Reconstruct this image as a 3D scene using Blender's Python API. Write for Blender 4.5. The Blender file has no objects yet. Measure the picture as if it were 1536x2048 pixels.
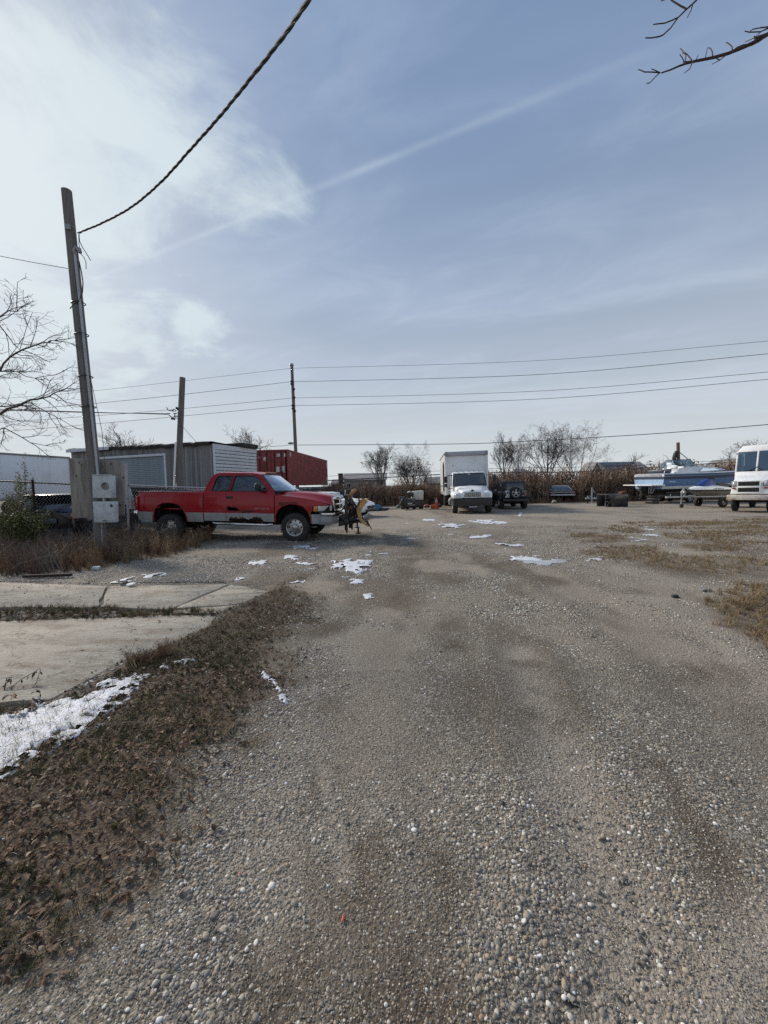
import bpy, bmesh, math, random
import numpy as np
from mathutils import Vector, Matrix, Euler, noise as mnoise
from mathutils.geometry import delaunay_2d_cdt
R = math.radians
SC = bpy.context.scene
COL = SC.collection

# ------------------------------------------------------------------ camera
CAM_H, FPX = 1.58, 768.0
PITCH, ROLL = math.atan(53/768), R(1.0)
cp, sp, cr, sr = math.cos(PITCH), math.sin(PITCH), math.cos(ROLL), math.sin(ROLL)
X_, U_, F_ = Vector((1,0,0)), Vector((0,sp,cp)), Vector((0,cp,-sp))
c_r = X_*cr - U_*sr
c_u = X_*sr + U_*cr
cam = bpy.data.cameras.new('camera'); camo = bpy.data.objects.new('camera', cam); COL.objects.link(camo)
mw = Matrix((c_r, c_u, -F_)).transposed().to_4x4(); mw.translation = Vector((0,0,CAM_H))
camo.matrix_world = mw
cam.sensor_fit = 'HORIZONTAL'; cam.sensor_width = 36; cam.lens = 18
cam.clip_start = .05; cam.clip_end = 6000
SC.camera = camo
SC.render.resolution_x, SC.render.resolution_y = 768, 1024

# ------------------------------------------------------------------ sky, sun, exposure
SUN_AZ, SUN_EL = R(-52), R(32)
SUNV = Vector((math.sin(SUN_AZ)*math.cos(SUN_EL), math.cos(SUN_AZ)*math.cos(SUN_EL), math.sin(SUN_EL)))
SKY_STR = 0.10
W = bpy.data.worlds.new('World'); SC.world = W; W.use_nodes = True
def sky():
    nt = W.node_tree; N = nt.nodes; L = nt.links; N.clear()
    def node(t, **k):
        n = N.new(t)
        for a, b in k.items(): setattr(n, a, b)
        return n
    def sock(n, i, v):
        if isinstance(v, (int, float)): n.inputs[i].default_value = v
        else: L.new(v, n.inputs[i])
    def m(op, a, b=0.0, c=None, clamp=False):
        n = node('ShaderNodeMath', operation=op, use_clamp=clamp); sock(n,0,a); sock(n,1,b)
        if c is not None: sock(n,2,c)
        return n.outputs[0]
    def sstep(x, e0, e1):
        n = node('ShaderNodeMapRange', interpolation_type='SMOOTHSTEP'); sock(n,0,x)
        n.inputs[1].default_value=e0; n.inputs[2].default_value=e1; n.inputs[3].default_value=0; n.inputs[4].default_value=1
        return n.outputs[0]
    def noise(x, y, sc, det=5, rough=.55, dist=0.0, w=0.0):
        cmb = node('ShaderNodeCombineXYZ'); sock(cmb,0,x); sock(cmb,1,y); cmb.inputs[2].default_value=w
        n = node('ShaderNodeTexNoise'); L.new(cmb.outputs[0], n.inputs['Vector'])
        n.inputs['Scale'].default_value=sc; n.inputs['Detail'].default_value=det; n.inputs['Roughness'].default_value=rough; n.inputs['Distortion'].default_value=dist
        return n.outputs[0]
    def mix(f, a, b):
        n = node('ShaderNodeMix', data_type='RGBA'); sock(n,0,f)
        for i, v in ((6,a),(7,b)):
            if isinstance(v, tuple): n.inputs[i].default_value = (*v,1)
            else: L.new(v, n.inputs[i])
        return n.outputs[2]
    tc = node('ShaderNodeTexCoord'); nz = node('ShaderNodeVectorMath', operation='NORMALIZE'); L.new(tc.outputs['Generated'], nz.inputs[0])
    D = nz.outputs[0]
    s = node('ShaderNodeSeparateXYZ'); L.new(D, s.inputs[0]); x, y, z = s.outputs
    zz = m('MAXIMUM', z, .04)
    u, v = m('DIVIDE', x, zz), m('DIVIDE', y, zz)             # position on the cloud layer
    zs = m('ADD', m('MAXIMUM', z, 0.0), .12)
    us, vs = m('DIVIDE', x, zs), m('DIVIDE', y, zs)
    t = m('ADD', m('MULTIPLY', us, .40), m('MULTIPLY', vs, .917))   # across the streaks
    a = m('SUBTRACT', m('MULTIPLY', us, .917), m('MULTIPLY', vs, .40))
    dt = node('ShaderNodeVectorMath', operation='DOT_PRODUCT'); L.new(D, dt.inputs[0]); dt.inputs[1].default_value = SUNV
    sd = m('MAXIMUM', dt.outputs['Value'], 0.0)
    sky = node('ShaderNodeTexSky', sky_type='NISHITA', sun_disc=False, sun_elevation=SUN_EL, sun_rotation=SUN_AZ,
               altitude=10, air_density=1.0, dust_density=1.6, ozone_density=1.2)
    # cirrus bands, puffs near the sun, veil near the horizon
    n1 = noise(m('MULTIPLY', a, .30), t, 1.35, 6, .5, .5, 1.7)
    n2 = noise(m('MULTIPLY', a, .55), t, 3.6, 6, .6, .8, 5.1)
    band = sstep(m('ADD', m('MULTIPLY', n1, .84), m('MULTIPLY', n2, .16)), .36, .66)
    n3 = noise(us, vs, 2.1, 8, .60, .45, 9.3)
    puff = m('MULTIPLY', sstep(m('ADD', n3, m('MULTIPLY', m('SUBTRACT', sd, .935), 1.6)), .40, .62), sstep(sd, .55, .80))
    veil = m('POWER', m('SUBTRACT', 1.0, m('MINIMUM', m('MAXIMUM', z, 0.0), 1.0)), 2.4)
    # old straight condensation trail
    tl = m('SUBTRACT', m('ADD', v, m('MULTIPLY', u, .4634)), 1.266)
    tl = m('DIVIDE', tl, m('ADD', .011, m('MULTIPLY', noise(u, v, 3.0, 3), .010)))
    trail = m('POWER', 2.718, m('MULTIPLY', m('MULTIPLY', tl, tl), -1.0))
    trail = m('MULTIPLY', trail, m('MULTIPLY', sstep(noise(u, v, 2.2, 4, .6, 0, 3.3), .2, .62), sstep(u, 1.0, -.1)))
    trail = m('MULTIPLY', trail, sstep(z, .2, .4))
    # compose
    k = 1.0/SKY_STR
    def C(r,g,b): return (r*k, g*k, b*k)
    base = mix(.76, sky.outputs[0], C(.185,.29,.485))
    c = mix(m('MULTIPLY', band, .60), base, C(.37,.48,.70))
    c = mix(m('MULTIPLY', veil, .94), c, C(.735,.765,.755))
    fine = sstep(n2, .40, .66)
    c = mix(m('MULTIPLY', m('MULTIPLY', fine, band), .22), c, C(.62,.70,.78))
    c = mix(m('MULTIPLY', trail, .30), c, C(.66,.76,.87))
    c = mix(m('MULTIPLY', puff, .80), c, C(.70,.80,.84))
    glow = m('POWER', sd, 14.0)
    c = mix(m('MULTIPLY', glow, .40), c, C(.90,.955,.95))
    low = m('POWER', m('SUBTRACT', 1.0, m('MINIMUM', m('MAXIMUM', z, 0.0), 1.0)), 12.0)
    n4 = noise(m('MULTIPLY', us, .18), vs, .9, 4, .5, .4, 2.2)
    c = mix(m('MULTIPLY', m('MULTIPLY', low, sstep(n4, .38, .62)), .16), c, C(.50,.575,.63))
    below = sstep(z, 0.0, -.05)
    c = mix(below, c, C(.22,.21,.20))
    bg = node('ShaderNodeBackground'); L.new(c, bg.inputs[0]); bg.inputs[1].default_value = SKY_STR
    out = node('ShaderNodeOutputWorld'); L.new(bg.outputs[0], out.inputs[0])
sky()
sun = bpy.data.lights.new('sun', 'SUN'); sun.energy = 3.8; sun.angle = R(9); sun.color = (1,.90,.77)
suno = bpy.data.objects.new('sun', sun); COL.objects.link(suno)
suno.rotation_euler = SUNV.to_track_quat('Z','Y').to_euler()
SC.view_settings.view_transform = 'Standard'; SC.view_settings.look = 'None'
SC.view_settings.gamma = 1; SC.view_settings.use_curve_mapping = False
SC.view_settings.exposure = 0.0
SC.render.engine = 'CYCLES'
SC.cycles.use_denoising = False; SC.cycles.max_bounces = 6; SC.cycles.diffuse_bounces = 2; SC.cycles.glossy_bounces = 3; SC.cycles.transparent_max_bounces = 12

# ------------------------------------------------------------------ where a spot of the photograph lies in the place
def ray(px, py):
    u = (px-768)/FPX; w = -(py-1024)/FPX
    return c_r*u + c_u*w + F_
def P(px, py, Y):
    d = ray(px, py); return Vector((0,0,CAM_H)) + d*(Y/d.y)
def G(px, py, z=0.0):
    d = ray(px, py); return Vector((0,0,CAM_H)) + d*((z-CAM_H)/d.z)

# ------------------------------------------------------------------ objects and their properties
def tag(o, label=None, cat=None, group=None, kind=None):
    if label: o['label'] = label
    if cat: o['category'] = cat
    if group: o['group'] = group
    if kind: o['kind'] = kind
    return o
def thing(name, label, cat, loc=(0,0,0), rz=0.0, group=None):
    o = bpy.data.objects.new(name, None); COL.objects.link(o); o.empty_display_size = .2
    o.location = loc; o.rotation_euler = (0,0,rz)
    return tag(o, label, cat, group)
def link(name, me, parent=None, loc=None, rot=None):
    o = bpy.data.objects.new(name, me); COL.objects.link(o)
    if parent is not None: o.parent = parent
    if loc is not None: o.location = loc
    if rot is not None: o.rotation_euler = rot
    return o
def copy_tree(o, parent=None):
    c = o.copy(); COL.objects.link(c)
    if parent is not None: c.parent = parent
    for ch in list(o.children): copy_tree(ch, c)
    return c

class MB:
    """collects pieces of one mesh"""
    def __init__(s): s.v=[]; s.f=[]; s.m=[]
    def add(s, vs, fs, m=0):
        b=len(s.v); s.v += [tuple(p) for p in vs]; s.f += [tuple(b+i for i in f) for f in fs]; s.m += [m]*len(fs); return s
    def hexa(s, b4, t4, bev=0.0, m=0, seg=2):
        """solid from four bottom and four top corners (both counter-clockwise seen from above)"""
        vs=[Vector(p) for p in b4]+[Vector(p) for p in t4]
        fs=[(3,2,1,0),(4,5,6,7),(0,1,5,4),(1,2,6,5),(2,3,7,6),(3,0,4,7)]
        if not bev: return s.add(vs, fs, m)
        bm=bmesh.new(); bv=[bm.verts.new(p) for p in vs]
        for f in fs: bm.faces.new([bv[i] for i in f])
        bmesh.ops.bevel(bm, geom=bm.edges[:], offset=bev, segments=seg, profile=.5, affect='EDGES', clamp_overlap=True)
        bm.verts.index_update(); s.add([v.co for v in bm.verts], [[v.index for v in f.verts] for f in bm.faces], m); bm.free(); return s
    def box(s, c, d, bev=0.0, m=0, rot=None, seg=2):
        cx,cy,cz=c; x,y,z=d[0]/2,d[1]/2,d[2]/2
        q=[(-x,-y),(x,-y),(x,y),(-x,y)]
        b=[Vector((a,e,-z)) for a,e in q]; t=[Vector((a,e,z)) for a,e in q]
        M=Euler(rot).to_matrix() if rot is not None else Matrix.Identity(3)
        o=Vector(c); return s.hexa([M@p+o for p in b],[M@p+o for p in t],bev,m,seg)
    def tube(s, pts, r, n=8, m=0, cap=True, closed=False):
        pts=[Vector(p) for p in pts]; k=len(pts); rs=r if isinstance(r,(list,tuple)) else [r]*k
        vs=[]; up=None
        for i,p in enumerate(pts):
            a=pts[max(i-1,0)]; b=pts[min(i+1,k-1)]
            if closed: a=pts[i-1]; b=pts[(i+1)%k]
            d=(b-a); d = d.normalized() if d.length>1e-9 else Vector((0,0,1))
            if up is None: up=Vector((0,0,1)) if abs(d.z)<.9 else Vector((1,0,0))
            x=up.cross(d)
            if x.length<1e-6: x=Vector((0,1,0)).cross(d)
            x.normalize(); y=d.cross(x); up=y
            for j in range(n):
                t=2*math.pi*j/n; vs.append(p+(x*math.cos(t)+y*math.sin(t))*rs[i])
        fs=[]
        for i in range(k if closed else k-1):
            for j in range(n):
                a=i*n+j; b=i*n+(j+1)%n; i2=(i+1)%k
                fs.append((a,b,i2*n+(j+1)%n,i2*n+j))
        if cap and not closed: fs += [tuple(range(n-1,-1,-1)), tuple((k-1)*n+j for j in range(n))]
        return s.add(vs,fs,m)
    def cyl(s, p0, p1, r0, r1=None, n=16, m=0, cap=True): return s.tube([p0,p1],[r0,r0 if r1 is None else r1],n,m,cap)
    def lathe(s, prof, c, axis='y', n=24, m=0):
        """prof: list of (radius, along)"""
        vs=[]; fs=[]; c=Vector(c)
        for r,h in prof:
            for j in range(n):
                t=2*math.pi*j/n; a,b=r*math.cos(t), r*math.sin(t)
                vs.append(c+(Vector((a,h,b)) if axis=='y' else Vector((h,a,b)) if axis=='x' else Vector((a,b,h))))
        for i in range(len(prof)-1):
            for j in range(n): fs.append((i*n+j,(i+1)*n+j,(i+1)*n+(j+1)%n,i*n+(j+1)%n))
        return s.add(vs,fs,m)
    def loft(s, rings, m=0, closed=False, cap=False):
        k=len(rings[0]); vs=[p for r in rings for p in r]; fs=[]
        for i in range(len(rings)-1):
            for j in range(k if closed else k-1):
                a=i*k+j; b=i*k+(j+1)%k; fs.append((a,b,b+k,a+k))
        if cap: fs += [tuple(range(k-1,-1,-1)), tuple((len(rings)-1)*k+j for j in range(k))]
        return s.add(vs,fs,m)
    def prism(s, poly, fn, h0, h1, m=0, bev=0):
        """extrude a 2D outline: fn(a,b,h) -> point"""
        n=len(poly); vs=[fn(a,b,h0) for a,b in poly]+[fn(a,b,h1) for a,b in poly]
        fs=[tuple(range(n-1,-1,-1)), tuple(range(n,2*n))]+[(i,(i+1)%n,n+(i+1)%n,n+i) for i in range(n)]
        bm=bmesh.new(); bv=[bm.verts.new(p) for p in vs]
        for f in fs: bm.faces.new([bv[i] for i in f])
        bmesh.ops.recalc_face_normals(bm, faces=bm.faces[:])
        if bev: bmesh.ops.bevel(bm, geom=bm.edges[:], offset=bev, segments=2, profile=.5, affect='EDGES', clamp_overlap=True)
        bmesh.ops.triangulate(bm, faces=[f for f in bm.faces if len(f.verts)>4])
        bm.verts.index_update(); s.add([v.co for v in bm.verts],[[v.index for v in f.verts] for f in bm.faces],m); bm.free(); return s
    def sphere(s, c, r, n=12, m=0, sq=(1,1,1)):
        k=n//2; prof=[(r*math.sin(math.pi*i/k), -r*math.cos(math.pi*i/k)) for i in range(k+1)]
        vs=[];fs=[]
        for a,h in prof:
            for j in range(n):
                t=2*math.pi*j/n; vs.append((c[0]+a*math.cos(t)*sq[0], c[1]+a*math.sin(t)*sq[1], c[2]+h*sq[2]))
        for i in range(k):
            for j in range(n): fs.append((i*n+j,i*n+(j+1)%n,(i+1)*n+(j+1)%n,(i+1)*n+j))
        return s.add(vs,fs,m)
    def mesh(s, name, mats, smooth=35):
        me=bpy.data.meshes.new(name); me.from_pydata(s.v,[],s.f)
        for mt in (mats if isinstance(mats,(list,tuple)) else [mats]): me.materials.append(mt)
        me.polygons.foreach_set('material_index', s.m)
        if smooth:
            me.polygons.foreach_set('use_smooth',[True]*len(s.f)); me.set_sharp_from_angle(angle=R(smooth))
        me.validate(); me.update(); return me
    def build(s, name, mats, parent=None, smooth=35, loc=None, rot=None):
        return link(name, s.mesh(name, mats, smooth), parent, loc, rot)

def inpoly(x, y, poly):
    r=False; n=len(poly); j=n-1
    for i in range(n):
        xi,yi=poly[i]; xj,yj=poly[j]
        if (yi>y)!=(yj>y) and x<(xj-xi)*(y-yi)/(yj-yi+1e-12)+xi: r=not r
        j=i
    return r
def panel(mb, outline, holes, fn, step=.12, thick=.02, split=None, extra=(), matf=None):
    """sheet cut from a 2D outline with holes; fn(a,b,inset) -> 3D point; split: list of constraint segments"""
    vs=[];ed=[]
    def ring(poly):
        b=len(vs); vs.extend(Vector(p) for p in poly); n=len(poly); ed.extend((b+i,b+(i+1)%n) for i in range(n))
    ring(outline)
    for h in holes: ring(h)
    for p,q in (split or []):
        b=len(vs); vs.extend((Vector(p),Vector(q))); ed.append((b,b+1))
    xs=[p[0] for p in outline]; ys=[p[1] for p in outline]
    i0=min(xs)
    while i0<max(xs):
        j0=min(ys)
        while j0<max(ys):
            if inpoly(i0,j0,outline) and not any(inpoly(i0,j0,h) for h in holes): vs.append(Vector((i0+.003,j0+.002)))
            j0+=step
        i0+=step
    ov,oe,of,_,_,_=delaunay_2d_cdt(vs,ed,[],0,1e-5)
    tr=[]
    for f in of:
        cx=sum(ov[i].x for i in f)/3; cy=sum(ov[i].y for i in f)/3
        if inpoly(cx,cy,outline) and not any(inpoly(cx,cy,h) for h in holes): tr.append((tuple(f),cx,cy))
    edges={}
    for f,_,_ in tr:
        for i in range(3):
            a,b=f[i],f[(i+1)%3]; edges[(a,b)]=1
    n=len(ov)
    P3=[fn(p.x,p.y,0) for p in ov]+[fn(p.x,p.y,thick) for p in ov]
    b=len(mb.v); mb.v += [tuple(p) for p in P3]
    for f,cx,cy in tr:
        mi = matf(cx,cy) if matf else 0
        mb.f.append(tuple(b+i for i in f)); mb.m.append(mi)
        mb.f.append(tuple(b+n+i for i in reversed(f))); mb.m.append(mi)
    for (p,q) in edges:
        if (q,p) not in edges:
            mi = matf((ov[p].x+ov[q].x)/2,(ov[p].y+ov[q].y)/2) if matf else 0
            mb.f.append((b+q,b+p,b+n+p,b+n+q)); mb.m.append(mi)

# ------------------------------------------------------------------ materials
MATS={}
def mat(name, col, rough=.6, metal=0.0, col2=None, vs=4.0, vstr=(1,1,1), bump=0.0, bs=40.0, coat=0.0, fine=0.0, dirt=None, dirt_amt=0.0, dsc=2.5, spec=.5, coord='Object', rnd=0.0, crack=0.0):
    m=bpy.data.materials.new(name); m.use_nodes=True; nt=m.node_tree; N=nt.nodes; L=nt.links
    b=N['Principled BSDF']; b.inputs['Roughness'].default_value=rough; b.inputs['Metallic'].default_value=metal
    b.inputs['Coat Weight'].default_value=coat; b.inputs['Specular IOR Level'].default_value=spec
    tc=N.new('ShaderNodeTexCoord'); mp=N.new('ShaderNodeMapping'); L.new(tc.outputs[coord], mp.inputs[0]); mp.inputs['Scale'].default_value=vstr
    def noise(sc,det=6,ro=.6):
        n=N.new('ShaderNodeTexNoise'); L.new(mp.outputs[0],n.inputs['Vector']); n.inputs['Scale'].default_value=sc; n.inputs['Detail'].default_value=det; n.inputs['Roughness'].default_value=ro; return n.outputs[0]
    def ramp(f,a,e0=.35,e1=.65):
        r=N.new('ShaderNodeMapRange'); L.new(f,r.inputs[0]); r.inputs[1].default_value=e0; r.inputs[2].default_value=e1; r.inputs[4].default_value=a; return r.outputs[0]
    def mix(f,a,c,mode='MIX'):
        x=N.new('ShaderNodeMix'); x.data_type='RGBA'; x.blend_type=mode
        if isinstance(f,float): x.inputs[0].default_value=f
        else: L.new(f,x.inputs[0])
        for i,v in ((6,a),(7,c)):
            if isinstance(v,tuple): x.inputs[i].default_value=(*v,1)
            else: L.new(v,x.inputs[i])
        return x.outputs[2]
    c2 = col2 or tuple(min(1,q*.72) for q in col)
    c = mix(ramp(noise(vs),1.0), col, c2)
    if fine: c = mix(ramp(noise(vs*14,4,.7),fine,.4,.7), c, tuple(q*.35 for q in col))
    if dirt: c = mix(ramp(noise(dsc,8,.68),dirt_amt,.48,.66), c, dirt)
    if crack:
        cn=N.new('ShaderNodeTexNoise'); L.new(tc.outputs[coord],cn.inputs['Vector']); cn.inputs['Scale'].default_value=.55; cn.inputs['Detail'].default_value=5; cn.inputs['Roughness'].default_value=.55
        a1=N.new('ShaderNodeMath'); a1.operation='SUBTRACT'; L.new(cn.outputs[0],a1.inputs[0]); a1.inputs[1].default_value=.5
        a2=N.new('ShaderNodeMath'); a2.operation='ABSOLUTE'; L.new(a1.outputs[0],a2.inputs[0])
        a3=N.new('ShaderNodeMapRange'); L.new(a2.outputs[0],a3.inputs[0]); a3.inputs[1].default_value=.0008; a3.inputs[2].default_value=.004; a3.inputs[3].default_value=crack; a3.inputs[4].default_value=0
        c=mix(a3.outputs[0],c,(.07,.06,.05))
        pv=N.new('ShaderNodeTexVoronoi'); L.new(tc.outputs[coord],pv.inputs['Vector']); pv.inputs['Scale'].default_value=55
        pr=N.new('ShaderNodeMapRange'); L.new(pv.outputs['Distance'],pr.inputs[0]); pr.inputs[1].default_value=.10; pr.inputs[2].default_value=.22; pr.inputs[3].default_value=.55; pr.inputs[4].default_value=0
        c=mix(pr.outputs[0],c,(.13,.115,.095))
        pv=N.new('ShaderNodeTexNoise'); L.new(tc.outputs[coord],pv.inputs['Vector']); pv.inputs['Scale'].default_value=42; pv.inputs['Detail'].default_value=4; pv.inputs['Roughness'].default_value=.7
        pr=N.new('ShaderNodeMapRange'); L.new(pv.outputs[0],pr.inputs[0]); pr.inputs[1].default_value=.54; pr.inputs[2].default_value=.70; pr.inputs[3].default_value=0; pr.inputs[4].default_value=.55
        c=mix(pr.outputs[0],c,(.60,.57,.50))
    if rnd:
        oi=N.new('ShaderNodeObjectInfo'); h=N.new('ShaderNodeHueSaturation'); L.new(c,h.inputs['Color'])
        r=N.new('ShaderNodeMapRange'); L.new(oi.outputs['Random'],r.inputs[0]); r.inputs[3].default_value=1-rnd; r.inputs[4].default_value=1+rnd; L.new(r.outputs[0],h.inputs['Value']); c=h.outputs[0]
    L.new(c,b.inputs['Base Color'])
    if not metal:
        rr=N.new('ShaderNodeMapRange'); L.new(noise(vs*3),rr.inputs[0]); rr.inputs[3].default_value=max(0,rough-.12); rr.inputs[4].default_value=min(1,rough+.12); L.new(rr.outputs[0],b.inputs['Roughness'])
    if bump:
        bp=N.new('ShaderNodeBump'); bp.inputs['Strength'].default_value=bump; bp.inputs['Distance'].default_value=.02; L.new(noise(bs,5,.6),bp.inputs['Height']); L.new(bp.outputs[0],b.inputs['Normal'])
    MATS[name]=m; return m
def glass(name, tint=(.35,.4,.42), ref=1.0, dens=.7):
    m=bpy.data.materials.new(name); m.use_nodes=True; nt=m.node_tree; N=nt.nodes; L=nt.links; N.remove(N['Principled BSDF'])
    t=N.new('ShaderNodeBsdfTransparent'); t.inputs[0].default_value=(*tint,1)
    g=N.new('ShaderNodeBsdfGlossy'); g.inputs['Roughness'].default_value=.03; g.inputs[0].default_value=(.9,.95,1,1)
    f=N.new('ShaderNodeFresnel'); f.inputs[0].default_value=1.5
    k=N.new('ShaderNodeMath'); k.operation='MULTIPLY_ADD'; L.new(f.outputs[0],k.inputs[0]); k.inputs[1].default_value=1.0*ref; k.inputs[2].default_value=.05*ref; k.use_clamp=True
    x=N.new('ShaderNodeMixShader'); L.new(k.outputs[0],x.inputs[0]); L.new(t.outputs[0],x.inputs[1]); L.new(g.outputs[0],x.inputs[2]); L.new(x.outputs[0],N['Material Output'].inputs[0])
    MATS[name]=m; return m
M=MATS
RUST=(.16,.055,.025)
mat('red_paint',(.33,.004,.013),.30,col2=(.28,.004,.011),vs=1.2,coat=.30,spec=.3,dirt=(.24,.03,.03),dirt_amt=.25,dsc=1.6)
mat('silver_paint',(.33,.335,.335),.45,col2=(.27,.275,.275),vs=2,coat=.3,dirt=(.14,.12,.10),dirt_amt=.45,dsc=3)
mat('white_paint',(.86,.87,.87),.38,col2=(.82,.83,.83),vs=1.5,coat=.25,dirt=(.50,.47,.42),dirt_amt=.32,dsc=2.2)
mat('white_panel',(.82,.82,.81),.5,col2=(.77,.77,.77),vs=.8,dirt=(.46,.44,.41),dirt_amt=.30,dsc=1.3)
mat('grey_metal',(.30,.31,.32),.45,.6,vs=6,dirt=(.15,.12,.10),dirt_amt=.4)
mat('galvanized',(.42,.44,.46),.5,.5,col2=(.34,.36,.39),vs=20,dirt=(.22,.19,.16),dirt_amt=.3)
mat('box_enamel',(.50,.545,.57),.5,col2=(.44,.485,.51),vs=5,dirt=(.17,.17,.16),dirt_amt=.5,dsc=7,bump=.05)
mat('chrome',(.75,.76,.78),.14,1.0,vs=8,dirt=(.30,.27,.24),dirt_amt=.25)
mat('wheel_metal',(.50,.50,.49),.32,.9,vs=14,dirt=(.20,.16,.13),dirt_amt=.6,dsc=9)
mat('black_metal',(.016,.016,.018),.45,vs=5,dirt=(.05,.035,.025),dirt_amt=.5,dsc=5,coat=.1)
mat('black_paint',(.010,.010,.014),.25,vs=2,coat=.5,dirt=(.045,.043,.04),dirt_amt=.35,dsc=2.5)
mat('black_plastic',(.018,.018,.02),.6,vs=6,dirt=(.05,.047,.042),dirt_amt=.4)
mat('dark_inside',(.012,.012,.012),.9,vs=5)
mat('rubber',(.016,.016,.017),.85,col2=(.03,.029,.027),vs=9,dirt=(.09,.08,.07),dirt_amt=.45,dsc=6,bump=.25,bs=60)
mat('rust',RUST,.9,col2=(.05,.022,.014),vs=14,bump=.5,bs=30,fine=.5)
mat('dark_rust',(.035,.02,.015),.9,col2=(.015,.012,.01),vs=10,bump=.4)
mat('plow_yellow',(.50,.30,.10),.6,col2=(.42,.25,.09),vs=5,fine=.25,dirt=(.20,.10,.05),dirt_amt=.55,dsc=7)
mat('lamp_clear',(.62,.64,.62),.12,vs=9,coat=1.0)
mat('lamp_amber',(.55,.20,.03),.15,vs=9,coat=1.0)
mat('lamp_red',(.36,.01,.012),.15,vs=9,coat=1.0)
glass('window_glass',(.42,.47,.48),1.0); glass('dark_glass',(.10,.11,.12),1.1); glass('screen_glass',(.50,.58,.58),3.2); glass('van_glass',(.40,.56,.54),2.2); glass('pale_glass',(.45,.66,.66),1.2)
mat('pole_wood',(.22,.205,.19),.85,col2=(.125,.115,.105),vs=3.5,vstr=(9,9,.45),bump=.6,bs=14,fine=.5)
mat('pole_brown',(.17,.125,.10),.85,col2=(.11,.08,.065),vs=3,vstr=(6,6,.5),bump=.4)
mat('grey_wood',(.27,.27,.265),.85,col2=(.16,.16,.16),vs=3,vstr=(7,7,.5),bump=.5,bs=14,fine=.45,rnd=.32)
mat('plywood',(.33,.305,.265),.8,col2=(.22,.20,.175),vs=1.6,vstr=(5,5,.8),bump=.35,bs=12,fine=.35,dirt=(.09,.08,.07),dirt_amt=.5,dsc=1.6)
mat('white_siding',(.60,.63,.67),.6,col2=(.53,.56,.60),rnd=.07,vs=2,dirt=(.30,.30,.30),dirt_amt=.3)
mat('shutter_metal',(.23,.28,.31),.55,col2=(.18,.23,.26),vs=2,dirt=(.14,.14,.13),dirt_amt=.35)
mat('tar_roof',(.022,.021,.021),.9,col2=(.045,.042,.04),vs=4,bump=.6)
mat('container_red',(.26,.036,.034),.6,col2=(.20,.03,.028),vs=1.5,dirt=(.06,.022,.016),dirt_amt=.7,dsc=2.2,fine=.15)
mat('placard',(.62,.62,.60),.6,col2=(.35,.36,.37),vs=9)
mat('trailer_white',(.74,.79,.84),.45,col2=(.70,.75,.80),vs=.6,dirt=(.36,.38,.41),dirt_amt=.25,dsc=.8)  # white trailer; the blue skylight on its shaded side is in the colour
mat('blue_steel',(.10,.12,.14),.6,col2=(.06,.07,.08),vs=3,dirt=(.09,.06,.04),dirt_amt=.4)
mat('bark',(.15,.13,.115),.9,col2=(.085,.075,.066),vs=6,vstr=(3,3,.8),bump=.6,bs=14)
mat('twig',(.09,.076,.068),.9,vs=3)
mat('red_twig',(.075,.045,.042),.8,vs=3)
mat('cable',(.025,.025,.027),.7,vs=5)
mat('wire',(.05,.05,.055),.6,vs=5)
mat('concrete',(.46,.415,.335),.9,col2=(.33,.295,.24),vs=1.1,vstr=(.8,2.6,1),bump=.6,bs=26,fine=.45,dirt=(.20,.145,.10),dirt_amt=.85,dsc=2.2,crack=.55)
mat('snow',(.68,.71,.76),.6,col2=(.58,.61,.67),vs=9,bump=.6,bs=40,dirt=(.30,.27,.23),dirt_amt=.5,dsc=14)
mat('dirty_ice',(.42,.44,.46),.25,col2=(.32,.33,.34),vs=5,bump=.3,bs=14,dirt=(.22,.2,.18),dirt_amt=.5)
mat('hull_white',(.74,.77,.79),.35,col2=(.56,.59,.62),vs=1,coat=.3,dirt=(.42,.42,.42),dirt_amt=.3)
mat('hull_blue',(.085,.19,.38),.35,col2=(.075,.17,.34),vs=1,coat=.3,dirt=(.22,.27,.34),dirt_amt=.3)
mat('hull_sky',(.36,.50,.66),.35,col2=(.27,.38,.54),vs=1,coat=.3)  # light on the sunlit stern is in this blue; also the side print
mat('hull_dark',(.04,.05,.085),.4,vs=2); mat('bottom_black',(.018,.02,.022),.7,vs=3)
mat('blue_cover',(.012,.045,.24),.45,col2=(.010,.035,.18),vs=4)
mat('tarp_blue',(.02,.13,.25),.5,col2=(.015,.09,.19),vs=6)
mat('cone_orange',(.62,.10,.03),.5,vs=6,dirt=(.2,.07,.04),dirt_amt=.4)
mat('tank_white',(.62,.62,.57),.5,col2=(.5,.5,.45),vs=4,dirt=(.25,.22,.18),dirt_amt=.5,dsc=5)
mat('asphalt_shingle',(.24,.24,.24),.9,col2=(.18,.18,.18),vs=3)
mat('house_grey',(.25,.225,.205),.8,vs=1); mat('house_brown',(.24,.165,.145),.8,vs=1); mat('house_tan',(.50,.45,.36),.8,vs=1); mat('house_trim',(.55,.55,.53),.7,vs=2)
mat('solar',(.05,.06,.085),.2,vs=3); mat('brick_dark',(.09,.06,.05),.9,vs=9)
mat('paper_cup',(.62,.68,.66),.6,vs=8)
mat('cloth_dark',(.05,.05,.055),.95,vs=9); mat('seat_brown',(.14,.11,.09),.9,vs=6)
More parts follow.
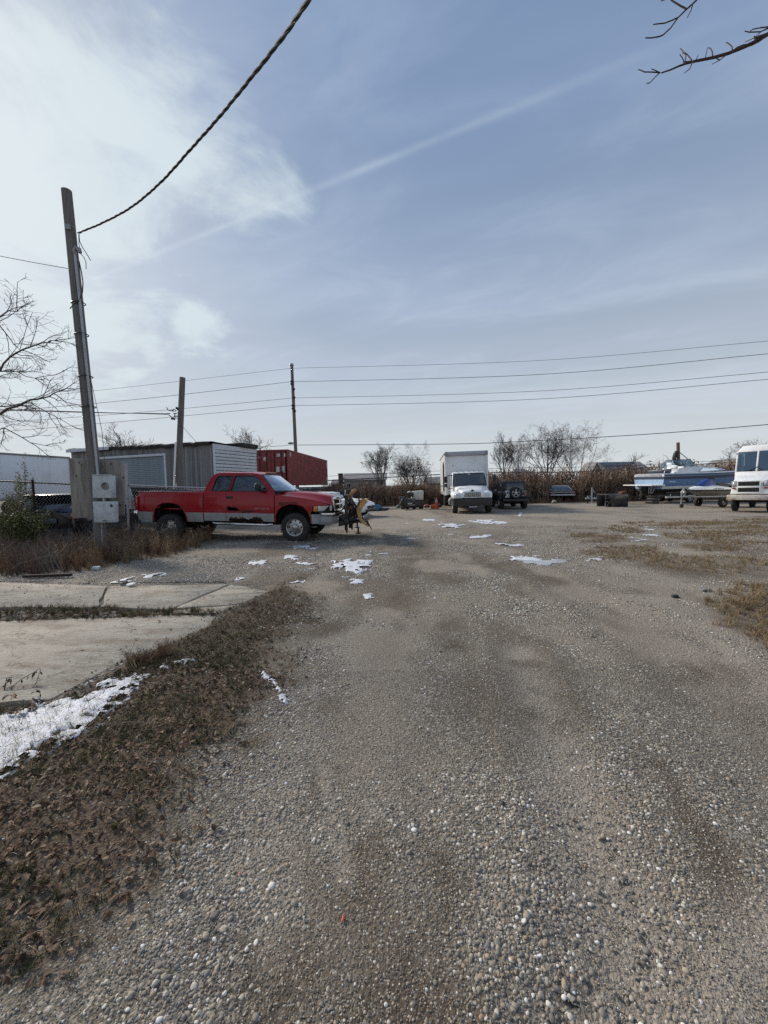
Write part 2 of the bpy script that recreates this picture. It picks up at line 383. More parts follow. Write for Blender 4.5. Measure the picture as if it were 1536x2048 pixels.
# ------------------------------------------------------------------ ground: one sheet out to the horizon
def hsh(ix, iy, seed):
    h = (ix.astype(np.int64)*374761393 + iy.astype(np.int64)*668265263 + seed*974711) & 0xffffffff
    h = ((h ^ (h >> 13))*1274126177) & 0xffffffff
    return ((h ^ (h >> 16)) & 0xffff)/65535.0
def vnoise(x, y, seed=0):
    ix=np.floor(x); iy=np.floor(y); fx=x-ix; fy=y-iy; ix=ix.astype(np.int64); iy=iy.astype(np.int64)
    fx=fx*fx*(3-2*fx); fy=fy*fy*(3-2*fy)
    a=hsh(ix,iy,seed); b=hsh(ix+1,iy,seed); c=hsh(ix,iy+1,seed); d=hsh(ix+1,iy+1,seed)
    return (a*(1-fx)+b*fx)*(1-fy)+(c*(1-fx)+d*fx)*fy
def fbm(x, y, sc, seed=0, o=4):
    t=0; amp=.5; tot=0
    for i in range(o):
        t=t+amp*vnoise(x/sc+i*17.3, y/sc-i*9.1, seed+i); tot+=amp; sc*=.5; amp*=.5
    return t/tot
def gpoly(pix): return [tuple(G(a,b)[:2]) for a,b in pix]
def seg_dist(x, y, pts, closed=False):
    d=np.full(np.shape(x),1e9); n=len(pts)
    for i in range(n if closed else n-1):
        ax,ay=pts[i]; bx,by=pts[(i+1)%n]; dx,dy=bx-ax,by-ay
        t=np.clip(((x-ax)*dx+(y-ay)*dy)/(dx*dx+dy*dy+1e-9),0,1)
        d=np.minimum(d,np.hypot(x-ax-t*dx,y-ay-t*dy))
    return d
def in_np(x, y, poly):
    r=np.zeros(np.shape(x),bool); n=len(poly); j=n-1
    for i in range(n):
        xi,yi=poly[i]; xj,yj=poly[j]
        r ^= ((yi>y)!=(yj>y)) & (x < (xj-xi)*(y-yi)/(yj-yi+1e-12)+xi); j=i
    return r
def sdist(x, y, poly):
    d=seg_dist(x,y,poly,True); return np.where(in_np(x,y,poly),d,-d)
def sm(t,a,b):
    t=np.clip((t-a)/(b-a),0,1); return t*t*(3-2*t)
SLAB_EDGE = gpoly([(-900,1172),(0,1163),(215,1168),(460,1163),(545,1180),(500,1200),(432,1228),(420,1250),(330,1290),(250,1318),(180,1355),(95,1402)])
x0,y0 = SLAB_EDGE[-1]; SLAB_EDGE += [(x0-.9,y0-.25),(-8,2.2),(-16,2.5)]
VERGE = gpoly([(640,1135),(560,1170),(610,1200),(575,1280),(505,1480),(430,1540),(330,1630),(230,1770),(150,1870),(40,1930),(-60,1990)]) + [(-3,.9),(-9,1.5),(-9,2.2)] + gpoly([(95,1402),(250,1318),(420,1250),(500,1200)])
WEEDS = gpoly([(-700,1180),(-200,1150),(60,1150),(190,1140),(330,1112),(420,1085),(440,1062),(300,1040),(0,1030),(-700,1030)])
STRAW = gpoly([(1120,1062),(1250,1046),(1600,1030),(1800,1100),(1700,1200),(1500,1185),(1390,1155),(1230,1112)])
STRAW2 = gpoly([(1410,1190),(1470,1170),(1640,1165),(1640,1330),(1500,1270)])
BROWN = [(gpoly([(1640,1590),(1500,1440),(1400,1350),(1290,1270),(1180,1195),(1080,1150),(960,1120)]),.33),
         (gpoly([(840,1085),(815,1130),(800,1180),(770,1300),(748,1600),(730,1800),(800,1920),(860,2100)]),.24), (gpoly([(690,1420),(740,1470),(700,1520)]),.20), (gpoly([(840,1690),(890,1760),(860,1860)]),.15), (gpoly([(830,1100),(850,1140),(900,1160)]),.30), (gpoly([(520,2000),(560,1900),(640,1930)]),.12), (gpoly([(700,1230),(640,1260)]),.2), (gpoly([(1470,1230),(1560,1215),(1640,1230)]),.28), (gpoly([(1480,1100),(1600,1110)]),.5), (gpoly([(1330,1135),(1420,1150)]),.3),
         (gpoly([(1010,1290),(1045,1360),(1060,1450)]),.16), (gpoly([(900,1240),(905,1290)]),.16),
         (gpoly([(640,1560),(600,1700),(640,1800)]),.07), (gpoly([(1300,1500),(1420,1700),(1500,1850)]),.10)]
SAND = [(gpoly([(1190,2100),(1240,1850),(1150,1600),(1085,1420),(1040,1300)]),.17),
        (gpoly([(690,1760),(640,1500),(610,1380)]),.05), (gpoly([(1400,2100),(1500,1900),(1600,1800)]),.12),
        (gpoly([(1480,1180),(1300,1200),(1500,1330)]),.16)]
def masks(x, y):
    n1=fbm(x,y,.5,3); n2=fbm(x,y,1.6,7); n3=fbm(x,y,.12,11,3)
    jit=(n1-.5)*.5+(n3-.5)*.16
    br=np.zeros(np.shape(x))
    for p,w in BROWN:
        d=seg_dist(x,y,p); ww=w*(1+np.clip(y-2,0,8)*.10); br=np.maximum(br,np.exp(-((d+jit*w*2.6)/ww)**2))
    br*=sm(fbm(x,y,.35,21),.18,.48)
    br=np.maximum(br,.75*sm(fbm(x,y*.75,1.0,31),.54,.70)*sm(y,1.2,3))
    sa=np.zeros(np.shape(x))
    for p,w in SAND:
        d=seg_dist(x,y,p); ww=w*(1+np.clip(y-2,0,8)*.08); sa=np.maximum(sa,np.exp(-((d+jit*w*2.2)/ww)**2))
    sa*=sm(fbm(x,y,.3,41),.22,.5)
    sa=np.maximum(sa,.7*sm(fbm(x,y*.6,.9,51),.56,.70))
    far=sm(y,9,16); sa=np.maximum(sa,far*.75*sm(n2,.3,.6))
    st=sm(sdist(x,y,STRAW)+(n1-.5)*2.2+(n2-.5)*2.5,-.5,.7)*sm(fbm(x*.5,y*1.1,.55,61),.34,.6)
    st=np.maximum(st,sm(sdist(x,y,STRAW2)+(n1-.5)*.9,-.1,.25)*sm(n1,.3,.5))
    ve=.92*sm(sdist(x,y,VERGE)+(n1-.5)*.85+(n3-.5)*.5,-.34,.26)
    we=sm(sdist(x,y,WEEDS)+(n1-.5)*1.2,-.3,.5); ve=np.maximum(ve,we)
    bk=sm(y+(n2-.5)*3+np.where(x<-1.5,(x+1.5)*-.0,0),28.5,30.5); ve=np.maximum(ve,bk*.9)
    ve=np.maximum(ve, sm(-x-.62*y+(n1-.5)*1.5,4.2,5.2)*sm(y,11.2,12.5))
    return br,sa,st,ve
def gz(x, y):
    x=np.asarray(x,float); y=np.asarray(y,float)
    near=1-sm(np.hypot(x,y),30,60)
    z=(fbm(x,y,1.3,71)-.5)*.05+(fbm(x,y,.22,77,3)-.5)*.012
    for p,w in BROWN[:1]+SAND[:1]:
        d=seg_dist(x,y,p); z=z-.018*np.exp(-(d/w)**2)+.010*np.exp(-((d-w*1.7)/(w*.6))**2)
    z=z+.012*sm(sdist(x,y,VERGE),-.4,.5)-.05*sm(sdist(x,y,SLAB_EDGE),-.02,.10)
    # tyre tread left in the damp sand close by
    p=SAND[0][0]; d=seg_dist(x,y,p); sgn=((y*14.0+x*6.0)%1.0)
    z=z-.016*np.exp(-((d)/.12)**4)*(sgn<.28)*(y<1.75)
    return z*near
def axis(a, b, s0, grow, lim):
    v=[0.0]; s=s0
    while v[-1]<b: v.append(v[-1]+s); s=min(s*grow,lim)
    return v
ya=np.array([.55+q for q in axis(0,60,.022,1.012,1.2)]); ya=np.concatenate([[-400,-40,-8,-2,0],ya,[75,100,150,250,500,1000,2500]])
xa=np.array(axis(0,42,.03,1.016,1.4)); xa=np.concatenate([-xa[:0:-1],xa]); xa=np.concatenate([[-2500,-900,-300,-120,-65],xa,[65,120,300,900,2500]])
GX,GY=np.meshgrid(xa,ya); GZ=gz(GX,GY); br,sa,st,ve=masks(GX,GY)
nv=GX.size; nxx=len(xa); nyy=len(ya)
co=np.stack([GX.ravel(),GY.ravel(),GZ.ravel()],1)
ii=np.arange(nv).reshape(nyy,nxx); quads=np.stack([ii[:-1,:-1],ii[:-1,1:],ii[1:,1:],ii[1:,:-1]],-1).reshape(-1,4)
gm=bpy.data.meshes.new('ground'); gm.from_pydata(co.tolist(),[],quads.tolist())
at=gm.color_attributes.new('zones','FLOAT_COLOR','POINT'); at.data.foreach_set('color',np.stack([br.ravel(),sa.ravel(),st.ravel(),ve.ravel()],1).astype('f4').ravel())
gm.polygons.foreach_set('use_smooth',[True]*len(quads))
def ground_mat():
    m=bpy.data.materials.new('yard_ground'); m.use_nodes=True; nt=m.node_tree; N=nt.nodes; L=nt.links; b=N['Principled BSDF']; b.inputs['Roughness'].default_value=.9; b.inputs['Specular IOR Level'].default_value=.25
    tc=N.new('ShaderNodeTexCoord'); O=tc.outputs['Object']
    at=N.new('ShaderNodeAttribute'); at.attribute_name='zones'; sp_=N.new('ShaderNodeSeparateColor'); L.new(at.outputs['Color'],sp_.inputs[0]); br,sa,st=sp_.outputs; ve=at.outputs['Alpha']
    def noise(sc,det=5,ro=.6,vec=O):
        n=N.new('ShaderNodeTexNoise'); L.new(vec,n.inputs['Vector']); n.inputs['Scale'].default_value=sc; n.inputs['Detail'].default_value=det; n.inputs['Roughness'].default_value=ro; return n.outputs[0]
    def rmp(f,a,b_,lo=0.0,hi=1.0):
        r=N.new('ShaderNodeMapRange'); L.new(f,r.inputs[0]); r.inputs[1].default_value=a; r.inputs[2].default_value=b_; r.inputs[3].default_value=lo; r.inputs[4].default_value=hi; return r.outputs[0]
    def mul(a,c):
        n=N.new('ShaderNodeMath'); n.operation='MULTIPLY'
        for i,v in ((0,a),(1,c)):
            if isinstance(v,float): n.inputs[i].default_value=v
            else: L.new(v,n.inputs[i])
        return n.outputs[0]
    def mix(f,a,c):
        x=N.new('ShaderNodeMix'); x.data_type='RGBA'
        if isinstance(f,float): x.inputs[0].default_value=f
        else: L.new(f,x.inputs[0])
        for i,v in ((6,a),(7,c)):
            if isinstance(v,tuple): x.inputs[i].default_value=(*v,1)
            else: L.new(v,x.inputs[i])
        return x.outputs[2]
    wv=N.new('ShaderNodeVectorMath'); wv.operation='MULTIPLY_ADD'
    nn=N.new('ShaderNodeTexNoise'); L.new(O,nn.inputs['Vector']); nn.inputs['Scale'].default_value=30; L.new(nn.outputs['Color'],wv.inputs[0]); wv.inputs[1].default_value=(.012,.012,.012); L.new(O,wv.inputs[2])
    def voro(sc):
        v=N.new('ShaderNodeTexVoronoi'); L.new(wv.outputs[0],v.inputs['Vector']); v.inputs['Scale'].default_value=sc; v.inputs['Randomness'].default_value=1
        c=N.new('ShaderNodeSeparateColor'); L.new(v.outputs['Color'],c.inputs[0]); return v.outputs['Distance'],c.outputs[0],c.outputs[1]
    def stones(h):
        cr=N.new('ShaderNodeValToRGB'); L.new(h,cr.inputs[0]); e=cr.color_ramp.elements
        pal=[(0,(0.120,0.109,0.097)),(.2,(0.208,0.189,0.165)),(.42,(0.343,0.307,0.253)),(.6,(0.263,0.236,0.199)),(.78,(0.463,0.406,0.327)),(.92,(0.639,0.581,0.493)),(1,(0.798,0.744,0.663))]
        e[0].position,e[0].color=0,(*pal[0][1],1); e[1].position,e[1].color=1,(*pal[-1][1],1)
        for p,c in pal[1:-1]: q=e.new(p); q.color=(*c,1)
        return cr.outputs[0]
    d1,h1,k1=voro(62); d2,h2,k2=voro(170); d3,h3_,k3=voro(30)
    soil=mix(noise(9,8,.7),(0.122,0.098,0.069),(0.239,0.200,0.146))
    fines=mix(rmp(k2,.35,.75),soil,stones(h2))
    fines=mix(rmp(d2,.5,.75,0,.6),fines,(.06,.055,.048))
    cover=rmp(noise(2.2,5,.65),.40,.60)
    grav=mix(mul(rmp(k1,.25,.4),cover),fines,stones(h1))
    grav=mix(mul(rmp(d1,.38,.62),mul(cover,.75)),grav,(.045,.042,.038))
    grav=mix(mul(rmp(k3,.62,.66),mul(rmp(d3,.42,.34),cover)),grav,stones(h3_)); big=noise(.33,6,.62); grav=mix(rmp(big,.42,.68,0,.40),grav,(0.305,0.264,0.210))
    brown=mix(noise(26,7,.72),(.046,.033,.022),(.122,.090,.062)); brown=mix(mul(rmp(k2,.78,.86),.75),brown,stones(h2))
    c=mix(mul(br,.92),grav,brown)
    sand=mix(noise(40,6,.75),(0.231,0.198,0.158),(0.428,0.376,0.312)); sand=mix(mul(rmp(k2,.80,.86),.8),sand,stones(h2))
    c=mix(mul(sa,.85),c,sand)
    sv=N.new('ShaderNodeMapping'); L.new(O,sv.inputs[0]); sv.inputs['Scale'].default_value=(5,22,5); sv.inputs['Rotation'].default_value=(0,0,.2)
    straw=mix(noise(1.6,9,.75,sv.outputs[0]),(.085,.066,.046),(.255,.215,.15))
    c=mix(mul(st,.62),c,straw)
    lit=mix(noise(24,8,.75),(0.042,0.031,0.022),(0.160,0.111,0.074)); lit=mix(rmp(noise(1.7,5,.6),.45,.62,0,.5),lit,(0.056,0.057,0.026))
    c=mix(ve,c,lit)
    L.new(c,b.inputs['Base Color'])
    hh=N.new('ShaderNodeMath'); hh.operation='MULTIPLY_ADD'; L.new(d1,hh.inputs[0]); hh.inputs[1].default_value=-1; 
    h3=N.new('ShaderNodeMath'); h3.operation='MULTIPLY_ADD'; L.new(d2,h3.inputs[0]); h3.inputs[1].default_value=-.45; L.new(noise(55,6,.7),h3.inputs[2]); L.new(h3.outputs[0],hh.inputs[2])
    bp=N.new('ShaderNodeBump'); bp.inputs['Strength'].default_value=.75; bp.inputs['Distance'].default_value=.012; L.new(hh.outputs[0],bp.inputs['Height']); L.new(bp.outputs[0],b.inputs['Normal'])
    return m
gm.materials.append(ground_mat()); ground=link('ground',gm); tag(ground,'gravel yard with sandy tyre tracks and brown soil','ground',kind='structure')

# ------------------------------------------------------------------ scattering of things nobody could count
def scatter(name, pts, rots, scls, idx, protos, label, cat, parent=None):
    me=bpy.data.meshes.new(name); me.from_pydata([tuple(p) for p in pts],[],[])
    a=me.attributes.new('rot','FLOAT_VECTOR','POINT'); a.data.foreach_set('vector',np.asarray(rots,'f4').ravel())
    a=me.attributes.new('scl','FLOAT_VECTOR','POINT'); a.data.foreach_set('vector',np.asarray(scls,'f4').ravel())
    a=me.attributes.new('idx','INT','POINT'); a.data.foreach_set('value',np.asarray(idx,'i4'))
    o=link(name,me,parent)
    ng=bpy.data.node_groups.new(name,'GeometryNodeTree'); ng.interface.new_socket('Geometry',in_out='INPUT',socket_type='NodeSocketGeometry'); ng.interface.new_socket('Geometry',in_out='OUTPUT',socket_type='NodeSocketGeometry')
    N=ng.nodes; L=ng.links; gi=N.new('NodeGroupInput'); go=N.new('NodeGroupOutput'); ip=N.new('GeometryNodeInstanceOnPoints'); L.new(gi.outputs[0],ip.inputs['Points'])
    jn=N.new('GeometryNodeJoinGeometry')
    for pm in reversed(protos):
        po=bpy.data.objects.new(pm.name,pm); oi=N.new('GeometryNodeObjectInfo'); oi.inputs['Object'].default_value=po; oi.inputs['As Instance'].default_value=True; L.new(oi.outputs['Geometry'],jn.inputs[0])
    L.new(jn.outputs[0],ip.inputs['Instance']); ip.inputs['Pick Instance'].default_value=True
    for nm,ty,sk in (('rot','FLOAT_VECTOR','Rotation'),('scl','FLOAT_VECTOR','Scale'),('idx','INT','Instance Index')):
        na=N.new('GeometryNodeInputNamedAttribute'); na.data_type=ty; na.inputs['Name'].default_value=nm
        if nm=='rot':
            er=N.new('FunctionNodeEulerToRotation'); L.new(na.outputs[0],er.inputs[0]); L.new(er.outputs[0],ip.inputs[sk])
        else: L.new(na.outputs[0],ip.inputs[sk])
    L.new(ip.outputs[0],go.inputs[0])
    md=o.modifiers.new('scatter','NODES'); md.node_group=ng
    tag(o,label if parent is None else None,cat if parent is None else None,kind='stuff'); return o
def pebble_mat():
    m=bpy.data.materials.new('pebble'); m.use_nodes=True; nt=m.node_tree; N=nt.nodes; L=nt.links; b=N['Principled BSDF']; b.inputs['Roughness'].default_value=.7; b.inputs['Specular IOR Level'].default_value=.35
    oi=N.new('ShaderNodeObjectInfo'); cr=N.new('ShaderNodeValToRGB'); L.new(oi.outputs['Random'],cr.inputs[0]); cr.color_ramp.interpolation='LINEAR'
    pal=[(0,(0.136,0.127,0.115)),(.14,(0.224,0.205,0.180)),(.30,(0.303,0.271,0.228)),(.42,(0.208,0.202,0.194)),(.55,(0.399,0.349,0.272)),(.66,(0.319,0.256,0.191)),(.74,(0.463,0.419,0.346)),(.83,(0.383,0.264,0.169)),(.88,(0.575,0.535,0.456)),(.95,(0.766,0.713,0.618)),(1,(0.800,0.800,0.795))]
    e=cr.color_ramp.elements; e[0].color=(*pal[0][1],1); e[1].color=(*pal[-1][1],1)
    for p,c in pal[1:-1]: q=e.new(p); q.color=(*c,1)
    tc=N.new('ShaderNodeTexCoord'); n=N.new('ShaderNodeTexNoise'); L.new(tc.outputs['Object'],n.inputs['Vector']); n.inputs['Scale'].default_value=3; n.inputs['Detail'].default_value=6
    mr=N.new('ShaderNodeMapRange'); L.new(n.outputs[0],mr.inputs[0]); mr.inputs[3].default_value=.5; mr.inputs[4].default_value=1.12
    hs=N.new('ShaderNodeHueSaturation'); L.new(cr.outputs[0],hs.inputs['Color']); L.new(mr.outputs[0],hs.inputs['Value']); L.new(hs.outputs[0],b.inputs['Base Color']); return m
PEB=pebble_mat(); rng=np.random.default_rng(5)
def pebble(k):
    bm=bmesh.new(); bmesh.ops.create_icosphere(bm,subdivisions=2,radius=.5); r=random.Random(k); ang=k%3!=0
    sx,sy,sz=r.uniform(.85,1.25),r.uniform(.7,1.0),r.uniform(.45,.75)
    for v in bm.verts:
        n=mnoise.noise(v.co*1.9+Vector((k*7.1,k*3.3,0)))*(.22 if not ang else .42)+(.10*mnoise.noise(v.co*4.3+Vector((k,0,k))) if ang else 0); v.co*=1+n; v.co.x*=sx; v.co.y*=sy; v.co.z*=sz
    me=bpy.data.meshes.new('pebble'); bm.to_mesh(me); bm.free(); me.polygons.foreach_set('use_smooth',[True]*len(me.polygons)); me.materials.append(PEB); return me
PEBS=[pebble(k) for k in range(7)]
def ring_points(y0,y1,dens,seed,ext=.25):
    r=np.random.default_rng(seed); A=(1.06*(y0+y1)+2*ext)*(y1-y0); n=int(A*dens)
    y=np.sqrt(r.uniform(y0*y0,y1*y1,n)); x=r.uniform(-1,1,n)*(1.06*y+ext); return x,y,r
def pebbles():
    X=[];S=[]
    for y0,y1,de,s0,s1 in ((.75,2.2,5200,.008,.021),(2.2,4.2,3000,.009,.023),(4.2,7.5,2300,.013,.030),(7.5,14,800,.018,.036)):
        x,y,r=ring_points(y0,y1,de,int(y1*10)); br,sa,st,ve=masks(x,y)
        patch=sm(fbm(x,y,.6,91),.38,.56)
        p=(.10+.90*patch)*(1-.80*br)*(1-.86*sa)*(1-.6*st)*(1-.93*ve)
        k=(r.uniform(0,1,len(x))<p)&~in_np(x,y,SLAB_EDGE)
        x=x[k];y=y[k]; s=s0+(s1-s0)*r.beta(1.4,3.4,len(x))*(0.7+.6*patch[k]); big=r.uniform(0,1,len(x))<.012; s=np.where(big,s*1.7,s)
        X.append(np.stack([x,y,gz(x,y)+s*r.uniform(-.10,.12,len(x))],1)); S.append(s*(1-.45*br[k]))
    X=np.concatenate(X);S=np.concatenate(S); n=len(S)
    rot=np.stack([rng.normal(0,.25,n),rng.normal(0,.25,n),rng.uniform(0,6.28,n)],1)
    scatter('gravel',X,rot,np.stack([S]*3,1),rng.integers(0,len(PEBS),n),PEBS,'loose rounded grey and tan pebbles strewn over the yard','gravel')
    print('pebbles',n)
pebbles()
def grit():
    x,y,r=ring_points(.7,3.2,10500,77); br,sa,st,ve=masks(x,y); k=(r.uniform(0,1,len(x))<(1-.9*ve)*(1-.35*br)*.8)&~in_np(x,y,SLAB_EDGE); x=x[k];y=y[k]; n=len(x)
    S=r.uniform(.003,.0075,n); rot=np.stack([r.uniform(0,6,n)]*3,1)
    scatter('grit',np.stack([x,y,gz(x,y)+S*.2],1),rot,np.stack([S]*3,1),r.integers(0,len(PEBS),n),PEBS,'fine grit between the larger pebbles close by','grit')
    print('grit',n)
grit()

# ------------------------------------------------------------------ concrete pad of cracked slabs
pad=tag(thing('concrete_pad','cracked old concrete pad left of the gravel track','concrete pad'),kind='structure')
def slab(pix, zt, seed, tail=()):
    poly=[G(a,b).to_2d() for a,b in pix]+[Vector(t) for t in tail]
    r=random.Random(seed); pts=[]
    for i,a in enumerate(poly):
        b=poly[(i+1)%len(poly)]; L=(b-a).length; k=max(1,min(28,int(L/.10)))
        nrm=Vector((-(b-a).y,(b-a).x)).normalized() if L>0 else Vector((0,0))
        for j in range(k):
            q=a+(b-a)*(j/k)+nrm*(mnoise.noise(Vector((a.x+j*.37,a.y*3+seed,0)))*.035 if j else 0); pts.append((q.x,q.y))
    mb=MB(); mb.prism(pts,lambda a,b,h:Vector((a,b,h+.012*mnoise.noise(Vector((a*.6,b*.6,seed))))),-.10,zt,bev=.006)
    mb.build('concrete_slab',M['concrete'],pad,smooth=30)
slab([(-900,1168),(0,1164),(212,1171),(204,1190),(193,1212),(0,1213),(-900,1220)],-.008,1)
slab([(219,1171),(350,1169),(457,1166),(400,1190),(336,1217),(200,1212),(208,1192)],-.010,2)
slab([(463,1167),(540,1181),(500,1198),(470,1206),(352,1214),(405,1191)],-.014,3)
slab([(348,1218),(478,1207),(437,1223),(345,1224)],-.016,4)
slab([(-900,1250),(0,1241),(200,1236),(330,1229),(432,1229),(420,1251),(335,1288),(252,1317),(185,1352),(100,1398)],-.004,5,tail=[(x0-.95,y0-.1),(-5.5,2.6),(-9,3.2)])

def slab_litter():
    r=np.random.default_rng(8); x=r.uniform(-7,-1.6,2600); y=r.uniform(2.4,6.6,2600); k=in_np(x,y,SLAB_EDGE)&(r.uniform(0,1,2600)<.25+.75*sm(.5-sdist(x,y,SLAB_EDGE),0,.5)); x=x[k];y=y[k]; n=len(x); S=r.uniform(.005,.016,n)
    scatter('spilled_gravel',np.stack([x,y,gz(x,y)+.045],1),np.stack([r.uniform(0,6,n)]*3,1),np.stack([S]*3,1),r.integers(0,len(PEBS),n),PEBS,'loose stones spilled onto the concrete pad','gravel')
slab_litter()

# ------------------------------------------------------------------ snow
def blob_mesh(pts2, seed, h, edge=.10, res=.03, thr=0.0, nsc=.16, amp=.16, m='snow'):
    """thin melting sheet: outline eaten by noise, domed towards its middle"""
    xs=[p[0] for p in pts2]; ys=[p[1] for p in pts2]
    res=max(res,min((max(xs)-min(xs))/60,.08)); gx=np.arange(min(xs)-.1,max(xs)+.1,res); gy=np.arange(min(ys)-.1,max(ys)+.1,res); A,B=np.meshgrid(gx,gy)
    d=sdist(A,B,[tuple(p) for p in pts2])+(fbm(A,B,nsc,seed)-.5)*amp*2+(fbm(A,B,nsc*.3,seed+9,3)-.5)*amp*.7
    hole=sm(fbm(A,B,nsc*.55,seed+33,3),.60,.68)*amp*1.6; d=d-hole
    z=np.minimum(np.sqrt(np.clip(d,0,None)/edge),1)*h*(.7+.5*fbm(A,B,.12,seed+5))+gz(A,B)+np.where(in_np(A,B,SLAB_EDGE),.055,0)+.003
    ny,nx=A.shape; inside=d>-res*.5; mb=MB(); idx={}
    zz=np.where(d>0,z,z-.02)
    def vid(i,j):
        k=(i,j)
        if k not in idx: idx[k]=len(mb.v); mb.v.append((A[i,j],B[i,j],zz[i,j]))
        return idx[k]
    for i in range(ny-1):
        for j in range(nx-1):
            if inside[i,j] and inside[i+1,j] and inside[i,j+1] and inside[i+1,j+1]: mb.f.append((vid(i,j),vid(i,j+1),vid(i+1,j+1),vid(i+1,j))); mb.m.append(0)
    return mb
def snow(pix, label, seed, h=.03, grp='melting snow patches on the gravel', m='snow', **k):
    mb=blob_mesh([G(a,b).to_2d() for a,b in pix],seed,h,**k)
    if not mb.f: print('empty snow',label); return
    o=mb.build('snow_patch' if m=='snow' else 'frozen_puddle',M[m],smooth=0); o.data.polygons.foreach_set('use_smooth',[True]*len(mb.f))
    tag(o,label,'snow patch' if m=='snow' else 'puddle',grp)
snow([(0,1425),(70,1405),(175,1390),(235,1360),(285,1343),(298,1358),(245,1415),(205,1455),(125,1490),(75,1525),(0,1565),(-200,1560),(-200,1470)],'large snow patch at the left edge between leaf litter and concrete pad',1,.022,edge=.16,nsc=.085,amp=.075,res=.012,grp='snow on the leaf litter')
snow([(190,1372),(225,1352),(240,1362),(205,1382)],'small bright snow tongue lying against the concrete pad edge',2,.03,nsc=.06,amp=.03,res=.012,grp='snow on the leaf litter')
snow([(316,1330),(335,1325),(338,1340),(322,1344)],'small snow scrap beside the dead tuft on the slab corner',3,.025,nsc=.06,amp=.03,res=.012,grp='snow on the leaf litter')
snow([(345,1325),(388,1315),(392,1322),(360,1332)],'narrow snow scrap in leaves just right of the dead tuft',4,.025,nsc=.06,amp=.03,res=.012,grp='snow on the leaf litter')
snow([(517,1337),(535,1352),(565,1380),(578,1412),(568,1412),(552,1385),(528,1360)],'thin snow streak on gravel at the edge of the leaf litter',5,.018,edge=.04,nsc=.05,amp=.035,res=.01)
snow([(665,1122),(700,1115),(745,1122),(740,1140),(715,1150),(690,1143),(660,1136)],'broad round snow patch on gravel in front of the red pickup',6,.03,nsc=.3,amp=.14)
snow([(705,1158),(728,1158),(726,1166),(704,1168)],'small snow scrap just below the broad round patch',7,.02,nsc=.12,amp=.06)
snow([(724,1190),(745,1188),(748,1198),(730,1202)],'small snow scrap alone on brown gravel left of centre',8,.02,nsc=.1,amp=.05,res=.02)
snow([(585,1092),(636,1091),(632,1097),(590,1099)],'thin snow patch below the front wheel of the pickup',9,.02,nsc=.3,amp=.12)
snow([(565,1110),(608,1113),(600,1121),(570,1117)],'snow scrap left of the broad round patch',10,.02,nsc=.2,amp=.12)
snow([(595,1124),(640,1127),(632,1131),(600,1130)],'flat snow sliver touching left of the broad patch',11,.02,nsc=.2,amp=.10)
snow([(495,1122),(538,1121),(535,1128),(500,1130)],'snow patch on gravel right of the concrete pad end',12,.02,nsc=.2,amp=.10)
snow([(470,1156),(492,1154),(490,1160),(470,1161)],'tiny snow sliver by the far edge of concrete',13,.015,nsc=.12,amp=.05,res=.02)
snow([(218,1167),(246,1158),(272,1152),(276,1158),(252,1168)],'snow streak on the far rim of the pad, left half of a broken pair',14,.02,nsc=.18,amp=.09,res=.02)
snow([(288,1150),(330,1145),(330,1152),(294,1157)],'snow streak on the far rim of the pad, right half of a broken pair',34,.02,nsc=.18,amp=.09,res=.02)
snow([(250,1171),(285,1166),(280,1172),(255,1174)],'snow sliver on the pad below the long streak',15,.02,nsc=.15,amp=.06,res=.02)
snow([(845,1038),(870,1039),(868,1042),(846,1042)],'narrow snow sliver farthest left before the box truck',16,.02,nsc=.5,amp=.2)
snow([(880,1049),(915,1048),(935,1051),(912,1058),(888,1055)],'snow patch on gravel in front of the box truck',17,.025,nsc=.5,amp=.25)
snow([(935,1042),(985,1040),(1015,1046),(1000,1049),(960,1047)],'long snow patch between box truck and yard centre',18,.025,nsc=.5,amp=.25)
snow([(938,1073),(980,1071),(984,1077),(940,1078)],'flat oblong snow patch at the yard centre',19,.025,nsc=.4,amp=.15)
snow([(992,1087),(1015,1089),(1042,1088),(1040,1093),(1010,1096)],'forked snow patch just above the frozen puddle',20,.02,nsc=.4,amp=.16)
snow([(1038,1026),(1043,1026),(1044,1033),(1037,1033)],'small upright snow clod on gravel before the black jeep',21,.05,nsc=.4,amp=.06)
snow([(866,1195),(874,1194),(874,1199),(866,1200)],'tiny snow crumb near the middle of the track',22,.015,nsc=.08,amp=.03,res=.015)
snow([(1018,1114),(1060,1115),(1130,1120),(1138,1126),(1100,1134),(1060,1130),(1035,1124)],'frozen grey puddle with white streaked ice right of centre',23,.012,m='dirty_ice',nsc=.4,amp=.12,grp=None)
snow([(1018,1114),(1050,1115),(1110,1120),(1118,1123),(1060,1124),(1030,1122)],'snow rim along the far side of the frozen puddle',24,.02,nsc=.25,amp=.14)
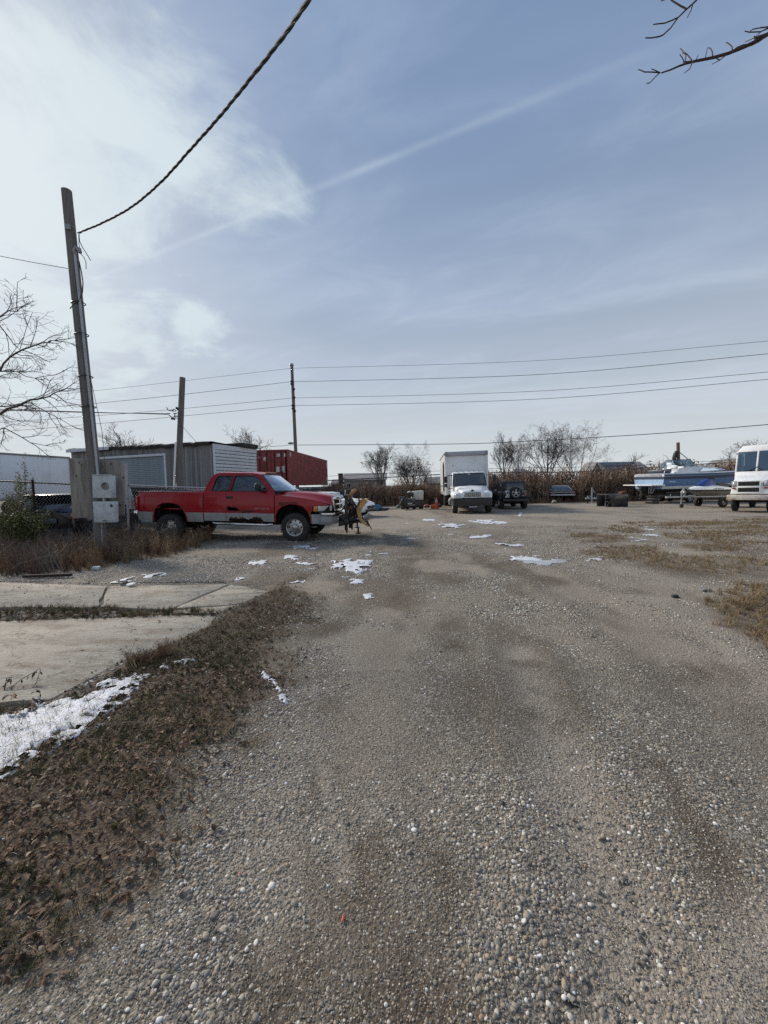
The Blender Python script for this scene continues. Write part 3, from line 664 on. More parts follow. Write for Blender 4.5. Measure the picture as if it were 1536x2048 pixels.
def scraps():
    mb=MB(); r=random.Random(4)
    for k in range(24):
        a,b=r.choice([(r.uniform(740,1060),r.uniform(1040,1110)),(r.uniform(560,760),r.uniform(1095,1170)),(r.uniform(1260,1330),r.uniform(1065,1082)),(r.uniform(1050,1420),r.uniform(1030,1120))])
        g=G(a,b); s=r.uniform(.03,.10)*(1+g.y*.05); q=blob_mesh([(g.x-s*1.6,g.y-s),(g.x+s,g.y-s*.8),(g.x+s*1.5,g.y+s),(g.x-s*.8,g.y+s*.9)],100+k,.015,nsc=s*1.5,amp=s*.8,res=s/4); mb.add(q.v,q.f)
    for k in range(40):
        a,b=r.uniform(0,300),0; b=1530-(a*.62)+r.uniform(-60,40); g=G(a,b); s=r.uniform(.008,.03); q=blob_mesh([(g.x-s,g.y-s),(g.x+s,g.y-s*.8),(g.x+s,g.y+s),(g.x-s*.8,g.y+s)],300+k,.012,nsc=s,amp=s*.6,res=s/4,edge=.03); mb.add(q.v,q.f)
    tag(mb.build('snow_scraps',M['snow'],smooth=60),'scattered crumbs of melting snow on gravel and leaves','snow',kind='stuff')
scraps()
# ------------------------------------------------------------------ leaf litter, grass, weeds, brush
def leafmat(name, cols):
    m=bpy.data.materials.new(name); m.use_nodes=True; nt=m.node_tree; N=nt.nodes; L=nt.links; b=N['Principled BSDF']; b.inputs['Roughness'].default_value=.8; b.inputs['Specular IOR Level'].default_value=.2
    oi=N.new('ShaderNodeObjectInfo'); cr=N.new('ShaderNodeValToRGB'); L.new(oi.outputs['Random'],cr.inputs[0]); e=cr.color_ramp.elements
    e[0].color=(*cols[0],1); e[1].color=(*cols[-1],1)
    for i,c in enumerate(cols[1:-1]): q=e.new((i+1)/(len(cols)-1)); q.color=(*c,1)
    tc=N.new('ShaderNodeTexCoord'); n=N.new('ShaderNodeTexNoise'); L.new(tc.outputs['Object'],n.inputs['Vector']); n.inputs['Scale'].default_value=5
    mr=N.new('ShaderNodeMapRange'); L.new(n.outputs[0],mr.inputs[0]); mr.inputs[3].default_value=.55; mr.inputs[4].default_value=1.4
    hs=N.new('ShaderNodeHueSaturation'); L.new(cr.outputs[0],hs.inputs['Color']); L.new(mr.outputs[0],hs.inputs['Value']); L.new(hs.outputs[0],b.inputs['Base Color']); M[name]=m; return m
leafmat('dead_leaf',[(0.054,0.034,0.024),(0.115,0.070,0.045),(0.081,0.049,0.032),(0.176,0.115,0.074),(0.135,0.070,0.043),(0.270,0.196,0.135),(0.101,0.061,0.041),(0.365,0.284,0.203)])
leafmat('dead_grass',[(0.145,0.093,0.054),(0.272,0.196,0.111),(0.204,0.136,0.076),(0.374,0.281,0.162),(0.170,0.105,0.068)])
leafmat('straw_grass',[(.17,.125,.07),(.30,.24,.145),(.21,.16,.095),(.37,.305,.20),(.13,.095,.06)])
leafmat('green_grass',[(0.038,0.046,0.016),(0.061,0.070,0.024),(0.095,0.092,0.038),(0.047,0.054,0.022),(0.135,0.115,0.054)])
leafmat('weed_red',[(0.128,0.076,0.051),(0.204,0.136,0.082),(0.153,0.068,0.051),(0.272,0.196,0.111),(0.102,0.068,0.051)])
leafmat('reed',[(.17,.105,.075),(.25,.165,.12),(.13,.082,.062),(.31,.23,.165),(.19,.13,.10)])
leafmat('twig_grey',[(0.140,0.116,0.100),(0.200,0.170,0.144),(0.110,0.088,0.080)])
def leaf(k):
    r=random.Random(k); mb=MB(); L=1; w=r.uniform(.35,.6); c=r.uniform(.02,.35); tw=r.uniform(-.3,.3)
    rows=[]
    for i,(a,q) in enumerate(((0,.08),(.25,.8),(.55,1),(.8,.6),(1,.05))):
        z=c*a*(1-a)*1.6+r.uniform(-.05,.05); rows.append([Vector((a-.5,-w*q*.5,z+abs(q)*c*.35+tw*a*.4)),Vector((a-.5,0,z)),Vector((a-.5,w*q*.5,z+abs(q)*c*.35-tw*a*.4))])
    mb.loft(rows); return mb.mesh('dead_leaf',M['dead_leaf'],smooth=80)
LEAVES=[leaf(k) for k in range(6)]
def clump(k, n, h, spread, w, mname, droop=.6, plume=0):
    r=random.Random(k); mb=MB()
    for i in range(n):
        az=r.uniform(0,6.28); ln=h*r.uniform(.45,1.1); lean=r.uniform(.05,1)*spread; b=Vector((r.gauss(0,.12)*h*spread,r.gauss(0,.12)*h*spread,0)); d=Vector((math.cos(az),math.sin(az),0)); s=Vector((-d.y,d.x,0))
        rows=[]
        for q in (0,.4,.75,1):
            p=b+d*(lean*ln*(q**1.6))+Vector((0,0,ln*(q-droop*lean*q*q*.6))); ww=w*(1-.85*q); rows.append([p-s*ww,p+s*ww])
        mb.loft(rows)
        if plume and r.random()<plume:
            t=rows[-1][0]
            for j in range(3):
                e=t+Vector((r.gauss(0,.05),r.gauss(0,.05),-.05-.08*j))*h; mb.add([t+Vector((0,0,-.05*j*h)),e+s*w*2,e-s*w*2],[(0,1,2)])
    return mb.mesh('clump',M[mname],smooth=80)
def sample(poly, dens, seed, p=None):
    xs=[q[0] for q in poly]; ys=[q[1] for q in poly]; r=np.random.default_rng(seed); n=int((max(xs)-min(xs))*(max(ys)-min(ys))*dens)
    x=r.uniform(min(xs),max(xs),n); y=r.uniform(min(ys),max(ys),n); k=in_np(x,y,poly)&(x>-1.12*y-.6)&(x<1.12*y+.6)
    x,y=x[k],y[k]
    if p is not None:
        k=r.uniform(0,1,len(x))<p(x,y); x,y=x[k],y[k]
    return x,y,r
def strew(name, x, y, r, s0, s1, protos, label, cat, tilt=.25, dz=0.0, zs=1.0):
    n=len(x)
    if n==0: return
    s=r.uniform(s0,s1,n); rot=np.stack([r.normal(0,tilt,n),r.normal(0,tilt,n),r.uniform(0,6.28,n)],1)
    print(name,n); return scatter(name,np.stack([x,y,gz(x,y)+dz+np.where(in_np(x,y,SLAB_EDGE),.045,0)],1),rot,np.stack([s,s,s*zs],1),r.integers(0,len(protos),n),protos,label,cat)
vpoly=VERGE
nv_=lambda x,y: sm(sdist(x,y,VERGE)+(fbm(x,y,.5,3)-.5)*.8+(fbm(x,y,.15,5)-.5)*.4,-.30,.30)
x,y,r=sample([(-9,.6),(.2,.6),(.2,8),(-9,8)],1900,11,lambda x,y: nv_(x,y)*np.where(in_np(x,y,SLAB_EDGE),0,1)*np.clip(1.1/(y*.55+.2),.10,1))
strew('leaf_litter',x,y,r,.014,.042,LEAVES,'brown dead leaves carpeting the verge left of the track','leaf litter',.5,.010)
x,y,r=sample([(-5,.6),(.2,.6),(.2,3.6),(-5,3.6)],110,41,lambda x,y: sm(nv_(x,y),.3,.9)*np.where(in_np(x,y,SLAB_EDGE),0,1)); strew('fallen_leaves',x,y,r,.028,.052,LEAVES,'larger tan fallen leaves lying on the verge close by','leaf litter',.35,.012)
GRASS_G=[clump(k,14,1.0,.9,.022,'green_grass',.9) for k in range(3)]; GRASS_D=[clump(10+k,12,1.0,1.0,.022,'dead_grass',1.0) for k in range(3)]
x,y,r=sample([(-6,.6),(.2,.6),(.2,7),(-6,7)],760,12,lambda x,y: nv_(x,y)*sm(fbm(x,y,.6,14),.36,.52)*np.where(in_np(x,y,SLAB_EDGE),0,1)*sm(y,5.5,2.5)*sm(x,-.9,-1.25))
strew('green_grass',x,y,r,.03,.07,GRASS_G,'short dull green grass among the leaves on the verge','grass',.35)
x,y,r=sample([(-6,.6),(.2,.6),(.2,8.2),(-6,8.2)],520,13,lambda x,y: nv_(x,y)*np.where(in_np(x,y,SLAB_EDGE),0,1)*np.clip(2/(y*.5+.3),.25,1))
strew('dead_grass',x,y,r,.018,.050,GRASS_D,'matted brown dead grass and roots on the verge','grass',.6)
STR=[clump(20+k,16,1.0,1.1,.018,'straw_grass',1.1) for k in range(3)]
def stp(x,y): return masks(x,y)[2]
x,y,r=sample([(2,3),(18,3),(18,15),(2,15)],165,15,lambda x,y: sm(stp(x,y),.25,.8)*np.where(sdist(x,y,STRAW2)>-.2,1,.85))
strew('straw_grass',x,y,r,.055,.15,STR+GRASS_D+GRASS_D,'dry tan straw grass on the right side of the yard','grass',.5)
x,y,r=sample([(3.2,4.5),(5.8,4.5),(5.8,6.6),(3.2,6.6)],190,16,lambda x,y: sm(sdist(x,y,STRAW2)+(fbm(x,y,.3,4)-.5)*.4,-.1,.1))
strew('straw_tuft_litter',x,y,r,.07,.16,STR+GRASS_D+GRASS_D,'loose flattened straw stalks at the right frame edge','straw',.7)
x,y,r=sample([(3.4,4.3),(6.4,4.3),(6.4,6.8),(3.4,6.8)],420,17,lambda x,y: sm(sdist(x,y,gpoly([(1470,1210),(1640,1180),(1640,1320),(1500,1270)])),-.1,.2))
strew('leaf_drift',x,y,r,.03,.06,LEAVES,'dark drift of dead leaves by the straw at right','leaf litter',.5,.01)
STRAND=[clump(80+k,6,1.0,2.2,.019,'straw_grass',1.0) for k in range(3)]
x,y,r=sample([(-5,.6),(.2,.6),(.2,6),(-5,6)],330,43,lambda x,y: sm(nv_(x,y),.2,.9)*np.where(in_np(x,y,SLAB_EDGE),0,1)*sm(fbm(x,y,.5,44),.35,.6)); strew('straw_strands',x,y,r,.04,.095,STRAND,'loose pale straw strands over the leaves on the verge','straw',.5,.012)
# weeds by the leaning pole and under the pickup
WD=[clump(30+k,15,1.0,.55,.011,'weed_red',.5,.3) for k in range(4)]; WG=[clump(36+k,14,1.0,.4,.010,'dead_grass',.5,.4) for k in range(3)]
wp=lambda x,y: sm(sdist(x,y,WEEDS)+(fbm(x,y,.9,23)-.5)*1.0,-.15,.35)
x,y,r=sample([(-14,6.5),(-2.5,6.5),(-2.5,12.6),(-14,12.6)],42,18,wp)
strew('weeds',x,y,r,.22,.55,WD+WG,'tall dry reddish brown weeds around the leaning pole','weeds',.22)
x,y,r=sample([(-16,7.2),(-6,7.2),(-6,13.2),(-16,13.2)],16,19,lambda x,y: sm(fbm(x,y,1.2,25),.35,.55))
TW=[clump(44+k,16,1.0,.75,.009,'twig_grey',.35) for k in range(3)]
strew('dead_brush',x,y,r,.35,.85,TW,'tangled grey dead brush along the chain link fence','brush',.3)
# weeds in the joint of the pad
jp=gpoly([(-300,1222),(0,1215),(195,1212),(330,1217),(440,1222),(520,1205),(430,1232),(330,1232),(210,1238),(0,1243),(-300,1250)])
x,y,r=sample(jp,420,20,lambda x,y: sm(fbm(x,y,.4,27),.30,.5)); scatter_joint=strew('joint_weeds',x,y,r,.05,.12,GRASS_G+GRASS_D,'low green and brown weeds filling the concrete joint','weeds',.4,.0)
x,y,r=sample(jp,300,21); strew('joint_leaves',x,y,r,.04,.08,LEAVES,'dead leaves caught in the concrete joint','leaf litter',.5,-.03)
x,y,r=sample([(-7,2.4),(-1.6,2.4),(-1.6,6.6),(-7,6.6)],9,51,lambda x,y: np.where(in_np(x,y,SLAB_EDGE),1,0)*1.0); strew('pad_leaves',x,y,r,.025,.05,LEAVES,'few dead leaves blown onto the concrete pad','leaf litter',.3,.008)
# reddish brush thicket at the back of the yard
RD=[clump(50+k,22,1.0,.34,.010,'reed',.25,.5) for k in range(5)]
def reeds(name, x0,x1,dens,seed,h0,h1,yf,label,depth=3.5,pf=None):
    r=np.random.default_rng(seed); n=int((x1-x0)*depth*dens); x=r.uniform(x0,x1,n); y=yf(x)+r.uniform(0,1,n)**1.3*depth
    if pf is not None:
        k=r.uniform(0,1,n)<pf(x); x,y=x[k],y[k]; n=len(x)
    cq=G(1126,1004); ca,cb_=math.cos(R(73)),math.sin(R(73)); lx=(x-cq.x)*ca+(y-cq.y)*cb_; ly=-(x-cq.x)*cb_+(y-cq.y)*ca; k=~((lx>-.8)&(lx<2.9)&(np.abs(ly)<1.25)); x,y=x[k],y[k]; n=len(x)
    s=(h0+(h1-h0)*r.uniform(0,1,n))*(.52+.96*fbm(x,y,2.4,seed))*(.70+.30*sm(x,4.5,9.5)); rot=np.stack([r.normal(0,.12,n),r.normal(0,.12,n),r.uniform(0,6.28,n)],1)
    scatter(name,np.stack([x,y,x*0],1),rot,np.stack([s*1.1,s*1.1,s],1),r.integers(0,len(RD),n),RD if 'twig' not in name else TW,label,'brush'); print(name,n)
bfront=lambda x: 30.0+.10*np.clip(x,0,60)+np.sin(x*.9)*.5
reeds('brush_thicket',-5,46,8.5,60,1.65,2.95,bfront,'tall reddish brown reed thicket behind the parked vehicles',4.0)
reeds('twig_thicket',-6,24,3.4,61,1.5,2.9,lambda x:bfront(x)+.3,'grey brown saplings in the thicket behind the box truck',3.5,lambda x: np.where(x<7,1,.3))
x=np.random.default_rng(3).uniform(-4,40,900); rr=np.random.default_rng(4); y=bfront(x)-rr.uniform(0,1.2,900); strew('brush_fringe',x,y,rr,.2,.6,WD,'low dead weeds at the foot of the reed thicket','weeds',.3)

# ------------------------------------------------------------------ bare trees
def grow(mb, p, d, L, r, lvl, rng, n_ch, tip=.004, curl=.25, up=.12, sides=(7,5,4,3,3,3), spread=.75, minfrac=.3):
    k=max(3,5-lvl); pts=[p.copy()]; dd=d.normalized()
    for i in range(k):
        dd=(dd+Vector((rng.gauss(0,1),rng.gauss(0,1),rng.gauss(0,1)))*curl*.35+Vector((0,0,up))).normalized(); pts.append(pts[-1]+dd*L/k)
    rt=max(tip,r*.45); mb.tube(pts,[r+(rt-r)*i/k for i in range(k+1)],sides[min(lvl,5)],cap=False)
    if lvl>=len(n_ch): return
    for c in range(n_ch[lvl]):
        f=minfrac+(1-minfrac)*(c+rng.random())/n_ch[lvl]; f=min(f,.999); i=int(f*k); q=pts[i]+(pts[i+1]-pts[i])*(f*k-i); base=(pts[i+1]-pts[i]).normalized()
        side=Vector((rng.gauss(0,1),rng.gauss(0,1),rng.gauss(0,.6))); side=(side-base*side.dot(base)).normalized()
        nd=(base*(1-spread*.5)+side*spread*rng.uniform(.6,1.1)).normalized()
        grow(mb,q,nd,L*rng.uniform(.42,.68)*(1.15-.45*f),max(tip,(r+(rt-r)*f)*.6),lvl+1,rng,n_ch,tip,curl,up,sides,spread,.25)
def bare_tree(name, base, h, r, label, seed, n_ch=(7,6,5,4), trunk_frac=.34, lean=(0,0), spread=.75, stems=1, tip=.012, group='bare winter trees behind the yard', up=.12):
    t=thing(name,label,'tree',base,0,group); rng=random.Random(seed); tb=MB(); cb=MB(); tf=trunk_frac*h
    for s in range(stems):
        a=rng.uniform(0,6.28); off=Vector((math.cos(a),math.sin(a),0))*(r*1.2 if stems>1 else 0); d=Vector((lean[0]+off.x*.5/r*.35,lean[1]+off.y*.5/r*.35,1)).normalized()
        pts=[off+d*tf*q+Vector((rng.gauss(0,.03),rng.gauss(0,.03),0))*h*.15*q for q in (0,.3,.65,1)]; rs=r if stems==1 else r*.7
        tb.tube(pts,[rs*1.25,rs,rs*.9,rs*.8],8,cap=False)
        top=pts[-1]; d2=(pts[-1]-pts[-2]).normalized(); m=n_ch[0] if stems==1 else max(3,n_ch[0]//2)
        for c in range(m):
            a=6.28*(c+rng.random()*.6)/m; el=rng.uniform(.25,.95) if c else .05; nd=(d2+Vector((math.cos(a),math.sin(a),0))*el*spread*1.3).normalized()
            q=pts[-2]+(pts[-1]-pts[-2])*rng.uniform(.35,1) if c else top
            grow(cb,q,nd,(h-tf)*rng.uniform(.5,.74)*(1.1 if not c else 1),rs*rng.uniform(.42,.68),1,rng,n_ch,tip,.28,up,spread=spread)
    tb.build('trunk',M['bark'],t); cb.build('crown',M['twig'],t,smooth=0); return t
def gd(px, Y): q=P(px,972,Y); return (q.x,q.y,0)
bare_tree('bare_tree',gd(758,52),7.6,.16,'many stemmed bare tree between grey house and box truck',1,(8,6,5,4,3),.22,stems=2,spread=.7,tip=.007)
bare_tree('bare_tree',gd(822,55),6.8,.13,'bushy bare tree just left of the box truck',2,(9,6,5,4,3),.14,stems=4,spread=.95,tip=.007)
bare_tree('bare_tree',gd(862,60),4.0,.08,'small bare sapling against the left side of the box truck',3,(5,5,4,3),.2,stems=2,tip=.010)
bare_tree('bare_tree',gd(1008,50),8.0,.09,'slim bare tree directly right of the box truck',4,(7,6,5,4,3),.35,spread=.5,tip=.006)
bare_tree('bare_tree',gd(1040,52),8.3,.09,'slim bare tree above the black jeep',15,(6,6,5,4,3),.28,spread=.62,tip=.006,lean=(-.05,0))
bare_tree('bare_tree',gd(1097,54),11.2,.15,'large bare tree, left one of the tall pair above the vintage coupe',6,(8,6,5,4,3),.20,spread=.85,tip=.007,lean=(-.08,0))
bare_tree('bare_tree',gd(1152,54),10.6,.16,'large spreading bare tree, right one of the tall pair',17,(7,7,5,4,3),.16,spread=1.0,tip=.007,lean=(.08,0),stems=2)
bare_tree('bare_tree',gd(1496,70),10.2,.16,'bare tree top showing left of the step van roof',8,(8,6,5,4),.25,spread=.9,tip=.014)
bare_tree('bare_tree',gd(258,62),13.2,.16,'bare tree top rising over the left end of the shed roof',9,(8,6,5,3),.35,spread=.8,tip=.014)
bare_tree('bare_tree',gd(498,56),11.4,.15,'windswept bare tree top above the white siding of the shed',10,(8,6,5,3),.4,lean=(.06,0),spread=.9,tip=.013)
bare_tree('bare_tree',gd(348,64),10.4,.10,'faint bare tree top over the shed beside the short pole',11,(5,5,4,3),.3,tip=.012)
bare_tree('sapling',gd(1262,40),4.9,.05,'sapling with a few clinging dark leaves near the boat stern',12,(5,4,4),.35,tip=.012,group=None)
bare_tree('sapling',gd(1345,60),5.6,.06,'thin bare bush behind the boat windshield',13,(6,5,4),.2,stems=3,tip=.012,group=None)
# leaves that cling to the sapling
lb=MB(); r=random.Random(3); sb=Vector(gd(1262,40))
for i in range(60):
    c=sb+Vector((r.gauss(0,.75),r.gauss(0,.5),3.6+r.uniform(-.5,1.0))); s=r.uniform(.05,.12); n=Vector((r.gauss(0,1),r.gauss(0,1),r.gauss(0,1))).normalized(); a=n.orthogonal().normalized()*s; b=n.cross(a)*.6
    lb.add([c-a,c+b,c+a,c-b],[(0,1,2,3)])
# big tree whose trunk stands left of the frame
def left_tree():
    t=thing('bare_tree','bare tree reaching into the frame from the left behind the leaning pole','tree',(-10.6,8.9,0),0); tb=MB(); cb=MB(); rng=random.Random(31)
    o=Vector((10.6,-8.9,0))
    tb.tube([(0,0,-.1),(.03,0,1.2),(-.03,.02,2.4),(.0,.05,3.4)],[.17,.15,.13,.11],9,cap=False)
    def limb(pix, r0, Ys, tw):
        pts=[P(a,b,Y)+o for (a,b),Y in zip(pix,Ys)]; k=len(pts)-1
        full=[]
        for i in range(k):
            for q in range(3): full.append(pts[i]+(pts[i+1]-pts[i])*(q/3)+Vector((rng.gauss(0,.012),rng.gauss(0,.012),rng.gauss(0,.012))))
        full.append(pts[-1]); n=len(full)
        cb.tube(full,[r0*.72*(1-i/n)+.0032 for i in range(n)],6,cap=False)
        for j in range(tw):
            f=.12+.86*(j+rng.random())/tw; i=min(int(f*(n-1)),n-2); q=full[i]; base=(full[i+1]-full[i]).normalized()
            sd=Vector((rng.gauss(0,.6),rng.gauss(0,.5),rng.gauss(0,1))); sd=(sd-base*sd.dot(base)).normalized()
            grow(cb,q,(base+sd*rng.uniform(.5,1.1)).normalized(),rng.uniform(.35,.95)*(1.15-.6*f),.009,1,rng,(0,4,3),.0028,.45,.02,(4,4,4,3,3),.8)
    top=Vector((.0,.05,3.4)); 
    limb([(-150,900),(-60,850),(0,828),(50,803),(85,797),(120,783),(165,775)],.045,[8.9,8.8,8.6,8.4,8.4,8.3,8.3],16)
    limb([(-150,860),(-40,770),(0,737),(30,705),(75,688),(105,682),(125,675)],.035,[8.9,8.6,8.4,8.2,8.1,8.1,8.0],16)
    limb([(-140,840),(-60,700),(-20,650),(10,625),(35,622),(55,612)],.03,[8.9,8.6,8.4,8.3,8.2,8.2],9)
    limb([(-150,870),(-50,800),(0,815),(60,806),(110,835),(160,858)],.025,[8.9,8.9,9.0,9.1,9.2,9.3],10)
    limb([(-150,900),(-40,870),(10,855),(60,885),(105,893)],.022,[8.9,8.7,8.6,8.5,8.4],8)
    limb([(-145,850),(-30,745),(20,740),(70,757),(130,742)],.022,[8.9,9.3,9.5,9.6,9.7],9)
    limb([(-140,845),(-60,680),(-10,640),(20,680),(40,700),(65,625)],.018,[8.9,8.5,8.2,8.0,7.9,7.8],5)
    for a,b in ((-150,900),(-150,860),(-140,840)): cb.tube([top,P(a,b,8.9)+o],[.09,.045],6,cap=False)
    tb.build('trunk',M['bark'],t); cb.build('crown',M['twig'],t,smooth=0)
left_tree()
def right_tree():
    base=Vector((9.2,4.6,0)); t=thing('bare_tree','bare tree whose twigs hang into the top right corner of the sky','tree',base,0); tb=MB(); cb=MB(); o=-base; rng=random.Random(7)
    tb.tube([(0,0,-.1),(.05,0,2),(0,.05,4.2),(-.1,.0,5.6),(-.35,-.1,7.0)],[.2,.17,.14,.12,.09],9,cap=False); tb.build('trunk',M['bark'],t)
    Y0=4.4
    def tw(pix,r0,r1,dY=0.0,joint=True):
        k=len(pix); pts=[P(a,b,Y0+dY*i/k)+o for i,(a,b) in enumerate(pix)]; cb.tube(pts,[r0+(r1-r0)*i/(k-1) for i in range(k)],6,m=0)
        return pts
    m=tw([(1640,10),(1536,68),(1512,83),(1488,94),(1456,107),(1427,115),(1392,122),(1372,127),(1356,133),(1340,140),(1322,146)],.021,.0065,.3)
    z=lambda a,b:(1236+a*.19531,b*.19531)
    for l,r0,r1,dy in (([(430,745),(350,738),(270,737),(240,722),(208,712)],.006,.0045,.1),([(430,745),(385,785),(325,850),(295,853)],.006,.004,-.1),([(425,742),(380,720),(345,706)],.005,.004,-.15),
        ([(765,632),(735,705),(680,748)],.006,.004,-.1),([(755,615),(710,560),(670,530),(638,497)],.006,.0045,.15),([(690,630),(695,560),(660,540)],.005,.0045,.1),([(680,640),(660,595),(632,557)],.005,.004,0),([(760,625),(665,636)],.005,.005,.1),
        ([(800,612),(822,560)],.005,.003,.1),([(895,590),(915,490)],.004,.003,.1),([(968,575),(965,530),(950,500),(926,487)],.006,.0045,.1),([(1110,560),(1045,615),(965,657)],.006,.003,-.1),([(1045,615),(1002,597)],.005,.004,0),
        ([(1170,515),(1168,480),(1140,452),(1108,433)],.006,.0045,.1),([(1170,525),(1220,485),(1280,460),(1310,455)],.007,.005,0),([(1420,385),(1390,370)],.005,.004,0),([(1540,290),(1460,325),(1345,330),(1298,318)],.006,.0045,.1),([(1540,275),(1450,285),(1380,300),(1345,325)],.006,.0045,.1),([(1540,285),(1470,320),(1400,385),(1300,432)],.006,.003,0),([(1500,385),(1450,425),(1360,472)],.006,.003,0),([(1530,350),(1440,378),(1400,395)],.014,.01,0)):
        tw([z(*q) for q in l],r0,r1,dy)
    tw([z(*q) for q in [(900,-120),(800,5),(770,35),(705,92),(615,180),(540,285),(462,358)]],.009,.007,.2)
    tw([z(*q) for q in [(462,358),(420,375),(340,388),(280,388)]],.007,.005,.1); tw([z(*q) for q in [(615,180),(560,205),(480,237),(420,243),(360,250)]],.007,.005,.1); tw([z(*q) for q in [(765,40),(750,100),(708,182)]],.006,.004,.1); tw([z(*q) for q in [(700,92),(640,60),(550,5),(500,-60)]],.008,.006,.1); tw([z(*q) for q in [(520,-20),(440,10)]],.006,.004,.1)
    # limbs that carry the twigs, outside the frame
    a=P(1640,10,Y0)+o; cb.tube([(-.1,0,5.6),(-1.2,-.2,6.2),a],[.09,.05,.021],7,cap=False)
    b=P(*z(900,-120),Y0)+o; cb.tube([(-.35,-.1,7.0),(-1.6,-.3,7.6),b],[.08,.04,.009],7,cap=False)
    rr=random.Random(5)
    for i in range(9): grow(cb,Vector((-.1-.03*i,0,5.2+.2*i)),Vector((rr.uniform(.1,1),rr.uniform(-1,1),rr.uniform(.4,1))),2.2,.06,1,rr,(0,5,4),.006,.3,.08)
    cb.build('crown',M['red_twig'],t,smooth=60)
right_tree()
# shrubs left of the pole
def shrub(base, h, w, n, mname, label, seed, stems=9, sz=.05):
    t=thing('shrub',label,'shrub',base); r=random.Random(seed); sb_=MB(); fb=MB()
    for i in range(stems):
        a=r.uniform(0,6.28); q=r.uniform(.2,1); tip=Vector((math.cos(a)*w*q,math.sin(a)*w*q,h*r.uniform(.6,1.05))); sb_.tube([(0,0,0),tip*.5+Vector((0,0,.1*h)),tip],[.014,.009,.003],4,cap=False)
        for j in range(n//stems):
            f=r.uniform(.15,1.02); c=tip*f+Vector((r.gauss(0,.10)*w,r.gauss(0,.10)*w,.1*h*f*(1-f)+r.gauss(0,.05)*h)); s=sz*r.uniform(.6,1.4)
            d=(Vector((r.gauss(0,.8),r.gauss(0,.8),r.gauss(.5,.6)))).normalized(); e=d.orthogonal().normalized(); e.rotate(Matrix.Rotation(r.uniform(0,6.28),3,d)); fb.add([c-e*s*.16,c+d*s*.5+e*s*.22,c+d*s,c+d*s*.45-e*s*.22],[(0,1,2,3)])
    sb_.build('stem',M['bark'],t); o=fb.build('foliage',M[mname],t,smooth=0); return t
mat('shrub_green',(.12,.125,.035),.7,col2=(.075,.082,.028),vs=3,fine=.3); mat('shrub_yellow',(.27,.225,.075),.7,col2=(.16,.15,.055),vs=4,fine=.2); mat('shrub_pale',(.30,.235,.15),.8,col2=(.20,.15,.095),vs=4)
shrub(G(28,1108)+Vector((0,.25,0)),1.05,.62,5200,'shrub_green','low round dark green shrub at the left frame edge',1,16,.07)
shrub(G(40,1092),1.85,.42,2600,'shrub_yellow','tall loose yellow green shrub against the chain link fence',2,11,.07)
shrub(G(36,1085)+Vector((.1,.3,0)),2.55,.30,700,'shrub_pale','pale dry stalks with seed heads rising above the fence rail',3,7,.06)
shrub(G(75,1088)+Vector((.2,.2,0)),1.3,.5,900,'weed_red','brown dead bush at the fence left of the plywood board',4,12,.05)
# dead plants on the verge by the pad
def dead_plant(pix, label, stalks, seed, leaves=40, drop=.05):
    b=G(*pix[0]); t=thing('dead_plant',label,'plant',(b.x,b.y,gz(b.x,b.y).item())); o=-Vector((b.x,b.y,0)); r=random.Random(seed); s=MB(); f=MB()
    for st_ in stalks:
        pts=[P(a,c,b.y+(q-.0)*.05)+o for q,(a,c) in enumerate(st_)]; pts[0].z=max(pts[0].z,0)
        s.tube(pts,[.0045-.003*i/len(pts) for i in range(len(pts))],4,cap=False)
        for j in range(leaves):
            i=r.randrange(len(pts)-1); q=pts[i]+(pts[i+1]-pts[i])*r.random(); d=Vector((r.gauss(0,.5),r.gauss(0,.5),-1)).normalized()*drop*r.uniform(.4,1.2); e=Vector((r.gauss(0,1),r.gauss(0,1),0)).normalized()*drop*.16; f.add([q,q+d*.5+e,q+d,q+d*.5-e],[(0,1,2,3)])
    s.build('stem',M['twig'],t); f.build('leaf_sprays',M['dead_leaf'],t,smooth=0)
dead_plant([(18,1385)],'dead plant with drooping shrivelled leaves at the left frame edge',[[(18,1390),(22,1360),(40,1345),(62,1333),(80,1322)],[(45,1390),(55,1372),(72,1350),(80,1324)],[(5,1385),(8,1360),(12,1342),(25,1340)],[(55,1385),(68,1382),(84,1375)]],5,10,.05)
x,y,r=sample(gpoly([(255,1322),(285,1322),(310,1308),(330,1300),(340,1312),(300,1330),(262,1338)]),900,33); strew('dead_tuft',x,y,r,.10,.22,GRASS_D+WD,'bristly brown dead tuft on the corner of the concrete pad','grass',.5)
x,y,r=sample(gpoly([(-150,1420),(70,1395),(90,1410),(40,1440),(-150,1470)]),260,34); strew('leaf_heap',x,y,r,.04,.08,LEAVES,'heap of dead leaves behind the large snow patch','leaf litter',.6,.04)
x,y,r=sample(gpoly([(430,1232),(560,1195),(620,1180),(600,1225),(520,1260),(425,1262)]),150,35); strew('edge_tufts',x,y,r,.03,.075,GRASS_D+WD,'brown dead grass along the right end of the pad','grass',.5)
for i,(a,b,l) in enumerate(((300,1462,'pale straw tuft splayed on the verge in front of the snow'),(455,1475,'straw tuft at the verge edge near the gravel'),(150,1825,'straw tuft low at the bottom left by the gravel edge'))):
    g=G(a,b); cb=MB(); me=clump(70+i,26,.13 if i<2 else .07,1.1,.0016,'straw_grass',1.2); o=link('straw_tuft',me,loc=(g.x,g.y,gz(g.x,g.y).item()+.005)); tag(o,l,'grass tuft')
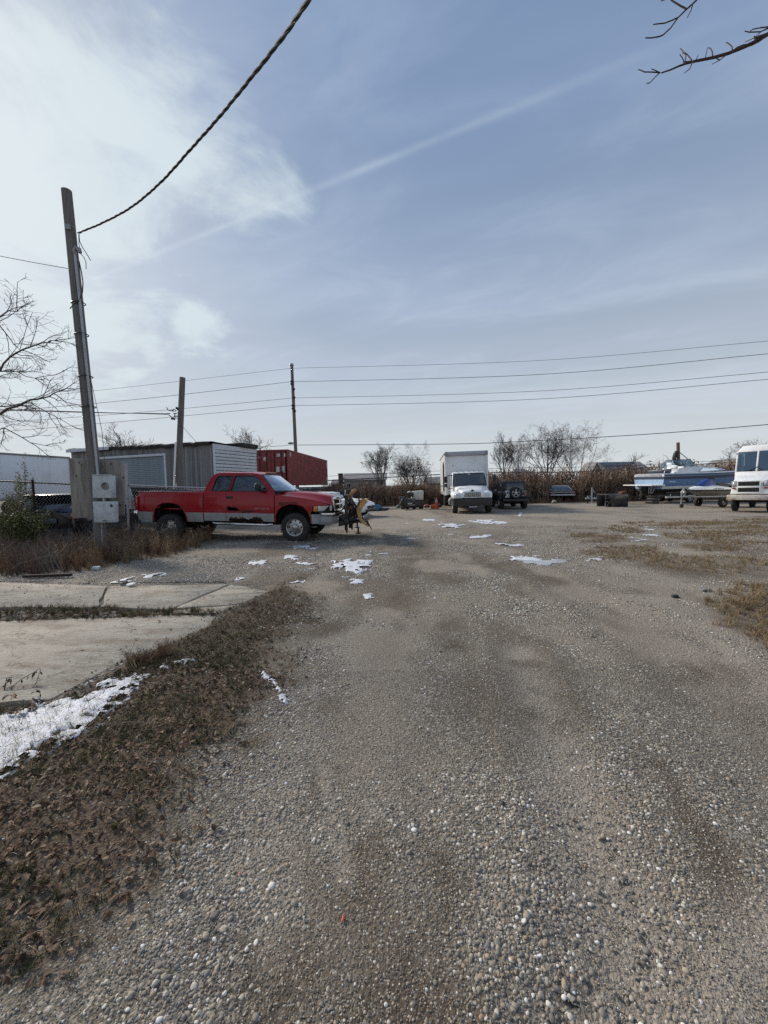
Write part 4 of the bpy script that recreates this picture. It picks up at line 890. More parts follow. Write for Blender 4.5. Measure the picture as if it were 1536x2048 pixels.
# ------------------------------------------------------------------ leaning utility pole with meter boxes
pb=G(205,1108); ptop=P(133,381,9.35)
def near_pole():
    t=thing('utility_pole','leaning grey wooden utility pole with plywood board and meter boxes','utility pole',pb); o=-pb; ax=(ptop-pb).normalized(); H=(ptop-pb).length
    mb=MB(); n=16; pts=[ax*(H*i/n) for i in range(n+1)]; rad=[.138-.035*i/n for i in range(n+1)]; mb.tube([ax*-.3]+pts,[.14]+rad,18); mb.build('post',M['pole_wood'],t,smooth=50)
    right=Vector((1,0,0)); right=(right-ax*right.dot(ax)).normalized(); front=ax.cross(right)*-1; front=front if front.y<0 else -front
    at=lambda px,py: P(px,py,pb.y-.1)+o
    def on(h,a,b): return ax*h+right*a+front*b
    hz=lambda py: (P(190,py,pb.y).z)/ax.z
    # conduit up the right side
    c0,c1=hz(950),hz(520); c=MB(); pts=[on(c0+(c1-c0)*q/10,.145-.030*q/10,.09) for q in range(11)]; c.tube(pts,.028,10); c.build('conduit',M['galvanized'],t)
    wh=MB(); q=pts[-1]; wh.tube([q,q+ax*.10,q+ax*.15+right*.05,q+ax*.12+right*.11,q+ax*.05+right*.13],[.03,.045,.055,.05,.035],10); wh.build('weatherhead',M['grey_metal'],t)
    for py in (610,672,755,815):
        h=hz(py); r_=.138-.035*h/H; s=MB(); k=[on(h,math.cos(a)*(r_+.012)+(.03 if math.cos(a)>.3 else 0),math.sin(a)*(r_+.012)+(.035 if math.cos(a)>.3 and math.sin(a)>0 else 0)) for a in [6.283*i/16 for i in range(16)]]; s.tube(k,.012,5,closed=True); s.build('strap',M['black_metal'],t)
    # plywood sheet behind the pole, with battens
    def face(a,b,d): return P(a,b,pb.y+d)+o
    pw=MB(); d=.19; q=[face(137,916,d),face(249,923,d),face(249,1030,d),face(145,1037,d)]; th=Vector((0,.02,0)); pw.hexa([q[3],q[2],q[2]+th,q[3]+th],[q[0],q[1],q[1]+th,q[0]+th],.003); pw.build('plywood_board',M['plywood'],t)
    for a,b in ((158,925),(163,930),(152,952),(177,956),(222,928),(247,955),(205,985),(240,1010)):
        q=face(a,b,d-.004); kn=MB(); kn.box(q,(.03,.008,.045),.002); kn.build('bolt',M['black_metal'],t)
    for py in (940,1015): bt=MB(); q0,q1=face(141,py,d+.05),face(248,py+3,d+.05); bt.tube([q0,q1],.035,4); bt.build('batten',M['grey_wood'],t)
    # two enamelled boxes
    def ebox(name,c,rings=True):
        q=[face(a,b,-.30) for a,b in c]; dep=Vector((0,.16,0)); e=MB(); e.hexa([q[3],q[2],q[2]+dep,q[3]+dep],[q[0],q[1],q[1]+dep,q[0]+dep],.008,seg=2); return e.build(name,M['box_enamel'],t),q
    mbx,q=ebox('meter_box',[(184,951),(222,951),(223,996),(185,996)])
    m=MB(); c=face(209.5,972,-.315); m.lathe([(.050,.02),(.086,.02),(.092,0),(.086,-.012),(.074,-.012),(.070,.0)],c,'y',24); m.build('socket_ring',M['grey_metal'],mbx)
    m=MB(); m.lathe([(.001,0),(.071,0)],c+Vector((0,.0,0)),'y',24); 
    m.build('socket_face',M['plywood'],mbx)
    m=MB(); m.box(c+Vector((-.01,-.006,.055)),(.05,.012,.03),.003); m.box(c+Vector((-.045,-.006,.02)),(.02,.012,.014),.002); m.build('socket_jaws',M['black_metal'],mbx)
    m=MB(); m.box(face(196.5,955.5,-.305),(.055,.004,.02),.001); m.build('plate',M['placard'],mbx)
    m=MB(); a,b=face(184,950,-.315),face(223,950,-.315); m.tube([a,b],.012,6); m.build('lip',M['box_enamel'],mbx)
    bbx,q=ebox('breaker_box',[(185,1003),(227.5,1003),(228.5,1045),(188,1045)])
    m=MB(); a,b=face(192,1006,-.308),face(226,1005.5,-.308); a2,b2=face(193.5,1043,-.308),face(227.5,1042,-.308); th=Vector((0,.012,0)); m.hexa([a2,b2,b2+th,a2+th],[a,b,b+th,a+th],.004); m.build('door',M['box_enamel'],bbx)
    m=MB(); m.box(face(222.5,1012,-.325),(.05,.02,.05),.006); m.box(face(222,1009.5,-.325),(.02,.025,.03),.004); m.build('latch',M['black_metal'],bbx)
    m=MB(); m.tube([face(206,1042,-.32),face(209,1040,-.34),face(212,1042,-.34),face(213,1047,-.33)],.008,6); m.build('hasp',M['black_metal'],bbx)
    m=MB(); m.tube([face(208,996,-.22),face(208,1004,-.22)],.03,8); m.build('nipple',M['galvanized'],t); m=MB(); m.tube([face(203,1045,-.24),face(204,1070,-.17),face(205,1100,-.17)],.016,7); m.build('pipe',M['galvanized'],t)
    cab=MB()
    cab.tube([face(164,465,-.05),face(157.5,468,-.1),face(158,490,-.1),face(161,507,-.1),face(168,515,-.1),face(172,525,-.1),face(172,538,-.1)],.008,5)
    cab.tube([face(158,468,-.12),face(159,482,-.12),face(165,495,-.12),face(176,512,-.12),face(181,521,-.12)],.009,5)
    cab.tube([face(158,522,-.12),face(163,545,-.15),face(166,565,-.16),face(165,585,-.17),face(158,602,-.2),face(148,609,-.2),face(140,617,-.15)],.012,5)
    cab.build('loose_cable',M['cable'],t)
    m=MB(); h=hz(466); m.box(on(h,.03,.11),(.10,.05,.12),.01); m.tube([on(h,.10,.10),on(h,.16,.10)],.012,6); m.build('bracket',M['grey_metal'],t)
    m=MB(); m.tube([face(182,760,-.1),face(204,862,-.1),face(212,955,-.12),face(240,1010,.05)],.006,5); m.build('ground_wire',M['wire'],t)
near_pole()
# ------------------------------------------------------------------ overhead cables
def wire(name, pts, r, label, mname='wire', n=5, sag=0.0, seg=24, group=None, cat='power line'):
    pts=[Vector(p) for p in pts]; out=[]
    for i in range(len(pts)-1):
        for j in range(seg): 
            f=j/seg; p=pts[i].lerp(pts[i+1],f); p.z-=sag*4*f*(1-f)*(pts[i+1]-pts[i]).length/30; out.append(p)
    out.append(pts[-1]); mb=MB(); mb.tube(out,r,n); o=mb.build(name,M[mname],smooth=80); return tag(o,label,cat,group)
def service_drop():
    pix=[((155,466),9.35),((200,448),8.9),((260,416),8.2),((320,366),7.3),((380,300),6.4),((440,232),5.55),((500,158),4.8),((560,82),4.2),((617,0),3.65),((700,-130),3.05),((800,-300),2.55),((1000,-700),1.9)]
    pts=[P(*a,Y) for a,Y in pix]; dense=[]
    for i in range(len(pts)-1):
        p0=pts[max(i-1,0)];p1=pts[i];p2=pts[i+1];p3=pts[min(i+2,len(pts)-1)]; k=max(6,int((p2-p1).length/.045))
        for j in range(k):
            f=j/k; dense.append(.5*((2*p1)+(p2-p0)*f+(2*p0-5*p1+4*p2-p3)*f*f+(3*p1-p0-3*p2+p3)*f**3))
    dense.append(pts[-1]); t=thing('service_cable','thick twisted service cable running overhead from leaning pole','cable',pts[0]); o=-pts[0]
    L=[0]
    for i in range(1,len(dense)): L.append(L[-1]+(dense[i]-dense[i-1]).length)
    for k in range(3):
        q=[]; 
        for i,p in enumerate(dense):
            d=(dense[min(i+1,len(dense)-1)]-dense[max(i-1,0)]).normalized(); u=Vector((0,0,1)).cross(d).normalized(); v=d.cross(u); a=L[i]/.62*6.283+k*2.094; w=min(1,L[i]/.3)*.0105; q.append(p+o+(u*math.cos(a)+v*math.sin(a))*w)
        mb=MB(); mb.tube(q,.0105 if k else .008,6); mb.build('strand',M['cable'],t,smooth=80)
service_drop()
wire('thin_wire',[P(-250,470,9.9),P(0,512,9.7),P(136,537,9.45)],.007,'thin wire reaching the leaning pole from the left',sag=.1)

def pole(name, px0, py0, px1, py1, Y, r0, r1, label):
    a=P(px0,py0,Y); b=P(px1,py1,Y); d=(a-b)/(b.z-a.z) if b.z!=a.z else Vector((0,0,1)); base=a+(b-a)*(-a.z/(b.z-a.z))
    t=thing(name,label,'utility pole',base); mb=MB(); k=8; mb.tube([(b-base)*(i/k) for i in range(k+1)],[r0+(r1-r0)*i/k for i in range(k+1)],12); mb.build('post',M['pole_wood'],t,smooth=50); return t,base
tp,b2=pole('utility_pole',355.5,975,365,755,15.6,.13,.105,'short grey wooden pole standing behind the red pickup bed')
m=MB(); m.tube([P(351.5,884,15.45)-b2,P(347,990,15.45)-b2],.035,8); m.build('conduit',M['white_paint'],tp)
m=MB(); m.cyl(P(355,818,15.4)-b2,P(353.5,816,15.3)-b2,.05,n=8)
m.build('insulator',M['black_plastic'],tp)
for a,b in ((344,837.5),(348.5,838)): m=MB(); m.sphere(P(a,b,15.35)-b2,.045,8); m.build('connector',M['black_plastic'],tp)
m=MB()
for l in ([(333,815),(336,820),(343,822),(349,818)],[(343,822),(351,822),(355,817)],[(334,827),(340,827)],[(347,827),(357,826)],[(338,830),(343,834),(346,837)],[(350,826),(349,833),(346,838)],[(357,832),(351,832),(351,836),(357,836)]):
    m.tube([P(a,b,15.35)-b2 for a,b in l],.018,5)
m.build('service_fitting',M['cable'],tp)
m=MB(); m.tube([P(351.5,976,15.3)-b2,P(351.5,967,15.3)-b2],.05,8); m.build('stub_pipe',M['tank_white'],tp)
wire('service_wire',[P(-300,806,14),P(0,820,14.8),P(180,825,15.1),P(334,827.5,15.35)],.016,'doubled service wire ending at the short pole behind the pickup','cable',sag=.0)
wire('service_wire',[P(-300,808,14.1),P(0,818,14.9),P(180,824,15.2),P(338,829,15.35)],.010,'thinner service wire hanging under the doubled one at the short pole','cable',sag=.0)
wire('stay_wire',[P(359,846,15.6),P(394,886,15.9),P(404,900,17)],.008,'slack wire from the short pole down to the shed roof')
tp,b3=pole('utility_pole',591.5,905,583.5,729,40,.20,.15,'tall distant utility pole rising behind the red container')
for py,s in ((763,-1),(768,-1),(778,1),(795,1),(811,-1),(817,-1),(822,1)):
    q=P(583.5+(py-729)*.045+s*2.2,py,39.8)-b3; fit=MB(); fit.sphere(q,.13,8); fit.cyl(q,q-Vector((s*.16,0,0)),.05,n=6); fit.build('insulator',M['black_plastic'],tp)
m=MB(); m.cyl(P(583.3,731,40)-b3,P(583.2,727.5,40)-b3,.22,.2,10); m.build('pole_cap',M['galvanized'],tp)
m=MB(); q0=P(590,890,39.7)-b3; q1=P(583.5,886,39.4)-b3; m.tube([q0,(q0+q1)/2+Vector((0,0,.12)),q1],.06,6); m.sphere(q1-Vector((.12,0,.02)),.2,10,sq=(1.5,1,.6)); m.build('street_light',M['grey_metal'],tp)
wl=[([(-300,815),(0,797),(185,782),(583,736.5),(1060,722),(1536,682),(2100,630)],'topmost of the four power wires on the tall distant pole',.011),
    ([(-300,845),(0,823),(300,796),(581,763.5),(1060,750),(1536,707.5),(2100,650)],'second power wire from the top on the tall distant pole',.016),
    ([(-300,868),(0,845),(300,823),(585,796),(1060,783),(1536,744),(2100,690)],'third power wire from the top on the tall distant pole',.014),
    ([(-300,888),(20,862),(300,838),(581,811.5),(1060,799),(1536,758.5),(2100,705)],'lowest of the four power wires on the tall distant pole',.015)]
def Yw(px): return 40-abs(px-584)*(.012 if px<584 else .013)
def wspline(px): 
    return [P(a,b,Yw(a)) for a,b in px]
def smooth_line(pts,k=10):
    out=[]
    for i in range(len(pts)-1):
        p0=pts[max(i-1,0)];p1=pts[i];p2=pts[i+1];p3=pts[min(i+2,len(pts)-1)]
        for j in range(k): f=j/k; out.append(.5*((2*p1)+(p2-p0)*f+(2*p0-5*p1+4*p2-p3)*f*f+(3*p1-p0-3*p2+p3)*f**3))
    return out+[pts[-1]]
def swire(name,pix,r,label,mname='wire',Yf=Yw,group=None):
    # two spans that meet at the pole
    i=min(range(len(pix)),key=lambda k:abs(pix[k][0]-584)); pts=[P(a,b,Yf(a)) for a,b in pix]
    line=smooth_line(pts[:i+1])[:-1]+smooth_line(pts[i:]) if 0<i<len(pix)-1 else smooth_line(pts)
    mb=MB(); mb.tube(line,r,5); return tag(mb.build(name,M[mname],smooth=80),label,'power line',group)
for pix,l,r_ in wl: swire('power_wire',pix,r_*1.25,l,group='wires of the tall distant pole')
swire('power_wire',[(596,890),(900,888),(1060,882),(1300,868),(1536,849),(2100,800)],.028,'thick lower cable from the tall pole across the truck roof to the right','cable')
swire('power_wire',[(300,897),(520,893.5),(560,892),(590,889)],.02,'short lower cable left of the tall pole over the shed roof','cable')
Yf=lambda px: 47-.002*abs(px-900)
def phone(pix,r_,l): 
    mb=MB(); mb.tube(smooth_line([P(a,b,Yf(a)) for a,b in pix]),r_,5); tag(mb.build('phone_cable',M['cable'],smooth=80),l,'cable')
phone([(560,966),(657,961),(770,955),(880,949),(1000,945),(1120,945),(1236,939),(1345,932),(1480,923),(1700,905)],.055,'thick black telephone cable running low behind the thicket')
phone([(600,955),(750,948),(990,937),(1100,935),(1250,932),(1345,926),(1480,919),(1700,900)],.022,'thinner cable strung just above the black telephone cable')

# ------------------------------------------------------------------ weathered shed
SA=P(428,972,17).to_2d(); SB=P(148,972,20.2).to_2d(); SCx=P(514,972,19.7).to_2d()
def shed():
    t=thing('shed','weathered grey board shed with roll up door and white siding end','shed',(SA.x,SA.y,0)); o=Vector((SA.x,SA.y,0))
    fd=Vector((*(SB-SA),0)); FL=fd.length; fd.normalize(); sd=Vector((*(SCx-SA),0)); SL=sd.length; sd.normalize(); fn=-sd; sn=-fd
    def top(f): return 3.50+.00*f
    hR=P(428,888,17).z; hL=P(148,902,20.2).z; hE=P(514,899,19.7).z
    core=MB(); core.hexa([(0,0,0),sd*SL,sd*SL+fd*FL,fd*FL],[(0,0,hR-.03),sd*SL+Vector((0,0,hE-.03)),sd*SL+fd*FL+Vector((0,0,hL-.05)),fd*FL+Vector((0,0,hL-.03))]); core.build('frame_core',M['dark_inside'],t)
    # front boards, skipping the door opening
    r=random.Random(2); meshes={}
    def fx(px): # distance along the front where a pixel column cuts it
        d=ray(px,930); n=Vector((fn.x,fn.y,0)); tt=(o-Vector((0,0,CAM_H))).dot(n)/d.dot(n); q=Vector((0,0,CAM_H))+d*tt; return (q-o).dot(fd)
    d0,d1=fx(331),fx(200); dtop=P(331,911,17.9).z
    s=0.0; w=.145; i=0
    while s<FL-.02:
        ww=min(w,FL-s); z1=hR+(hL-hR)*(s/FL); z0=0
        if s+ww>d0-.02 and s<d1+.02: z0=dtop+.10
        if z1-z0>.05:
            b=MB(); b.box((0,0,0),(ww-.008,.022,1),.003)
            key=round(ww,3); me=meshes.get(key) or meshes.setdefault(key,b.mesh('board',M['grey_wood'],smooth=0))
            ob=link('board',me,t); ob.location=fd*(s+ww/2)+fn*(.014+r.uniform(0,.007))+Vector((0,0,(z0+z1)/2)); ob.scale=(1,1,(z1-z0)*r.uniform(.985,1.0)); ob.rotation_euler=(0,r.gauss(0,.003),math.atan2(fd.y,fd.x))
        s+=w; i+=1
    # roll-up door: slats
    dr=MB(); dr.box((0,0,0),(.1,.01,.1)); rz=math.atan2(fd.y,fd.x)
    sl=MB(); sl.tube([(-(d1-d0)/2,0,0),((d1-d0)/2,0,0)],.055,6); slm=sl.mesh('slat',M['shutter_metal'],smooth=50); z=.05
    ddo=link('roll_up_door',MB().box((0,-.03,dtop/2),(d1-d0,.03,dtop),0).mesh('door_backing',M['dark_inside']),t); ddo.location=fd*((d0+d1)/2)-fn*.03; ddo.rotation_euler=(0,0,rz)
    while z<dtop-.02:
        so=link('slat',slm,ddo,(0,.02,z)); so.scale=(1,.45,1)
        z+=.088 if abs(z-1.55)>.05 else .16
    tr=MB()
    tr.box(fd*((d0+d1)/2)+fn*.05+Vector((0,0,dtop+.05)),(d1-d0+.25,.05,.11),.005,rot=(0,0,rz)); tr.box(fd*(d0-.06)+fn*.05+Vector((0,0,dtop/2)),(.09,.05,dtop),.005,rot=(0,0,rz)); tr.build('door_trim',M['white_siding'],t)
    # torn roofing edge
    rf=MB(); rr=random.Random(5); k=60
    rows=[]
    for i in range(k+1):
        f=i/k; z=hR+(hL-hR)*f+.02; j=rr.uniform(-.03,.05); q=fd*(FL*f)
        rows.append([q+fn*.14+Vector((0,0,z-.10+j)),q+fn*.16+Vector((0,0,z+.04+j)),q+fn*.02+Vector((0,0,z+.09+j*.6)),q-fn*1.5+Vector((0,0,z+.04)),q-fn*(SL+.1)+Vector((0,0,z-.06))])
    rf.loft(rows); rf.build('roof',M['tar_roof'],t,smooth=0)
    fa=MB(); f0,f1=fx(229),FL+.1; fa.box(fd*((f0+f1)/2)+fn*.19+Vector((0,0,(hR+(hL-hR)*.9)+.0)),(f1-f0,.03,.16),.004,rot=(0,math.atan2(hR-hL,FL)*0,rz)); fa.build('fascia',M['white_siding'],t)
    # right end: white clapboards
    cb=MB(); cb.box((0,0,0),(1,.02,.128),.003,rot=(.14,0,0)); cm=cb.mesh('clapboard',M['white_siding'],smooth=0); z=1.45; srz=math.atan2(sd.y,sd.x)
    while z<hE-.1:
        co=link('clapboard',cm,t); co.location=sd*(SL/2)+sn*.03+Vector((0,0,z+.07)); co.scale=(SL,1,1); co.rotation_euler=(0,math.atan2(hR-hE,SL)*.6,srz); z+=.155
    tb=MB(); tb.hexa([sn*.02+Vector((0,0,hR-.22)),sd*SL+sn*.02+Vector((0,0,hE-.19)),sd*SL+sn*.06+Vector((0,0,hE-.19)),sn*.06+Vector((0,0,hR-.22))],[sn*.02+Vector((0,0,hR+.02)),sd*SL+sn*.02+Vector((0,0,hE)),sd*SL+sn*.06+Vector((0,0,hE)),sn*.06+Vector((0,0,hR+.02))]); tb.box(sn*.05+sd*.03+Vector((0,0,(1.3+hR)/2)),(.10,.05,hR-1.3),.004,rot=(0,0,srz))
    tb.build('corner_trim',M['white_siding'],t)
    lw=MB(); lw.box(sd*(SL/2)+sn*.02+Vector((0,0,.70)),(SL,.04,1.4),0,rot=(0,0,srz)); lw.build('lower_wall',M['blue_steel'],t)
    # second roof lump behind, dark
    bk=MB(); bk.box(sd*(SL-.6)+fd*.6+Vector((0,0,hE+.12)),(1.2,1.6,.22),.05,rot=(0,0,srz)); bk.build('roof_hatch',M['tar_roof'],t)
shed()

# ------------------------------------------------------------------ red container on a dark trailer
def container():
    near=P(578,972,26.2).to_2d(); far=P(656,972,38).to_2d(); x=Vector((*(far-near),0)); L=x.length; x.normalize(); y=Vector((-x.y,x.x,0)); o=Vector((near.x,near.y,0)); W=2.44
    z0=1.72; z1=P(578,898.5,26.2).z; Hh=z1-z0
    t=thing('shipping_container','rusty red corrugated shipping container raised behind the pickup cab','container',o+Vector((0,0,z0)))
    e=MB(); cs=.11
    for a in (0,L):
        for b in (0,W):
            e.box(x*(a+(cs/2 if a==0 else -cs/2))+y*(b+(cs/2 if b==0 else -cs/2))+Vector((0,0,Hh/2)),(cs,cs,Hh),.01,rot=(0,0,math.atan2(x.y,x.x)))
    for z in (.07,Hh-.06):
        for b in (cs/2,W-cs/2): e.box(x*(L/2)+y*b+Vector((0,0,z)),(L-.22,.09,.13),.008,rot=(0,0,math.atan2(x.y,x.x)))
        for a in (cs/2,L-cs/2): e.box(x*a+y*(W/2)+Vector((0,0,z)),(.09,W-.22,.12),.008,rot=(0,0,math.atan2(x.y,x.x)))
    e.build('corner_frame',M['container_red'],t)
    def corr(a0,a1,axis,fix,out):
        rows=[]; s=a0; per=.38; k=0
        while s<a1-.02:
            for f,dp in ((0,0),(.25,0),(.38,.055),(.75,.055),(.88,0)):
                q=s+per*f
                if q>a1: break
                p=axis*q+fix+out*(dp-.045); rows.append([p+Vector((0,0,.12)),p+Vector((0,0,Hh-.11))])
            s+=per
        return rows
    s=MB(); s.loft(corr(.1,L-.1,x,Vector((0,0,0)),-y)); s.build('side_panel',M['container_red'],t,smooth=0)
    s=MB(); s.loft(corr(.1,L-.1,x,y*W,y)); s.build('side_panel',M['container_red'],t,smooth=0)
    s=MB(); s.hexa([x*.06+y*.06+Vector((0,0,Hh-.1)),x*(L-.06)+y*.06+Vector((0,0,Hh-.1)),x*(L-.06)+y*(W-.06)+Vector((0,0,Hh-.1)),x*.06+y*(W-.06)+Vector((0,0,Hh-.1))],[x*.06+y*.06+Vector((0,0,Hh-.02)),x*(L-.06)+y*.06+Vector((0,0,Hh-.02)),x*(L-.06)+y*(W-.06)+Vector((0,0,Hh-.02)),x*.06+y*(W-.06)+Vector((0,0,Hh-.02))]); s.build('roof',M['container_red'],t)
    s=MB(); s.box(x*(L-.05)+y*(W/2)+Vector((0,0,Hh/2)),(.04,W-.2,Hh-.2),0,rot=(0,0,math.atan2(x.y,x.x))); s.build('end_wall',M['container_red'],t)
    rz=math.atan2(x.y,x.x)
    for k in range(2):
        yc=W*(.29 if k==0 else .71); d=MB(); d.box(x*.05+y*yc+Vector((0,0,Hh/2)),(.05,W*.41,Hh-.26),.012,rot=(0,0,rz)); do=d.build('door',M['container_red'],t)
        for s_ in (-.25,.25):
            b=MB(); b.cyl(x*-.0+y*(yc+s_)+Vector((0,0,.1)),x*-.0+y*(yc+s_)+Vector((0,0,Hh-.1)),.022,n=8)
            for z in (.25,.9,Hh-.3): b.box(x*.0+y*(yc+s_)+Vector((0,0,z)),(.05,.12,.07),.008,rot=(0,0,rz))
            b.build('lock_rod',M['dark_rust'],do)
    pl=[(.18,.30,1.98,.32,.22),(.55,.80,1.98,.30,.20),(.26,.50,1.05,.26,.42),(.62,.86,1.05,.24,.36),(1.56,1.72,1.75,.22,.26),(.40,.56,.45,.2,.12),(1.95,2.05,1.85,.1,.12),(2.0,2.1,.7,.1,.1)]
    for a,b,z,w,h in pl:
        p=MB(); p.box(x*.02+y*((a+b)/2)+Vector((0,0,z*Hh/2.35)),(.012,b-a,h),.002,rot=(0,0,rz)); po=p.build('placard',M['placard'],t)
    p=MB(); p.box(x*.45-y*.005+Vector((0,0,Hh-.3)),(.34,.01,.3),.002,rot=(0,0,rz)); p.build('placard',M['placard'],t)
    for z,h in ((Hh-.5,.6),(.45,.75)): p=MB(); p.box(x*(L-.35)-y*.012+Vector((0,0,z)),(.24,.01,h),.002,rot=(0,0,rz)); p.build('white_strip',M['placard'],t)
    # dark flat trailer underneath
    tr=thing('flat_trailer','dark steel flat trailer carrying the red container','trailer',o); q=MB(); q.box(x*(L/2)+y*(W/2)+Vector((0,0,1.46)),(L+.3,W+.1,.22),.02,rot=(0,0,rz)); q.box(x*(L/2)+y*(W/2)+Vector((0,0,.93)),(L,W-.06,.80),.02,rot=(0,0,rz)); q.build('deck',M['blue_steel'],tr)
    m=MB()
    for a in (8.0,9.2):
        for b in (.2,W-.2): m.lathe([(.1,-.13),(.46,-.13),(.5,-.08),(.5,.08),(.46,.13),(.1,.13)],x*a+y*b+Vector((0,0,.5)),'y',18)
    m.build('wheels_pair',M['rubber'],tr)
    for b in (.15,W-.15): m=MB(); m.box(x*1.0+y*b+Vector((0,0,.28)),(.15,.15,.56),.01); m.build('landing_leg',M['blue_steel'],tr)
    for a in (3.6,5.0): m=MB(); m.box(x*a-y*.065+Vector((0,0,1.44)),(.9,.02,.05),.003,rot=(0,0,rz)); m.build('reflector',M['placard'],tr)
container()

# ------------------------------------------------------------------ white box trailer at far left
def boxtrailer():
    a=P(143,972,28.2).to_2d(); b=P(0,972,24.0).to_2d(); d=(b-a).normalized(); x=Vector((d.x,d.y,0)); y=Vector((x.y,-x.x,0)); o=Vector((a.x,a.y,0)); L=13.5; W=2.55; y = y if y.x<0 else -y; z0,z1=1.05,P(143,914,28.2).z; rz=math.atan2(x.y,x.x)
    t=thing('box_trailer','long plain pale blue white box trailer behind the fence','trailer',o)
    q=MB(); q.box(x*(L/2)+y*(W/2)+Vector((0,0,(z0+z1)/2)),(L,W,z1-z0),.02,rot=(0,0,rz)); q.build('body',M['trailer_white'],t)
    q=MB(); q.box(x*(L/2)-y*.01+Vector((0,0,z1-.05)),(L+.04,.05,.12),.01,rot=(0,0,rz)); q.box(x*(L/2)-y*.01+Vector((0,0,z0+.05)),(L+.04,.05,.14),.01,rot=(0,0,rz)); q.box(x*.02-y*.01+Vector((0,0,(z0+z1)/2)),(.08,.05,z1-z0),.01,rot=(0,0,rz)); q.build('rail',M['grey_metal'],t)
    for k in range(9):
        q=MB(); q.box(x*(1.4+1.4*k)-y*.004+Vector((0,0,(z0+z1)/2)),(.03,.012,z1-z0-.25),0,rot=(0,0,rz)); q.build('panel_seam',M['trailer_white'],t)
    for aa in (1.2,2.4):
        for bb in (.2,W-.2): q=MB(); q.lathe([(.1,-.14),(.47,-.14),(.52,-.08),(.52,.08),(.47,.14),(.1,.14)],Vector((0,0,0)),'y',18); w=q.build('wheel',M['rubber'],t); w.location=x*aa+y*bb+Vector((0,0,.52)); w.rotation_euler=(0,0,rz)
boxtrailer()

# ------------------------------------------------------------------ chain-link fence
def fence():
    t=thing('chain_link_fence','rusty chain link fence with top rail crossing behind the leaning pole','fence',(-11,11,0)); o=Vector((11,-11,0))
    rail=[P(-260,949,9.6),P(0,962,10.7),P(140,968.5,11.6),P(258,970,12.5)]
    m=MB(); m.tube([p+o for p in rail],.021,8); m.build('top_rail',M['black_metal'],t)
    rail2=[P(252,970,12.5),P(345,974,13.1),P(495,978.5,13.9)]; m=MB(); m.tube([p+o for p in rail2],.021,8); m.build('top_rail',M['galvanized'],t)
    m=MB(); m.tube([P(300,981,12.9)+o,P(380,980,13.2)+o,P(500,981.5,13.9)+o],.017,6); m.build('loose_pipe',M['galvanized'],t)
    pts=[p+o for p in rail]; ch=MB(); per=.075
    def at(s,pts):
        for i in range(len(pts)-1):
            l=(pts[i+1]-pts[i]).length
            if s<=l: return pts[i]+(pts[i+1]-pts[i])*(s/l)
            s-=l
        return pts[-1]
    def mesh_(pts,ch,hbot,bars=True):
        L=sum((pts[i+1]-pts[i]).length for i in range(len(pts)-1)); n=int(L/per)
        for k in range(n):
            p=at((k+.5)*per,pts); d=(at((k+1)*per,pts)-at(k*per,pts)).normalized(); z0=p.z; q=[]
            if bars: q.append(p+Vector((0,0,.07)))
            z=z0; j=0
            while z>hbot: q.append(Vector((p.x,p.y,z))+d*(per*.5*(1 if (j%2)==0 else -1))+Vector((0,.006*(1 if j%2 else -1),0))); z-=per*.92; j+=1
            ch.tube(q,.0048,3,cap=False)
    mesh_(pts,ch,.05); c=ch.build('chain_mesh',M['galvanized'],t,smooth=0); c['kind']='stuff'
    ch=MB(); mesh_([p+o for p in rail2],ch,.7,False); c=ch.build('chain_mesh',M['wire'],t,smooth=0); c['kind']='stuff'
    for px,py,b,y in ((65,963,1075,11.0),(-130,955,1090,10.1)):
        m=MB(); a=P(px,py-4,y)+o; m.tube([a,Vector((a.x,a.y,0))],.03,8); m.build('post',M['dark_rust'],t)
    # galvanised end post, bent, with rolled back mesh beside it
    m=MB(); m.tube([P(252,927,12.4)+o,P(253,980,12.4)+o,P(256.5,1022,12.3)+o,P(257.5,1062,12.3)+o],[.04,.042,.042,.042],10); m.build('post',M['galvanized'],t)
    m=MB(); r=random.Random(9)
    for k in range(26):
        f=k/26; m.tube([P(257+3*f,975,12.3-.2*f)+o,P(258+10*f,1000+r.uniform(-3,3),12.2-.3*f)+o,P(258+14*f,1018,12.2-.3*f)+o],.004,3,cap=False)
    for k in range(22): yy=976+k*2; m.tube([P(257,yy,12.3)+o,P(259+.26*(yy-972),yy+2,12.0)+o],.0035,3,cap=False)
    c=m.build('rolled_mesh',M['galvanized'],t,smooth=0)
fence()
# dark sheet low behind the fence mesh at the pickup bed, its dark background
m=MB(); m.hexa([P(258,1040,13.0),P(420,1040,13.6),P(420,1040,13.62),P(258,1040,13.02)],[P(258,974,13.0),P(420,980,13.6),P(420,980,13.62),P(258,974,13.02)]); tag(m.build('fence_screen',M['cloth_dark'],smooth=0),'dark screen cloth hanging behind the red pickup bed','screen')

